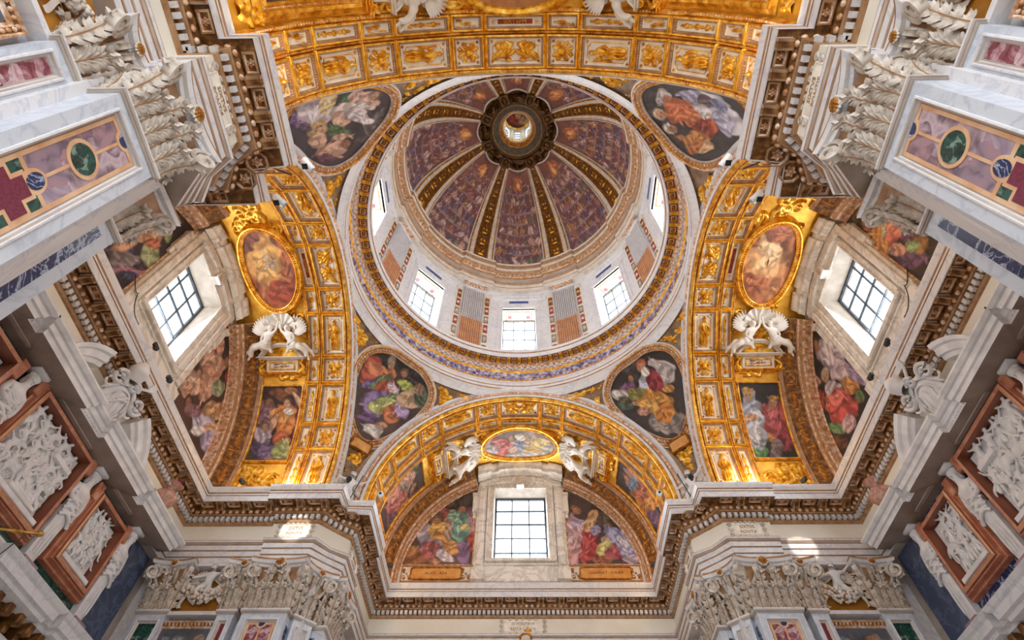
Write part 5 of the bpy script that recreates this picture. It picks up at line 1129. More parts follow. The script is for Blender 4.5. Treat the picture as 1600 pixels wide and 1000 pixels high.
TREF = np.array([(a*.1257, (b-34)*.1607) for a, b in TREF+[(-a, b) for a, b in TREF[-2:0:-1]]])
TREF = chaikin(TREF)[::-1]
if np.sum(TREF[:, 0]*np.roll(TREF[:, 1], -1)-np.roll(TREF[:, 0], -1)*TREF[:, 1]) < 0: TREF = TREF[::-1]
PL = {1: ('pend_bl', '5d4a42', '463832', 'pendentive fresco of two bearded men with a tablet, rear left of the dome'), 0: ('pend_br', '4a3f3a', '3a302c', 'pendentive fresco of a seated man in an orange robe, rear right of the dome'),
      2: ('pend_fl', '4e4248', '4a3e40', 'pendentive fresco of a pale robed figure with green cloth, front left of the dome'), 3: ('pend_fr', '5a5250', '4a4240', 'pendentive fresco of a white and orange robed prophet, front right of the dome')}
for k, (key, bg_, bg2, lab) in PL.items():
    f = pendm(k); o = painted('pendentive_fresco', f, TREF, paint_art(key, TREF, bg_, bg2, 60+k, .02), .05, None, 56, 220, label=lab, cat='fresco')
    mb = MB(); loop_sweep(mb, f, TREF, [(.01, .05), (0, .10), (-.03, .12), (-.05, .08), (-.20, .10), (-.22, .15), (-.27, .16), (-.30, .10), (-.34, .10), (-.36, -.05)], [2, 1, 0, 3, 0, 1, 0, 2, 2])
    beads(mb, f, TREF, -.125, .08, .125, .055, 1, .05); mk('picture_frame', mb, ['gold', 'pinkstone', 'white', 'brownline'], o, 50)
# pictures on the flanks of the vaults
PB = [('left', 1, 'pic_l', '3c2c30', '4a4038', 'framed vault picture of a woman in an orange dress, left arm'), ('right', 1, 'pic_r', '3a3636', '34302e', 'framed vault picture of two standing kings, right arm'),
      ('back', -1, 'pic_bl', '4c3e38', '54483e', 'framed vault picture of rose robed figures, left of the rear window'), ('back', 1, 'pic_br', '443a36', '3e3632', 'framed vault picture in orange and pink, right of the rear window'),
      ('front', -1, None, '5a4440', '4a3c38', 'framed vault picture at the top edge, left flank of the near vault'), ('front', 1, None, '5a4440', '4a3c38', 'framed vault picture at the top edge, right flank of the near vault')]
for arm, sg, key, b1, b2, lab in PB:
    b = barrel(arm); E = END[arm]; R_ = math.radians; t0, t1 = sorted((sg*R_(49.5)*RV, sg*R_(80)*RV)); e = min(E-1.12, 9.75)
    P = rect(8.24 if arm != 'front' else 8.62, e, t0, t1, 14); f = b
    if key: pt = paint_art(key, P, b1, b2, 70+len(lab))
    else: pt = Paint(8, 10, t0, t1, b1, .04, 9, b2); pt.b_(9, (t0+t1)/2, .4, .8, 0, 'a8584a'); pt.b_(9.3, (t0+t1)/2+.3, .3, .5, 0, '6a6a8c')
    o = painted('vault_picture', f, P, pt, .05, None, 50, 180, label=lab, cat='fresco')
    mb = MB(); loop_sweep(mb, f, P, [(.01, .05), (0, .11), (-.04, .12), (-.06, .07), (-.08, .02)] if arm != 'front' else [(.01, .05), (0, .15), (-.04, .16), (-.06, .1), (-.16, .1), (-.18, .15), (-.26, .14), (-.30, .06), (-.38, .02)], 0); beads(mb, f, P, -.03 if arm != 'front' else -.11, .1, .08, .025, 1, .03); mk('picture_frame', mb, ['gold', 'pinkstone'], o, 50)
# ovals at the crowns
OV = {'left': ('oval_l', 'a85c38', 'b06a44', 'oval fresco of a dove in an orange glow, crown of the left vault'), 'right': ('oval_r', 'b8764c', 'c08450', 'oval fresco of golden light and clouds, crown of the right vault'), 'back': ('oval_b', 'c0b0a6', 'b0a098', 'oval fresco of two figures on clouds, crown of the rear vault')}
for arm, (key, b1, b2, lab) in OV.items():
    f = barrel(arm); P = ellipse(9.07, 0, .88, 1.68, 72); pt = paint_art(key, P, b1, b2, 81); pt.c = pt.c*(np.array([.80, .62, .50]) if arm != 'back' else .74); o = painted('oval_fresco', f, P, pt, .20, None, 44, 160, label=lab, cat='fresco')
    mb = MB(); loop_sweep(mb, f, P, [(.01, .2), (0, .26), (-.03, .28), (-.05, .24), (-.13, .24), (-.15, .3), (-.2, .3), (-.24, .2), (-.26, -.02)], [0, 0, 0, 1, 0, 0, 0, 0]); beads(mb, f, P, -.09, .23, .1, .038, 0, .05); mk('oval_frame', mb, ['gold', 'old_gold'], o, 50)
f = barrel('front'); P = ellipse(9.07, 0, .88, 1.68, 72); pt = Paint(8, 10.1, -1.8, 1.8, 'c08450', .03, 5); pt.b_(9.07, 0, .5, 1, 0, 'ecc48c')
o = painted('oval_fresco', f, P, pt, .20, None, 30, 120, label='oval fresco in a gilt frame, crown of the front vault at the top edge', cat='fresco'); mb = MB(); loop_sweep(mb, f, P, [(.01, .2), (0, .26), (-.05, .24), (-.15, .3), (-.24, .2), (-.26, -.02)], 0); mk('oval_frame', mb, ['gold'], o, 50)
# lunette frescoes
def lun_boundary(sg, x0, zb, r):
    a0 = math.acos(x0/r); a1 = math.asin(max(0, (zb-ZC))/r) if zb > ZC else 0
    a = np.linspace(a1, a0, 30); P = np.vstack([[(x0, zb)], np.stack([r*np.cos(a), ZC+r*np.sin(a)], 1)])
    Q = [P[0]]
    P = np.array(P); P[:, 0] *= sg
    return P if sg > 0 else P[::-1]
LU = [('back', -1, 'lun_bl', '6a5648', '544a42', 'lunette fresco of a seated man in yellow, left of the rear window'), ('back', 1, 'lun_br', '5c4a48', '544844', 'lunette fresco of a robed man with a tablet, right of the rear window'),
      ('left', 1, 'lun_lr', '5a4038', '3c302e', 'lunette fresco of nude wrestling figures, beside the left window'), ('left', -1, 'lun_ll', '3a3038', '342c30', 'lunette fresco of a striding figure in a tan tunic, above the left window'),
      ('right', -1, 'lun_rl', '4a3c30', '44382c', 'lunette fresco of a figure in an orange-red tunic, above the right window'), ('right', 1, 'lun_rr', '3a3030', '302828', 'lunette fresco of a seated figure in a red robe, beside the right window')]
for arm, sg, key, b1, b2, lab in LU:
    d = END[arm]; f = endwall(arm, d); zb = 13.25 if arm == 'back' else 12.7
    P = lun_boundary(sg, WIN[arm][1]+.80, zb, 4.86); pt = paint_art(key, P, b1, b2, 88+len(lab)); o = painted('lunette_fresco', f, P, pt, .015, None, 60, 200, label=lab, cat='fresco')
    mb = MB(); loop_sweep(mb, f, P, [(.02, .01), (.0, .04), (-.03, .05), (-.05, .0)], 0); mk('picture_frame', mb, ['pinkstone'], o)
# inscription cartouches under the rear lunette frescoes
def text_mesh(s, size, mat, depth=.004, align='CENTER'):
    cu = bpy.data.curves.new('t', 'FONT'); cu.body = s; cu.size = size; cu.extrude = depth; cu.align_x = align; cu.align_y = 'CENTER'; cu.resolution_u = 2
    o = bpy.data.objects.new('t', cu); COL.objects.link(o); dg = bpy.context.evaluated_depsgraph_get(); me = bpy.data.meshes.new_from_object(o.evaluated_get(dg)); bpy.data.objects.remove(o); bpy.data.curves.remove(cu)
    me.name = 'lettering'; me.materials.clear(); me.materials.append(M[mat]); return me
for sg, txt in ((-1, 'ALIVD · AZA'), (1, 'IOSAPHAT · IORAM')):
    f = endwall('back', WB); mb = MB(); c = sg*3.37
    fbox(mb, f, c-1.42, c+1.42, 12.5, 13.2, .03, 0); loop_sweep(mb, f, rect(c-1.42, c+1.42, 12.5, 13.2), [(0, .02), (.01, .06), (.05, .06), (.06, .03)], 3)
    P = chaikin(rect(c-1.0, c+1.0, 12.62, 13.08, 4), 2); loop_sweep(mb, f, P, [(-.05, .03), (-.04, .09), (0, .09), (.02, .05)], 1); fill(mb, f, inset(P, .02), .06, 2)
    for e in (-1, 1): hf_scroll(97, 24, 24, 1, 1, 6).mesh(mb, f, .22, .3, .2, 1, c+e*1.18, 12.85)
    for x in (-.8, 0, .8): ellipsoid(mb, (0, 0, 0), (.03, .03, .02), 1, 6, 4, frame(f(np.array([c+x]), np.array([13.15]), np.array([.04]))[0], (1, 0, 0), (0, 0, 1), (0, -1, 0)))
    t = root('inscription_cartouche', mb, ['stucco', 'old_gold', 'amber_plate', 'brownline'], 50, label='gilt inscription cartouche under the %s fresco of the rear lunette' % ('left' if sg < 0 else 'right'), cat='plaque')
    link('lettering', text_mesh(txt, .16, 'ink'), t, frame(f(np.array([c]), np.array([12.85]), np.array([.062]))[0], (1, 0, 0), (0, 0, 1), (0, -1, 0)))
# carved inscription plaques on the frieze
def plaque(F, w, h, lines, label, size):
    mb = MB(); P = rect(-w/2, w/2, -h/2, h/2); bbox_bev(mb, -w/2, w/2, -h/2, h/2, -.02, .03, .02, 0); loop_sweep(mb, LOC, P, [(.06, .03), (.07, .05), (.09, .05), (.1, .03)], 0)
    for sx in (-1, 1):
        for sy in (-1, 0, 1):
            q = np.linspace(0, 3*PI, 20); tube(mb, np.stack([sx*w/2+sx*.07*(1-q/12)*np.cos(q), sy*h*.36+.07*(1-q/12)*np.sin(q), 0*q+.04], 1), .025, 6, 1)
    for x in np.linspace(-.3, .3, 5)*w:
        for sy in (-1, 1): q = np.linspace(0, 2.6*PI, 16); tube(mb, np.stack([x+.055*(1-q/12)*np.cos(q), sy*h/2+.045*(1-q/12)*np.sin(q), 0*q+.03], 1), .018, 5, 1)
    t = thing('inscription_plaque', F.translation, label, 'plaque'); link('tablet', meshdata('tablet', mb, ['ivory', 'capstone'], 50), t, F)
    for i, s in enumerate(lines): link('lettering', text_mesh(s, size, 'brownline'), t, F @ Matrix.Translation((0, (len(lines)/2-.5-i)*size*1.15, .036)))
plaque(frame((.07, EB-.01, 10.72), (1, 0, 0), (0, 0, 1), (0, -1, 0)), 1.55, .5, ['IV·PONTIF·M', 'RESTA·S·P·XXI'], 'white carved inscription plaque in the middle of the rear frieze', .15)
for s, nm in ((-1, 'left'), (1, 'right')):
    plaque(frame((s*7.0, 5.49, 10.73), (1, 0, 0), (0, 0, 1), (0, -1, 0)), 1.0, .5, ['SIXTVS', 'PONTIF'], 'white plaque on the frieze of the rear %s pier, facing the viewer' % nm, .15)
    plaque(frame((s*5.49, 7.15, 10.73), (0, s*1., 0), (0, 0, 1), (-s*1., 0, 0)) if s > 0 else frame((-5.49, 7.15, 10.73), (0, 1, 0), (0, 0, 1), (1, 0, 0)), 1.0, .5, ['SIXTVS', 'PONTIF'], 'white plaque on the inner side frieze of the rear %s pier, seen edge-on' % nm, .15)
    plaque(frame((s*5.49, -7.2, 10.73), (0, -s*1., 0), (0, 0, 1), (-s*1., 0, 0)) if s > 0 else frame((-5.49, -7.2, 10.73), (0, 1, 0), (0, 0, 1), (1, 0, 0)), 1.1, .5, ['SIXTVS', 'PONTIF'], 'carved white plaque above the big capital of the front %s pier' % nm, .15)
# Latin words on the red strips of the narrow coffer row
for arm, txt in (('left', 'SANVM'), ('front', 'SIXTVPM'), ('back', 'PCIANVM')):
    F = barrel_frame(arm, 7.83, 0, .06); me = text_mesh(txt, .17, 'gold', .012); o = link('lettering', me, VAULT[arm], F @ Matrix.Rotation(-PI/2 if arm == 'front' else PI/2, 4, 'Z'))

# small gilt cross on a carved finial at the lower edge, under the rear plaque
mb = MB(); F = frame((.24, 10.62, 10.0), (1, 0, 0), (0, 0, 1), (0, -1, 0)); t = thing('gilt_cross', (.24, 10.62, 9.7), 'small gilt cross on a carved finial at the bottom edge below the rear plaque', 'cross')
bbox_bev(mb, -.025, .025, .12, .52, -.025, .025, .008, 0); link('upright', meshdata('upright', mb, 'gold'), t, F)
mb = MB(); bbox_bev(mb, -.13, .13, .36, .41, -.024, .024, .008, 0); link('crossbar', meshdata('crossbar', mb, 'gold'), t, F)
mb = MB(); ellipsoid(mb, (-.08, .06, 0), (.2, .16, .14), 0, 14, 8)
for k in range(8): a = PI*k/7; ellipsoid(mb, (-.08+.18*math.cos(a), .1+.12*math.sin(a), .04), (.06, .06, .07), 1, 7, 5)
tube(mb, [(-.08, -.4, -.5), (-.08, -.36, -.1), (-.08, -.25, 0), (-.08, 0, 0)], .09, 10); link('finial', meshdata('finial', mb, ['stucco', 'old_gold'], 180), t, F)
# ------------------------------------------------------------------ pilasters with carved capitals
def leaf_mesh(w, h, curl=.07, out=.10):
    """an acanthus leaf: a ribbed spine with pairs of pointed, three-fingered lobes, its tip curling outwards"""
    def spine(T):
        T = np.asarray(T, float); a = np.clip((T-.74)/.26, 0, 1)*PI*1.1
        y = np.where(T < .74, .02+out*np.clip(T/.74, 0, 1)**2, .02+out+curl-curl*np.cos(a)); z = np.where(T < .74, T/.74*.92*h, .92*h+curl*np.sin(a)*.9)
        return np.stack([y, z], -1)
    mb = MB(); T = np.linspace(0, 1, 16); S = spine(T); hw = w*.17*(1-.55*T)
    G = np.stack([np.stack([k*hw, S[:, 0]-(.02 if abs(k) == 1 else -.035*(k == 0)), S[:, 1]], 1) for k in (-1, -.5, 0, .5, 1)], 1).reshape(-1, 3); mb.add(G, gridf(16, 5), 0)
    def finger(T0, sx, ang, l, wd):
        p = spine(T0); d = spine(T0+.01)-spine(T0-.01); d /= np.linalg.norm(d); n = np.array([d[1], -d[0]])         # tangent, outward normal
        t = np.linspace(0, 1, 6); ca, sa = math.cos(ang), math.sin(ang)
        along = t*l; ww = wd*(np.sin(np.clip(t*.95+.12, 0, 1)*PI)**.5)*(1-.2*t)+.004; lift = .035*np.sin(t*PI)+.05*t**3-.02
        V = []
        for k, up in ((-1, -.012), (0, .022), (1, -.012)):
            x = sx*(along*sa+k*ww*ca); m = along*ca-k*ww*sa
            V.append(np.stack([x, p[0]+d[0]*m+n[0]*(lift+up), p[1]+d[1]*m+n[1]*(lift+up)], 1))
        V = np.stack(V, 1).reshape(-1, 3); f = gridf(6, 3); mb.add(V, f if sx > 0 else f[:, ::-1], 0)
    for i, (T0, l) in enumerate(((.10, .50), (.30, .56), (.50, .54), (.68, .42))):
        for sx in (-1, 1):
            for da, q in ((-.48, .72), (0, 1.), (.5, .78)): finger(T0, sx, .92-.05*i+da, w*l*q*.95, w*.125)
    for ang in (-.9, 0, .9): finger(.84, 1, ang, w*.36, w*.12)
    tube(mb, np.column_stack([0*T[:13], spine(T[:13])+[.03, 0]]), .012, 5, 1)
    return meshdata('leaf', mb, ['capstone', 'brownline'], 40)
LEAF1, LEAF2 = leaf_mesh(.48, .54, .085, .10), leaf_mesh(.46, .90, .10, .15)
def volute_mesh(r=.22, w=.17, turns=1.9):
    mb = MB(); q = np.linspace(0, 2*PI*turns, 46); rr = r*(1-q/q[-1]*.85); wd = w*(.5+.5*(1-q/q[-1])); th = .05*(1-.6*q/q[-1])
    c = np.stack([rr*np.cos(q+PI*.5), rr*np.sin(q+PI*.5)], 1); nrm = np.stack([np.cos(q+PI*.5), np.sin(q+PI*.5)], 1)
    R = [np.stack([s*wd, (c+nrm*o*th[:, None])[:, 0], (c+nrm*o*th[:, None])[:, 1]], 1) for s, o in ((-.5, -1), (.5, -1), (.5, 1), (.3, .6), (-.3, .6), (-.5, 1))]
    V = np.stack(R, 1).reshape(-1, 3); mb.add(V, gridf(46, 6, False, True), 0)
    tube(mb, [(0, -.02-.1*t-.35*t*t, r-.05-.62*t) for t in np.linspace(0, 1, 9)], np.linspace(.075, .04, 9), 8, 0); ellipsoid(mb, (0, 0, 0), (w*.45, .05, .05), 0, 8, 5)
    return meshdata('volute', mb, 'capstone', 60)
VOL, HEL = volute_mesh(), volute_mesh(.12, .10, 1.6)
mb = MB(); 
for ring, (n_, r_, h_) in enumerate(((12, .2, .05), (10, .13, .11), (6, .07, .15))):
    for i in range(n_): a = 2*PI*i/n_+ring*.3; ellipsoid(mb, (r_*.7*math.cos(a), h_*.6, r_*.7*math.sin(a)), (.035+.03*abs(math.cos(a)), .04, .035+.03*abs(math.sin(a))), 1 if ring else 0, 7, 4)
FLEURON = meshdata('fleuron', mb, ['stucco', 'old_gold'], 180)
def capital(parent, F, w, sides=(True, True), H=1.42, dep=.5):
    """Corinthian capital of a pilaster: x along the face, y out of the wall, z up from the astragal"""
    hw = w/2
    mb = MB(); R = []
    for z, o in ((0, 0), (.5, .0), (1.0, .03), (1.2, .1)): R.append(np.array([(-hw-o+.03, -dep, z), (-hw-o+.03, o-.03, z), (hw+o-.03, o-.03, z), (hw+o-.03, -dep, z)]))
    mb.add(np.concatenate(R), gridf(4, 4), 0); c = link('capital', meshdata('capital', mb, ['brownline']), parent, F)
    nl = max(1, round(w/.44)); G = lambda x, y, z, rz=0, s=1.: F @ Matrix.Translation((x, y, z)) @ Matrix.Rotation(rz, 4, 'Z') @ Matrix.Scale(s, 4)
    for i in range(nl): link('leaf', LEAF1, c, G(-hw+(i+.5)*w/nl, .0, 0))
    for i in range(nl+1):
        x = -hw+i*w/nl; rz = 0 if 0 < i < nl else (PI/4 if i == 0 else -PI/4)
        link('leaf', LEAF2, c, G(x*.97, 0, .04, rz))
    for k, sx in enumerate((-1, 1)):
        if sides[k]: link('leaf', LEAF1, c, G(sx*hw, -.27, 0, -sx*PI/2))
        link('volute', VOL, c, G(sx*(hw+.13), .20, 1.04, -sx*PI/4))
        link('helix', HEL, c, G(sx*hw*.28, .12, 1.1, sx*PI/2.4 if w > .9 else 0))
    # abacus with concave front and moulded edge
    mb = MB(); n = 15; t = np.linspace(-1, 1, n); R = []
    for z, o in ((1.2, .02), (1.26, .05), (1.28, .12), (1.36, .16), (1.38, .13), (1.44, .13)):
        fx = t*(hw+.13+o*.6); fy = .06+o+.14*np.abs(t)**2.2
        front = np.stack([fx, fy, 0*t+z], 1); R.append(np.vstack([[(-hw-.02-o, -dep, z)], [(-hw-.04-o, -.12, z)], front, [(hw+.04+o, -.12, z)], [(hw+.02+o, -dep, z)]]))
    for i in range(5): mb.add(np.concatenate(R[i:i+2]), gridf(2, n+4), (1, 1, 1, 0, 0)[i])
    mb.add(R[0], [list(range(n+4))], 1); mb.add(R[-1], [list(range(n+4))[::-1]], 1)
    link('abacus', meshdata('abacus', mb, ['brownline', 'white'], 40), c, F); link('fleuron', FLEURON, c, G(0, .2, 1.3, 0, .85 if w > .9 else .6))
    return c
ZB = 8.28
def shaft_mesh(w, dep, side_strip=True, z0=-6.0):
    """white marble shaft below the capital; z = 0 at the astragal"""
    hw = w/2; mb = MB(); m = .20 if w > .9 else .12; top = -.27; 
    x0, x1 = -hw+m, hw-m; Rr = .10
    V = [(-hw, 0, 0), (hw, 0, 0), (hw, 0, z0), (-hw, 0, z0), (x0, 0, top), (x1, 0, top), (x1, 0, z0+.4), (x0, 0, z0+.4)]
    mb.add(V, [[0, 4, 5, 1], [1, 5, 6, 2], [2, 6, 7, 3], [3, 7, 4, 0]], 0)
    for sx in (-1, 1): mb.add([(sx*hw, 0, 0), (sx*hw, -dep, 0), (sx*hw, -dep, z0), (sx*hw, 0, z0)], [[0, 1, 2, 3]], 0)
    f = lambda s, t, h: np.stack([np.asarray(s, float), np.asarray(h, float), np.asarray(t, float)], -1).reshape(-1, 3)
    P = rect(x0, x1, z0+.4, top); loop_sweep(mb, f, P, [(-.04, .0), (-.035, .025), (-.01, .03), (.0, .01), (.02, -.02), (.03, -.05), (.05, -.06)], [1, 1, 1, 2, 1, 2])
    # astragal mouldings
    for z, o, m_ in ((-.09, .03, 2), (-.06, .055, 2), (-.02, .06, 1), (.0, .04, 1)):
        mb.add([(-hw-o, -dep, z), (-hw-o, o, z), (hw+o, o, z), (hw+o, -dep, z), (-hw-o, -dep, z+.04), (-hw-o, o, z+.04), (hw+o, o, z+.04), (hw+o, -dep, z+.04)], [[0, 1, 5, 4], [1, 2, 6, 5], [2, 3, 7, 6], [0, 3, 2, 1], [4, 5, 6, 7]], m_)
    return meshdata('shaft', mb, ['bluewhite', 'white', 'taupe'], None), (x0+.05, x1-.05, top-.05, z0+.45)
_sh = {}
def disc(mb, cx, cz, rx, rz, y0, y1, mat, n=28, a0=0, a1=2*PI):
    a = np.linspace(a0, a1, n, endpoint=abs(a1-a0-2*PI) > 1e-6); o = np.stack([cx+rx*np.cos(a), 0*a+y1, cz+rz*np.sin(a)], 1); o2 = o.copy(); o2[:, 1] = y0
    mb.add(np.vstack([o, o2]), [list(range(len(a)))]+[[i, (i+1) % len(a), len(a)+(i+1) % len(a), len(a)+i] for i in range(len(a))], mat)
def pilaster(F, w, label, dep=.62, sides=(True, True), rich=True, mat='purple', cap_sides=(True, True)):
    """F: x along the face, y out of the wall, z up, origin on the face at the astragal"""
    t = thing('pilaster', F.translation-Vector((0, 0, 6)), label, 'pilaster')
    k = (w, dep)
    if k not in _sh: _sh[k] = shaft_mesh(w, dep)
    me, (x0, x1, zt, zb) = _sh[k]; sh = link('shaft', me, t, F); y = -.058
    if rich:
        mb = MB(); box(mb, x0, x1, y-.02, y, zb, zt, 0); link('marble_panel', meshdata('marble_panel', mb, [mat]), sh, F)
        mb = MB(); b = .055
        for a in ((x0, x0+b, zb, zt), (x1-b, x1, zb, zt), (x0+b, x1-b, zt-b, zt)): box(mb, a[0], a[1], y, y+.012, a[2], a[3])
        for z in (-2.09, -2.87): box(mb, x0+b, x1-b, y, y+.012, z-.03, z+.03)
        for z0, z1 in ((-.98, -.45), (-1.9, -1.4)): box(mb, -.02, .02, y, y+.009, z0, z1)
        disc(mb, 0, -1.20, .26, .26, y, y+.014, 0); disc(mb, 0, zt, .15, .15, y, y+.014, 0, 16, PI, 2*PI); disc(mb, 0, -2.07, .15, .19, y, y+.016, 0)
        # cross outline
        cz = -2.48
        for a in ((-.17, .17, -.34, .34), (-.3, -.17, -.17, .17), (.17, .3, -.17, .17)): box(mb, a[0], a[1], y, y+.0145, cz+a[2], cz+a[3])
        link('ochre_border', meshdata('ochre_border', mb, ['ochre']), sh, F)
        mb = MB(); disc(mb, 0, -1.20, .205, .205, y, y+.02, 0); link('green_roundel', meshdata('green_roundel', mb, ['verde']), sh, F)
        mb = MB(); box(mb, x0+b, x1-b, y, y+.010, -2.84, -2.12); link('serpentine_inlay', meshdata('serpentine_inlay', mb, ['verde']), sh, F)
        mb = MB(); disc(mb, 0, zt, .1, .1, y, y+.02, 0, 14, PI, 2*PI); link('navy_inlay', meshdata('navy_inlay', mb, ['navy']), sh, F); mb = MB(); disc(mb, 0, -2.05, .10, .13, y, y+.024, 0)
        link('navy_inlay', meshdata('navy_inlay', mb, ['navy']), sh, F)
        mb = MB()
        for a in ((-.12, .12, -.29, .29), (-.27, -.12, -.12, .12), (.12, .27, -.12, .12)): box(mb, a[0], a[1], y, y+.022, cz+a[2], cz+a[3])
        link('porphyry_cross', meshdata('porphyry_cross', mb, ['porphyry']), sh, F)
    else:
        mb = MB(); box(mb, x0, x1, y-.02, y, zb, zt, 0); link('marble_panel', meshdata('marble_panel', mb, [mat]), sh, F)
    for k2, sx in enumerate((-1, 1)):
        if sides[k2] and rich:
            mb = MB(); xs = sorted((sx*(w/2-.005), sx*(w/2+.012))); box(mb, xs[0], xs[1], -.40, -.20, -5.5, -.3, 0); link('navy_strip', meshdata('navy_strip', mb, ['navy']), sh, F)
    capital(t, F, w, cap_sides, 1.42, min(dep, .5)); return t
def wallF(x, y, nx, ny, z=ZB):
    """frame on a wall whose outward normal is (nx, ny)"""
    return frame((x, y, z), (ny, -nx, 0), (nx, ny, 0), (0, 0, 1))
for sx, side in ((-1, 'left'), (1, 'right')):
    pilaster(wallF(sx*5.53, -7.2, -sx, 0), 1.2, 'big inlaid marble pilaster with green roundel and cross, front %s pier' % side, sides=(sx < 0, sx > 0))
    pilaster(wallF(sx*7.17, -5.53, 0, 1), 1.24, 'marble pilaster with a navy side strip, turned away on the front %s pier' % side)
    pilaster(wallF(sx*6.98, 5.53, 0, -1), 1.24, 'inlaid marble pilaster facing the viewer on the rear %s pier' % side, mat='redbreccia')
    pilaster(wallF(sx*5.53, 7.05, -sx, 0), 1.24, 'marble pilaster seen edge-on beside the rear bay, rear %s pier' % side)
    pilaster(wallF(sx*6.12, -8.2, -sx, 0), .55, 'narrow pilaster with red breccia panel behind the big one, front %s' % side, .3, rich=False, mat='redbreccia', cap_sides=(False, True))
    pilaster(wallF(sx*6.03, 6.03, -sx*.70711, -.70711), .6, 'slim orange panelled pilaster on the cut corner of the rear %s pier' % side, .25, rich=False, mat='orange', cap_sides=(False, False))
    pilaster(wallF(sx*8.06, 5.58, 0, -1), .46, 'narrow red striped pilaster next to the inlaid one, rear %s wall' % side, .3, rich=False, mat='porphyry', cap_sides=(False, False))
    pilaster(wallF(sx*10.12, 5.58, 0, -1), .8, 'corner pilaster with green stripe beside the tomb, rear %s wall' % side, .3, rich=False, mat='verde', cap_sides=(False, False))
# ------------------------------------------------------------------ garland panels with winged putti, pictures below them
PUTTO_POSE = dict(pelvis=(0, 0, 0), waist=(0, .04, .13), chest=(0, .06, .27), neck=(0, .06, .39), head=(0, .1, .50), sha=(-.13, .06, .33), ela=(-.3, .08, .36), wra=(-.42, .14, .46), shb=(.13, .06, .33), elb=(.28, .1, .24), wrb=(.4, .16, .18),
    hpa=(-.08, .03, -.03), kna=(-.12, .14, -.22), ana=(-.06, .08, -.42), fta=(-.06, .15, -.47), hpb=(.08, .03, -.03), knb=(.2, .16, -.16), anb=(.24, .06, -.36), ftb=(.26, .13, -.42))
PUTTO = body_mesh(PUTTO_POSE); mb = MB(); 
for a in np.linspace(0, 2*PI, 9): ellipsoid(mb, (.06*math.cos(a), .09+.05*math.sin(a), .59), (.05, .05, .04), 0, 7, 4)
ellipsoid(mb, (0, .09, .6), (.07, .07, .05), 0, 8, 5); CURLS = meshdata('hair', mb, 'stucco', 180)
def putto(F, s, label):
    t = thing('putto_statue', F.translation, label, 'statue'); G = F @ Matrix.Scale(s, 4); link('body', PUTTO, t, G); link('hair', CURLS, t, G)
    for sx in (-1, 1): link('wing', WING, t, G @ Matrix.Diagonal((sx, 1, 1, 1)) @ Matrix.Translation((.06, -.02, .26)) @ Matrix.Rotation(PI/2, 4, 'X') @ Matrix.Rotation(-.75, 4, 'Z') @ Matrix.Scale(.85, 4))
    return t
def garland(F, w, label, seed):
    t = thing('fruit_garland', F.translation, label, 'garland'); r = random.Random(seed); mb = MB(); q = np.linspace(-1, 1, 26)
    P = np.stack([q*w/2, 0*q+.08, -.42*(1-q**2)], 1); tube(mb, P, .07+.05*(1-q**2), 8, 1, F)
    for i in range(150):
        u = r.uniform(-1, 1); a = r.uniform(0, 2*PI); k = .11+.07*(1-u*u); s = r.uniform(.03, .062); ellipsoid(mb, (u*w/2, .08+k*abs(math.cos(a)), -.42*(1-u*u)+k*math.sin(a)), (s, s, s*r.uniform(.8, 1.3)), 0, 7, 5, F)
    tag(mk('fruit', mb, ['stucco', 'pinkstone'], t, 180), kind='stuff')
    for sx in (-1, 1):
        mb = MB(); q = np.linspace(0, 1, 22); P = np.stack([sx*(w/2+.02-.28*q+.10*np.sin(q*9)), .06+.05*np.cos(q*11), -.1-.62*q], 1)
        for k in range(21):
            a, b = P[k], P[k+1]; mb.add([a+[-.05, 0, .02], a+[.05, .02, -.02], b+[.05, .02, -.02], b+[-.05, 0, .02]], [[0, 1, 2, 3]], 0)
        q = np.linspace(0, 3*PI, 20); tube(mb, np.stack([sx*(w/2)+.1*(1-q/11)*np.cos(q), 0*q+.12, .02+.1*(1-q/11)*np.sin(q)], 1), .035, 6, 0)
        link('ribbon', meshdata('ribbon', mb, 'stucco', 180), t, F)
def picture(F, w, h, label, cols, seed):
    """framed wall painting: x across, y out, z up, origin at its top middle"""
    f = lambda s, t, hh: tf(F, np.stack([np.asarray(s, float), np.broadcast_to(np.asarray(hh, float), np.shape(s)), np.asarray(t, float)], -1).reshape(-1, 3))
    P = rect(-w/2+.17, w/2-.17, -h+.17, -.17, 8); pt = Paint(-w/2, w/2, -h, 0, '343840', .03, seed, '5a5e68')
    r = random.Random(seed)
    for (x, z, a, b, an, c) in cols: pt.b_(x, z, a, b, an, c)
    o = painted('wall_painting', f, P, pt, .02, None, 40, 120, label=label, cat='painting')
    mb = MB(); g = lambda s, t, hh: f(s, t, hh); loop_sweep(mb, g, rect(-w/2, w/2, -h, 0), [(0, 0), (0, .10), (.03, .12), (.05, .08), (.12, .07), (.14, .03), (.17, .02)], [1, 1, 1, 0, 1, 1])
    beads(mb, g, rect(-w/2, w/2, -h, 0), .085, .06, .1, .04, 1, .05); mk('picture_frame', mb, ['brown', 'pinkstone'], o, 40)
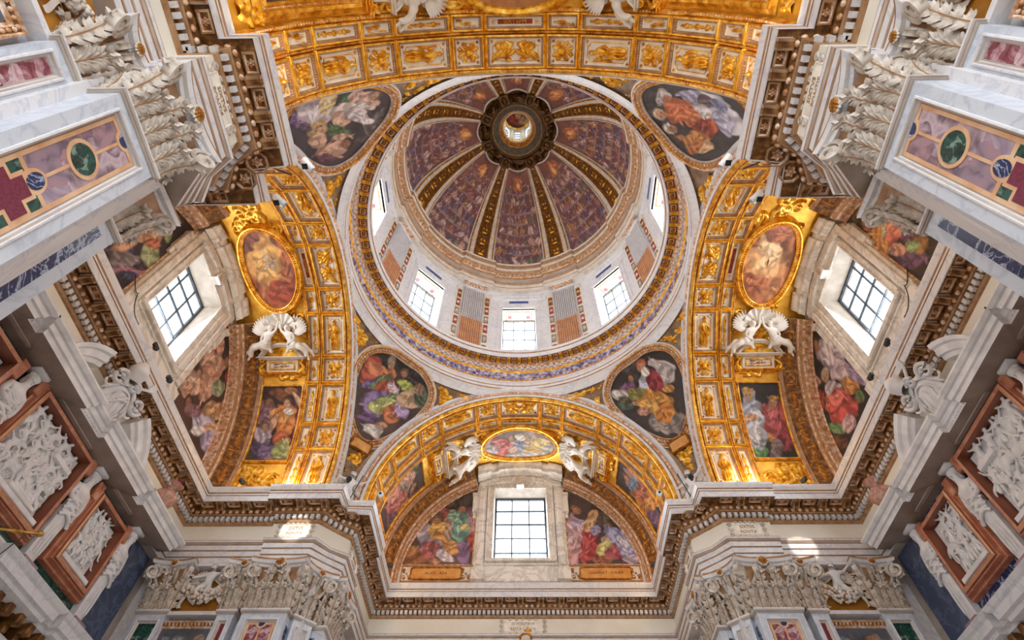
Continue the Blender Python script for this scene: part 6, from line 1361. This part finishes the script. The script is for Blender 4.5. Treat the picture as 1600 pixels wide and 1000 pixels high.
for sx, side in ((-1, 'left'), (1, 'right')):
    c = sx*8.98
    mb = MB(); F = wallF(c, 5.80, 0, -1); box(mb, -.9, .9, -.05, 0, 0, 1.36, 0, F); o = root('garland_panel', mb, 'amber', label='amber recessed panel behind the garland, rear %s wall' % side, cat='panel')
    mb = MB(); box(mb, -.95, .95, -.1, .22, -.10, .0, 0, F); mk('panel_moulding', mb, 'white', o); mb = MB(); box(mb, -.95, .95, -.1, .25, 1.33, 1.42, 0, F); mk('panel_moulding', mb, 'white', o)
    putto(wallF(c+sx*.02, 5.66, 0, -1, 9.05), .98, 'white winged putto standing over the fruit garland, rear %s wall' % side)
    garland(wallF(c, 5.72, 0, -1, 9.12), 1.45, 'carved fruit garland with ribbons on amber ground, rear %s wall' % side, 5)
    blob = [(0, -1.2, .9, .9, 0, '5c6068'), (.1 if sx < 0 else -.2, -.45, .2, .12, .3, 'c07840' if sx > 0 else '8a8c90'), (-.4, -.5, .14, .2, 0, '9a7c6c'), (.45, -.6, .2, .18, .4, '74808c'), (.2, -.9, .3, .25, 0, '7a5a50'), (-.3, -1.0, .3, .3, 0, 'a8543c')]
    picture(wallF(c, 5.75, 0, -1, 8.05), 1.78, 2.6, 'dark framed oil painting below the garland, rear %s wall' % side, blob, 30+sx)
    # front side walls
    mb = MB(); F = wallF(sx*6.42, -9.5, -sx, 0); box(mb, -1.0, 1.0, -.05, 0, 0, 1.36, 0, F); o = root('garland_panel', mb, 'amber', label='amber panel behind carved foliage, front %s wall at the top corner' % side, cat='panel')
    mb = MB(); box(mb, -1.05, 1.05, -.1, .2, -.10, .0, 0, F); mk('panel_moulding', mb, 'white', o)
    garland(wallF(sx*6.4, -9.45, -sx, 0, 9.2), 1.5, 'carved garland on amber ground, front %s wall at the top corner' % side, 6)
    picture(wallF(sx*6.45, -9.55, -sx, 0, 8.05), 2.0, 2.6, 'painting in a gilt egg-moulded frame, front %s wall at the top corner' % side, [(0, -.6, .6, .3, 0, 'b8bcc4'), (.4, -1., .3, .4, 0, '6a6f80'), (-.4, -.9, .3, .4, 0, '8a7c86')], 40+sx)
# ------------------------------------------------------------------ papal wall tombs on the end walls of the side arms
def hf_battle(seed, n=16, q=1., ax=1., ay=1.):
    h = HF(96, 96, ax/q, ay/q, seed); ax /= q; ay /= q; r = random.Random(seed)
    for i in range(n):
        x = r.uniform(-.85, .85)*ax; y = r.uniform(-.9, .75)*ay; an = r.uniform(-.9, .9); l = r.choice((-1, 1))
        h.e(x, y, .13, .2, an, .5, .06, .12, .3, 14); dx, dy = math.sin(-an)*.26, math.cos(an)*.26
        h.e(x+dx, y+dy, .075, .085, 0, .55, .14, .02); h.e(x-dx*.8, y-dy*.8, .2, .17, an, .4, .04, .2, .4, 22)
        h.limb([(x+dx*.5, y+dy*.5), (x+l*.2, y+r.uniform(-.05, .2)), (x+l*.3, y+r.uniform(-.1, .35))], [.055, .045, .035], .26, .12)
        h.limb([(x-dx*.7, y-dy*.7), (x-l*.12, y-.36), (x-l*.02, y-.56)], [.08, .06, .04], .28, .08)
    for i in range(3):                                        # horses
        x = r.uniform(-.5, .5)*ax; y = -.45*ay+r.uniform(-.1, .3); h.e(x, y, .34, .19, r.uniform(-.3, .3), .55, .08, .08)
        h.limb([(x+.25, y+.08), (x+.4, y+.34), (x+.52, y+.3)], [.13, .1, .06], .5, .1)
        for q in (-.22, -.1, .15, .28): h.limb([(x+q, y-.1), (x+q+.06, y-.3), (x+q-.02, y-.5)], [.06, .045, .03], .35, .05)
    return h
FIG_A = body_mesh(dict(pelvis=(0, 0, 0), waist=(.02, .03, .14), chest=(.06, .05, .30), neck=(.09, .06, .46), head=(.12, .08, .57), sha=(-.1, .06, .38), ela=(-.3, .1, .44), wra=(-.44, .12, .62), shb=(.22, .06, .36), elb=(.38, .12, .22), wrb=(.5, .16, .34),
    hpa=(-.1, .02, -.04), kna=(-.3, .14, -.26), ana=(-.42, .06, -.56), fta=(-.46, .14, -.62), hpb=(.1, .02, -.04), knb=(.22, .14, -.36), anb=(.14, .04, -.66), ftb=(.2, .12, -.72)))
FIG_B = body_mesh(dict(pelvis=(0, 0, 0), waist=(-.03, .04, .13), chest=(-.12, .08, .27), neck=(-.2, .1, .40), head=(-.25, .14, .50), sha=(-.26, .08, .30), ela=(-.4, .16, .16), wra=(-.3, .24, .02), shb=(.02, .08, .36), elb=(.2, .14, .42), wrb=(.34, .14, .56),
    hpa=(-.1, .02, -.04), kna=(-.2, .2, -.2), ana=(-.1, .08, -.46), fta=(-.16, .16, -.52), hpb=(.1, .02, -.04), knb=(.36, .12, -.14), anb=(.54, .04, -.4), ftb=(.62, .1, -.46)))
HORSE = skin_mesh('horse', [(0, 0, 0, .2), (.3, .02, .04, .22), (-.3, .02, .02, .21), (.5, .05, .28, .13), (.6, .08, .5, .09), (.76, .1, .46, .075), (.9, .1, .36, .055), (.36, .1, -.26, .08), (.46, .12, -.5, .045), (.42, .1, -.7, .05), (.26, 0, -.26, .07), (.2, 0, -.5, .045), (.3, 0, -.66, .05), (-.36, .1, -.24, .1), (-.28, .1, -.5, .05), (-.36, .1, -.72, .05), (-.48, 0, -.22, .09), (-.56, 0, -.48, .05), (-.5, 0, -.7, .05), (-.52, .04, .06, .06), (-.66, .06, -.2, .05)],
    [(0, 1), (0, 2), (1, 3), (3, 4), (4, 5), (5, 6), (1, 7), (7, 8), (8, 9), (1, 10), (10, 11), (11, 12), (2, 13), (13, 14), (14, 15), (2, 16), (16, 17), (17, 18), (2, 19), (19, 20)], 'statue', 1)
CLOAK = folds(skin_mesh('cloak', [(0, .02, .3, .12), (-.02, -.02, .05, .15), (-.1, -.02, -.22, .17), (-.2, 0, -.45, .1), (.12, .0, -.2, .12)], [(0, 1), (1, 2), (2, 3), (1, 4)], 'statue', 2))
def herm_meshes():
    mb = MB(); R = []
    for z, w, d in ((0, .17, .13), (.9, .2, .16), (1.35, .23, .19)): R.append([(-w, -.12, z), (-w, d*.7, z), (-w*.6, d, z), (w*.6, d, z), (w, d*.7, z), (w, -.12, z)])
    mb.add(np.array(R).reshape(-1, 3), gridf(3, 6), 0); box(mb, -.26, .26, -.12, .24, -.22, 0, 1); box(mb, -.22, .22, -.12, .2, -.3, -.22, 1)
    for x in (-.1, 0, .1): ellipsoid(mb, (x, .16, .55), (.035, .03, .4), 0, 6, 6)
    post = meshdata('post', mb, ['statue', 'purple'], 40)
    J = [(0, .02, 1.25, .19), (0, .05, 1.55, .17), (0, .07, 1.85, .20), (0, .08, 2.07, .08), (0, .12, 2.22, .12), (0, .13, 2.36, .10), (-.25, .05, 1.92, .10), (-.31, .1, 1.62, .075), (-.12, .24, 1.5, .06), (.25, .05, 1.92, .10), (.33, .06, 1.6, .075), (.22, .16, 1.32, .06)]
    body = skin_mesh('bust', J, [(0, 1), (1, 2), (2, 3), (3, 4), (4, 5), (2, 6), (6, 7), (7, 8), (2, 9), (9, 10), (10, 11)], 'statue', 2)
    mb = MB()
    for k in range(7): q = np.linspace(-1, 1, 12); tube(mb, np.stack([.24*q, .16+.08*np.cos(q*1.5)-.01*k, 1.15+.09*k+.1*q*(1 if k % 2 else -1)-.05*q*q], 1), .045, 6)
    drap = meshdata('drapery', mb, 'statue', 180)
    mb = MB(); ellipsoid(mb, (0, .1, 2.34), (.15, .15, .12), 0, 12, 6); ellipsoid(mb, (0, .02, 2.22), (.13, .1, .16), 0, 10, 6)
    for k in range(9): a = PI*k/8; ellipsoid(mb, (.13*math.cos(a), .12+.06*math.sin(a), 2.38), (.045, .05, .045), 0, 7, 4)
    box(mb, -.2, .2, -.1, .28, 2.46, 2.54, 0); hair = meshdata('hair', mb, 'statue', 180)
    mb = MB(); ellipsoid(mb, (0, .245, 2.2), (.018, .03, .04), 0, 6, 4)
    for x in (-.045, .045): ellipsoid(mb, (x, .222, 2.235), (.025, .016, .014), 0, 6, 4)
    ellipsoid(mb, (0, .228, 2.145), (.035, .014, .012), 0, 6, 4); face = meshdata('face', mb, 'statue', 180)
    return post, body, drap, hair, face
HERM = herm_meshes()
def tomb(arm):
    side = arm; d = 11.08; f = endwall(arm, d); s_ = -1 if arm == 'left' else 1
    t = thing('tomb_monument', arm_pt(arm, 10.9, 0, 1.0)[0], 'tall carved marble wall tomb with relief panels and herms, %s end wall' % arm, 'monument')
    mb = MB(); fbox(mb, f, -4.1, 4.1, 1.0, 9.95, .06); mk('back_slab', mb, 'verde' if arm == 'left' else 'navy', t)
    for s0 in (-1, 1):
        a, b = sorted((s0*4.1, s0*5.45)); mb = MB(); fbox(mb, f, a, b, 1.0, 9.95, .10); mk('side_slab', mb, 'slate', t)
    bays = [(-1.18, 1.18, 7.5, 9.62, 11), (2.12, 3.66, 7.62, 9.42, 12), (-3.66, -2.12, 7.62, 9.42, 13)]
    for i, (a0, a1, z0, z1, sd) in enumerate(bays):
        mb = MB(); P = rect(a0, a1, z0, z1)
        loop_sweep(mb, f, P, [(.10, -.02), (.09, .36), (.03, .38), (.01, .35), (-.01, .35), (-.02, .31), (-.05, .31), (-.06, .27), (-.09, .27), (-.10, .22), (-.14, .21), (-.15, .05)], [2, 0, 1, 0, 2, 0, 0, 2, 0, 0, 0])
        for e in (a0, a1):                                                   # ears
            sg = 1 if e == a1 else -1; x0, x1 = sorted((e-sg*.0, e+sg*.24)); fbox(mb, f, x0, x1, z1-.26, z1+.20, .29, 0)
        fr = mk('relief_frame', mb, ['orange', 'ochre', 'darkred'], t)
        mb = MB(); fbox(mb, f, a0+.13, a1-.13, z0+.13, z1-.13, .10, 0); hh = hf_battle(sd*7+(arm == 'right')*3, 26 if i == 0 else 16, .78); cx, cz = (a0+a1)/2, (z0+z1)/2
        hh.mesh(mb, lambda s, tt, h: f(s, tt, h+.08), ((a1-a0)/2-.16)*.78, ((z1-z0)/2-.16)*.78, .20, 0, cx, cz-.06)
        fbox(mb, f, a0+.13, a1-.13, z0+.13, z0+.26, .34, 0)
        if i == 0:
            for k in range(4): fbox(mb, f, -.2+.12*k, .78-.1*k, z0+.3+.1*k, z0+.4+.1*k, .32-.04*k, 0)
            fbox(mb, f, .2, .9, z1-.7, z1-.55, .3, 0); fbox(mb, f, .25, .45, z0+.9, z1-.6, .2, 0); fbox(mb, f, .65, .85, z0+.9, z1-.6, .2, 0)
        rl = mk('relief', mb, 'statue', fr, 60); rr = random.Random(sd*5+(arm == 'right'))
        W_, H_ = (a1-a0)-.5, (z1-z0)-.45; sc = .62 if i == 0 else .5; ex, en = np.array(SIGN[arm][1]+(0,), float), np.array([-SIGN[arm][0][0], -SIGN[arm][0][1], 0.])
        rows, cols = (3, 5) if i == 0 else (3, 3)
        for q in range(rows):
            for w_ in range(cols):
                x = cx+W_*((w_+.5+.5*(q % 2)+rr.uniform(-.25, .25))/(cols+.5)-.5); z = z0+.42+H_*(q+.45)/(rows+.3)+rr.uniform(-.08, .08); me = rr.choice((FIG_A, FIG_B, FIG_A, FIG_B, HORSE if q < 2 else FIG_A))
                F = frame(f(np.array([x]), np.array([z]), np.array([.16-.03*q+rr.uniform(0, .05)]))[0], ex, en, (0, 0, 1)) @ Matrix.Rotation(rr.uniform(-.35, .35), 4, 'Y') @ Matrix.Diagonal((rr.choice((-1, 1)), .85, 1, 1)) @ Matrix.Scale(sc*rr.uniform(.9, 1.1), 4)
                link('figure' if me is not HORSE else 'horse', me, rl, F)
                if me is not HORSE: link('cloak', CLOAK, rl, F)
    for y in (-4.05, -1.62, 1.62, 4.05):
        F = frame(f(np.array([y]), np.array([7.18]), np.array([.14]))[0], np.array(SIGN[arm][1]+(0,), float)*(1 if arm == 'right' else 1), np.array([-SIGN[arm][0][0], -SIGN[arm][0][1], 0.]), (0, 0, 1))
        h = link('herm', HERM[0], t, F)
        for me in HERM[1:]: link(me.name.split('.')[0], me, h, F)
    # cornice with breaks over the herms
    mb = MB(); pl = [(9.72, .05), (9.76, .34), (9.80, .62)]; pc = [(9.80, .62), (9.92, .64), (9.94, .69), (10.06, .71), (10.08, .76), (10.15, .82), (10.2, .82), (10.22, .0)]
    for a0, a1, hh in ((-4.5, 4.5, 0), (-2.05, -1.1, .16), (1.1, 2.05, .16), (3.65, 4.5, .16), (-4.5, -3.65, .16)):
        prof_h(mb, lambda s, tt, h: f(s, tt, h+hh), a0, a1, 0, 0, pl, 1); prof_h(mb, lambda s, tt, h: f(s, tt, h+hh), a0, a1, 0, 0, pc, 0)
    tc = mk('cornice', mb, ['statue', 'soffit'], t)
    mb = MB(); beads(mb, f, np.array([(-4.6, 9.86), (4.6, 9.86)]), 0, .63, .09, .035, 0, .04, False); tag(mk('bead_course', mb, 'statue', tc, 180), kind='stuff')
    # broken segmental pediment
    for sg in (-1, 1):
        mb = MB(); a = np.linspace(math.radians(25.5), math.radians(66), 18); c0 = 9.42; R = []
        for r, h in ((1.45, 0), (1.45, .36), (1.5, .38), (1.5, .66), (1.60, .70), (1.62, .78), (1.78, .82), (1.82, .9), (1.92, .94), (1.92, 0)): R.append(f(sg*(r*np.cos(a)+.34), c0+r*np.sin(a), 0*a+h))
        for i in range(9): mb.add(np.concatenate(R[i:i+2]), gridf(2, 18), 1 if i in (0, 1) else 0)
        for e in (0, -1): mb.add(np.array([q.reshape(-1, 3)[e] for q in R]), [list(range(10))], 0)
        x0, x1 = sorted((sg*1.1, sg*2.15)); fbox(mb, f, x0, x1, 10.16, 10.32, .76)
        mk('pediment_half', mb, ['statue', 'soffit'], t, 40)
        # back plate of the pediment, stepped inwards
        mb = MB(); V = f(np.concatenate([sg*(1.5*np.cos(a)+.34), [sg*.95]]), np.concatenate([c0+1.5*np.sin(a), [10.2]]), np.full(19, .12)); mb.add(V, [list(range(19))], 0); mk('tympanum', mb, 'taupe', t)
    # lower cornice on brackets
    mb = MB(); prof_h(mb, f, -5.3, 5.3, 0, 0, [(6.3, .2), (6.36, .5), (6.44, .52), (6.46, .62), (6.62, .64), (6.66, .7), (6.74, .76), (6.78, .76), (6.8, 0)], 0)
    for a0, a1 in ((-2.1, -1.1), (1.1, 2.1), (3.6, 4.5), (-4.5, -3.6)): prof_h(mb, lambda s, tt, h: f(s, tt, h+.2), a0, a1, 0, 0, [(6.3, .2), (6.36, .5), (6.44, .52), (6.46, .62), (6.62, .64), (6.66, .7), (6.74, .76), (6.8, 0)], 0)
    lc = mk('lower_cornice', mb, 'white', t); 
    for y in np.arange(-4.9, 5, .42):
        mb = MB(); fbox(mb, f, y-.09, y+.09, 6.12, 6.34, .55, 0); fbox(mb, f, y-.07, y+.07, 5.98, 6.12, .36, 0); mk('bracket', mb, 'brown', lc)
    mb = MB(); fbox(mb, f, -5.3, 5.3, 5.2, 5.75, .2, 0); fbox(mb, f, -5.3, 5.3, 5.75, 5.98, .3, 1); mk('frieze', mb, ['redbreccia', 'white'], lc)
    # coat of arms in the gap of the pediment
    F = frame(f(np.array([0.]), np.array([10.55]), np.array([.62]))[0], np.array(SIGN[arm][1]+(0,), float), np.array([-SIGN[arm][0][0], -SIGN[arm][0][1], 0.]), (0, 0, 1))
    F = F @ Matrix.Rotation(-.42, 4, 'X') @ Matrix.Scale(1.15, 4)
    c = thing('coat_of_arms', f(np.array([0.]), np.array([10.0]), np.array([.62]))[0], 'white carved papal coat of arms with tiara and keys atop the %s tomb' % arm, 'coat of arms')
    mb = MB(); ellipsoid(mb, (0, 0, 0), (.40, .16, .5), 0, 20, 10); a = np.linspace(0, 2*PI, 40, endpoint=False); tube(mb, np.stack([.29*np.cos(a), .135+0*a, .37*np.sin(a)], 1), .022, 6, 0, None, True)
    for q in (-.16, 0, .16): tube(mb, np.stack([q+.05*np.sin(np.linspace(0, 6, 14)), .15-.25*q*q+0*np.linspace(0, 1, 14), np.linspace(-.26, .26, 14)], 1), .022, 6)
    link('shield', meshdata('shield', mb, 'statue', 180), c, F)
    mb = MB(); a = np.linspace(0, 2*PI, 40, endpoint=False); tube(mb, np.stack([(.43+.03*np.cos(6*a))*np.cos(a), 0*a+.03, (.53+.03*np.cos(6*a))*np.sin(a)], 1), .05, 8, 0, None, True)
    for x, z, r, dr in ((-.46, .42, .2, 1), (.46, .42, .2, -1), (-.4, -.45, .17, -1), (.4, -.45, .17, 1), (0, .56, .14, 1)):
        q = np.linspace(0, 3.2*PI, 26); tube(mb, np.stack([x+r*(1-q/12)*np.cos(dr*q), 0*q+.08, z+r*(1-q/12)*np.sin(dr*q)], 1), .05, 6)
    if arm == 'left':
        tube(mb, [(-.3, .15, -.3), (.05, .2, .3)], .03, 6); tube(mb, [(-.1, .19, .1), (.12, .18, .25)], .03, 6)
    link('scroll_rim', meshdata('scroll_rim', mb, 'statue', 60), c, F)
    mb = MB(); lathe(mb, [(.2, .72), (.25, .8), (.24, .86), (.27, .9), (.26, .98), (.28, 1.02), (.25, 1.1), (.2, 1.2), (.1, 1.3), (.03, 1.34), (.05, 1.38), (.0, 1.42)], 18, 0); box(mb, -.015, .015, -.015, .015, 1.38, 1.56); box(mb, -.06, .06, -.015, .015, 1.46, 1.49)
    link('tiara', meshdata('tiara', mb, 'statue', 50), c, F @ Matrix.Translation((0, .05, .05)) @ Matrix.Rotation(.35*s_, 4, 'Y') @ Matrix.Scale(.8, 4))
    for sg in (-1, 1):
        mb = MB(); tube(mb, [(-sg*.42, .06, .28), (sg*.34, .1, .86)], .035, 8); q = np.linspace(0, 2*PI, 16, endpoint=False); tube(mb, np.stack([-sg*.5+.10*np.cos(q), 0*q+.06, .22+.10*np.sin(q)], 1), .03, 6, 0, None, True); box(mb, sg*.28-.08, sg*.28+.08, .06, .12, .82, .98)
        link('key', meshdata('key', mb, 'statue', 50), c, F)
    for sg in (-1, 1):
        y = sg*3.95; o = f(np.array([y]), np.array([10.24]), np.array([.5]))[0]; G = frame(o, (1, 0, 0), (0, 1, 0), (0, 0, 1))
        if sg < 0: continue
        v = thing('marble_vase', o, 'pink marble vase of dark red flowers on the %s tomb cornice' % arm, 'vase')
        mb = MB(); lathe(mb, [(.0, 0), (.2, 0), (.2, .05), (.1, .1), (.09, .14), (.2, .24), (.29, .4), (.3, .48), (.22, .58), (.1, .64), (.08, .72), (.14, .78), (.2, .82), (.24, .86), (.2, .87), (.1, .8)], 24, 0); G = G @ Matrix.Scale(1.2, 4); link('vase_body', meshdata('vase_body', mb, 'pinkvase', 60), v, G)
        mb = MB(); rr = random.Random(2)
        for i in range(16): a = rr.uniform(0, 6.3); r = rr.uniform(0, .17); ellipsoid(mb, (r*math.cos(a), r*math.sin(a), .92+rr.uniform(0, .16)), (.07, .07, .06), 0, 7, 5)
        link('flowers', meshdata('flowers', mb, 'flower', 180), v, G)
tomb('left'); tomb('right')
# brass rod at the left edge
mb = MB(); A, B = np.array([-10.0, -.35, 6.57]), np.array([-10.0, .59, 7.13]); tube(mb, [A, B], .028, 10); ellipsoid(mb, B, (.075, .075, .06), 0, 12, 8); ellipsoid(mb, A*.45+B*.55, (.05, .07, .05), 0, 10, 6); ellipsoid(mb, A*.6+B*.4, (.045, .05, .045), 0, 10, 6); tube(mb, [A, A+[-.55, -.1, -.05]], .022, 8)
root('brass_rod', mb, 'brass', 60, label='brass rod with knobs sticking out of the left tomb', cat='rod')
mb = MB(); tube(mb, [B+[0, -.25, -.15], B+[.1, -.55, -.9]], .012, 6); root('hanging_wire', mb, 'black', label='thin dark wire hanging from the brass rod at the left edge', cat='wire')
# thin iron stays across the pier corners, and loose cables by the side windows
for sx, nm in ((-1, 'left'), (1, 'right')):
    mb = MB(); tube(mb, [(sx*5.70, -5.68, 12.0), (sx*5.2, -5.2, 12.5)], .018, 6); root('iron_stay', mb, 'black', label='thin black iron stay at the notch of the front %s pier' % nm, cat='rod')
    mb = MB(); tube(mb, [(sx*5.68, 5.64, 12.0), (sx*5.3, 5.25, 12.75)], .018, 6); root('iron_stay', mb, 'black', label='thin black iron stay at the notch of the rear %s pier' % nm, cat='rod')
    mb = MB(); q = np.linspace(0, 1, 18); tube(mb, np.stack([sx*(10.75-.75*q), -2.05+.55*q+.16*np.sin(q*7), 13.6-1.5*q-.12*np.sin(q*9)], 1), .014, 5); root('loose_cable', mb, 'black', label='loose dark cable hanging beside the %s window' % nm, cat='cable')
# ------------------------------------------------------------------ small statues and scroll tablets at the feet of the rear pendentives
for sx, side, k in ((-1, 'left', 1), (1, 'right', 0)):
    n = np.array([-sx, -1, 0.])/math.sqrt(2); ex = np.array([n[1], -n[0], 0])
    F = frame((sx*5.98, 5.98, 12.72), ex, n, (0, 0, 1))
    putto(F, 1.15, 'small white angel seated at the foot of the rear %s pendentive' % side)
    f = pendm(k); mb = MB(); P = rect(-.34, .34, -2.45, -2.05); loop_sweep(mb, f, P, [(-.04, .04), (-.03, .2), (0, .22), (.03, .18)], 0); fill(mb, f, inset(P, .03), .18, 1)
    for sg in (-1, 1): hf_scroll(400+sg, 24, 24, 1, 1, 5).mesh(mb, f, .2, .22, .5, 0, sg*.34, -1.95)
    o = root('scroll_tablet', mb, ['old_gold', 'amber_plate'], 60, label='gilt scroll tablet under the rear %s pendentive fresco' % side, cat='tablet')
# ------------------------------------------------------------------ lamps and cameras standing on the cornice
def spot(x, y, z, aim, label):
    o = Vector((x, y, z)); d = (Vector(aim)-o).normalized(); q = d.to_track_quat('Z', 'Y').to_matrix().to_4x4(); F = Matrix.Translation(o) @ q
    t = thing('spotlight', (x, y, z-.16), label, 'lamp', None)
    mb = MB(); lathe(mb, [(0, -.14), (.075, -.14), (.085, -.1), (.085, .16), (.07, .17), (.065, .12), (0, .12)], 18, 0); link('lamp_housing', meshdata('lamp_housing', mb, 'lampwhite', 40), t, F)
    mb = MB(); lathe(mb, [(0, .125), (.062, .125)], 16, 0); link('lens', meshdata('lens', mb, 'black'), t, F)
    mb = MB(); tube(mb, [(0, 0, -.18), (0, 0, -.06)], .02, 8); box(mb, -.06, .06, -.06, .06, -.2, -.17); link('bracket', meshdata('bracket', mb, 'black'), t, Matrix.Translation(o))
for x, y, lab in ((-5.5, -4.72, 'white spotlight at the outer corner of the front left pier'), (-4.66, -5.55, 'white spotlight at the inner corner of the front left pier'), (5.53, -4.66, 'white spotlight at the outer corner of the front right pier'), (4.66, -5.5, 'white spotlight at the inner corner of the front right pier')):
    spot(x, y, 12.2, (x*.55, y*.55, 11.2), lab)
for x, y, lab in ((-4.62, 5.5, 'round white camera at the inner corner of the rear left pier'), (4.6, 5.5, 'round white camera at the inner corner of the rear right pier'), (-5.55, 4.75, 'dark round camera at the outer corner of the rear left pier'), (5.52, 4.72, 'dark round camera at the outer corner of the rear right pier')):
    dark = 'dark' in lab; t = thing('security_camera', (x, y, 12.03), lab, 'camera')
    mb = MB(); ellipsoid(mb, (0, 0, .13), (.1, .1, .1), 0, 14, 8); tube(mb, [(0, 0, 0), (0, 0, .06)], .05, 10); link('camera_housing', meshdata('camera_housing', mb, 'black' if dark else 'lampwhite', 60), t, Matrix.Translation((x, y, 12.03)))
    mb = MB(); ellipsoid(mb, (0, -.07, .11), (.05, .05, .05), 0, 10, 6); link('lens', meshdata('lens', mb, 'black', 60), t, Matrix.Translation((x, y, 12.03)))
for x, y, lab in ((-4.84, 9.4, 'small dark floodlight beside the rear lunette on its left'), (4.9, 9.35, 'small dark floodlight beside the rear lunette on its right'), (-9.92, .52, 'dark floodlight on the left cornice past the window'), (-9.88, -.62, 'dark floodlight on the left cornice under the window'),
                  (9.86, .62, 'dark floodlight on the right cornice past the window'), (9.9, -.55, 'pale floodlight on the right cornice under the window'), (-9.05, 4.8, 'dark floodlight on the rear cornice of the left arm'), (9.15, 4.86, 'dark floodlight on the rear cornice of the right arm')):
    t = thing('floodlight', (x, y, 12.03), lab, 'lamp'); c = Vector((0, 0, 15))-Vector((x, y, 12.1)); F = Matrix.Translation((x, y, 12.14)) @ Matrix.Rotation(math.atan2(y, x), 4, 'Z')
    mb = MB(); bbox_bev(mb, -.04, .04, -.11, .11, -.065, .065, .02); link('lamp_housing', meshdata('lamp_housing', mb, 'black'), t, F); mb = MB(); box(mb, -.03, .03, -.05, .05, -.11, -.06); link('bracket', meshdata('bracket', mb, 'black'), t, F)
# repeats share a group phrase
GROUPS = {'pilaster': 'marble pilasters round the chapel walls', 'fluted_pilaster': 'fluted pilasters of the dome drum', 'angel_statue': 'white angels on the vault pediments', 'pediment_frame': 'gilt pediments on the vault flanks', 'dome_fresco': 'fresco panels between the dome ribs',
          'pendentive_fresco': 'frescoes under the dome', 'lunette_fresco': 'frescoes beside the lunette windows', 'vault_picture': 'framed pictures on the vault flanks', 'oval_fresco': 'oval frescoes at the vault crowns', 'spotlight': 'white spotlights on the cornice', 'floodlight': 'floodlights on the cornice',
          'security_camera': 'cameras on the cornice', 'inscription_plaque': 'carved plaques on the frieze', 'inscription_cartouche': 'cartouches of the rear lunette', 'tomb_monument': 'papal wall tombs', 'coat_of_arms': 'coats of arms on the tombs', 'marble_vase': 'vases on the tomb cornices', 'putto_statue': 'small winged putti',
          'fruit_garland': 'fruit garlands between the capitals', 'garland_panel': 'amber garland panels', 'wall_painting': 'framed wall paintings', 'iron_stay': 'iron stays at the pier notches', 'loose_cable': 'loose cables by the side windows', 'scroll_tablet': 'gilt tablets under the pendentives'}
for o in list(SC.objects):
    if o.parent is None and 'category' in o:
        g = GROUPS.get(o.name.split('.')[0])
        if g: o['group'] = g
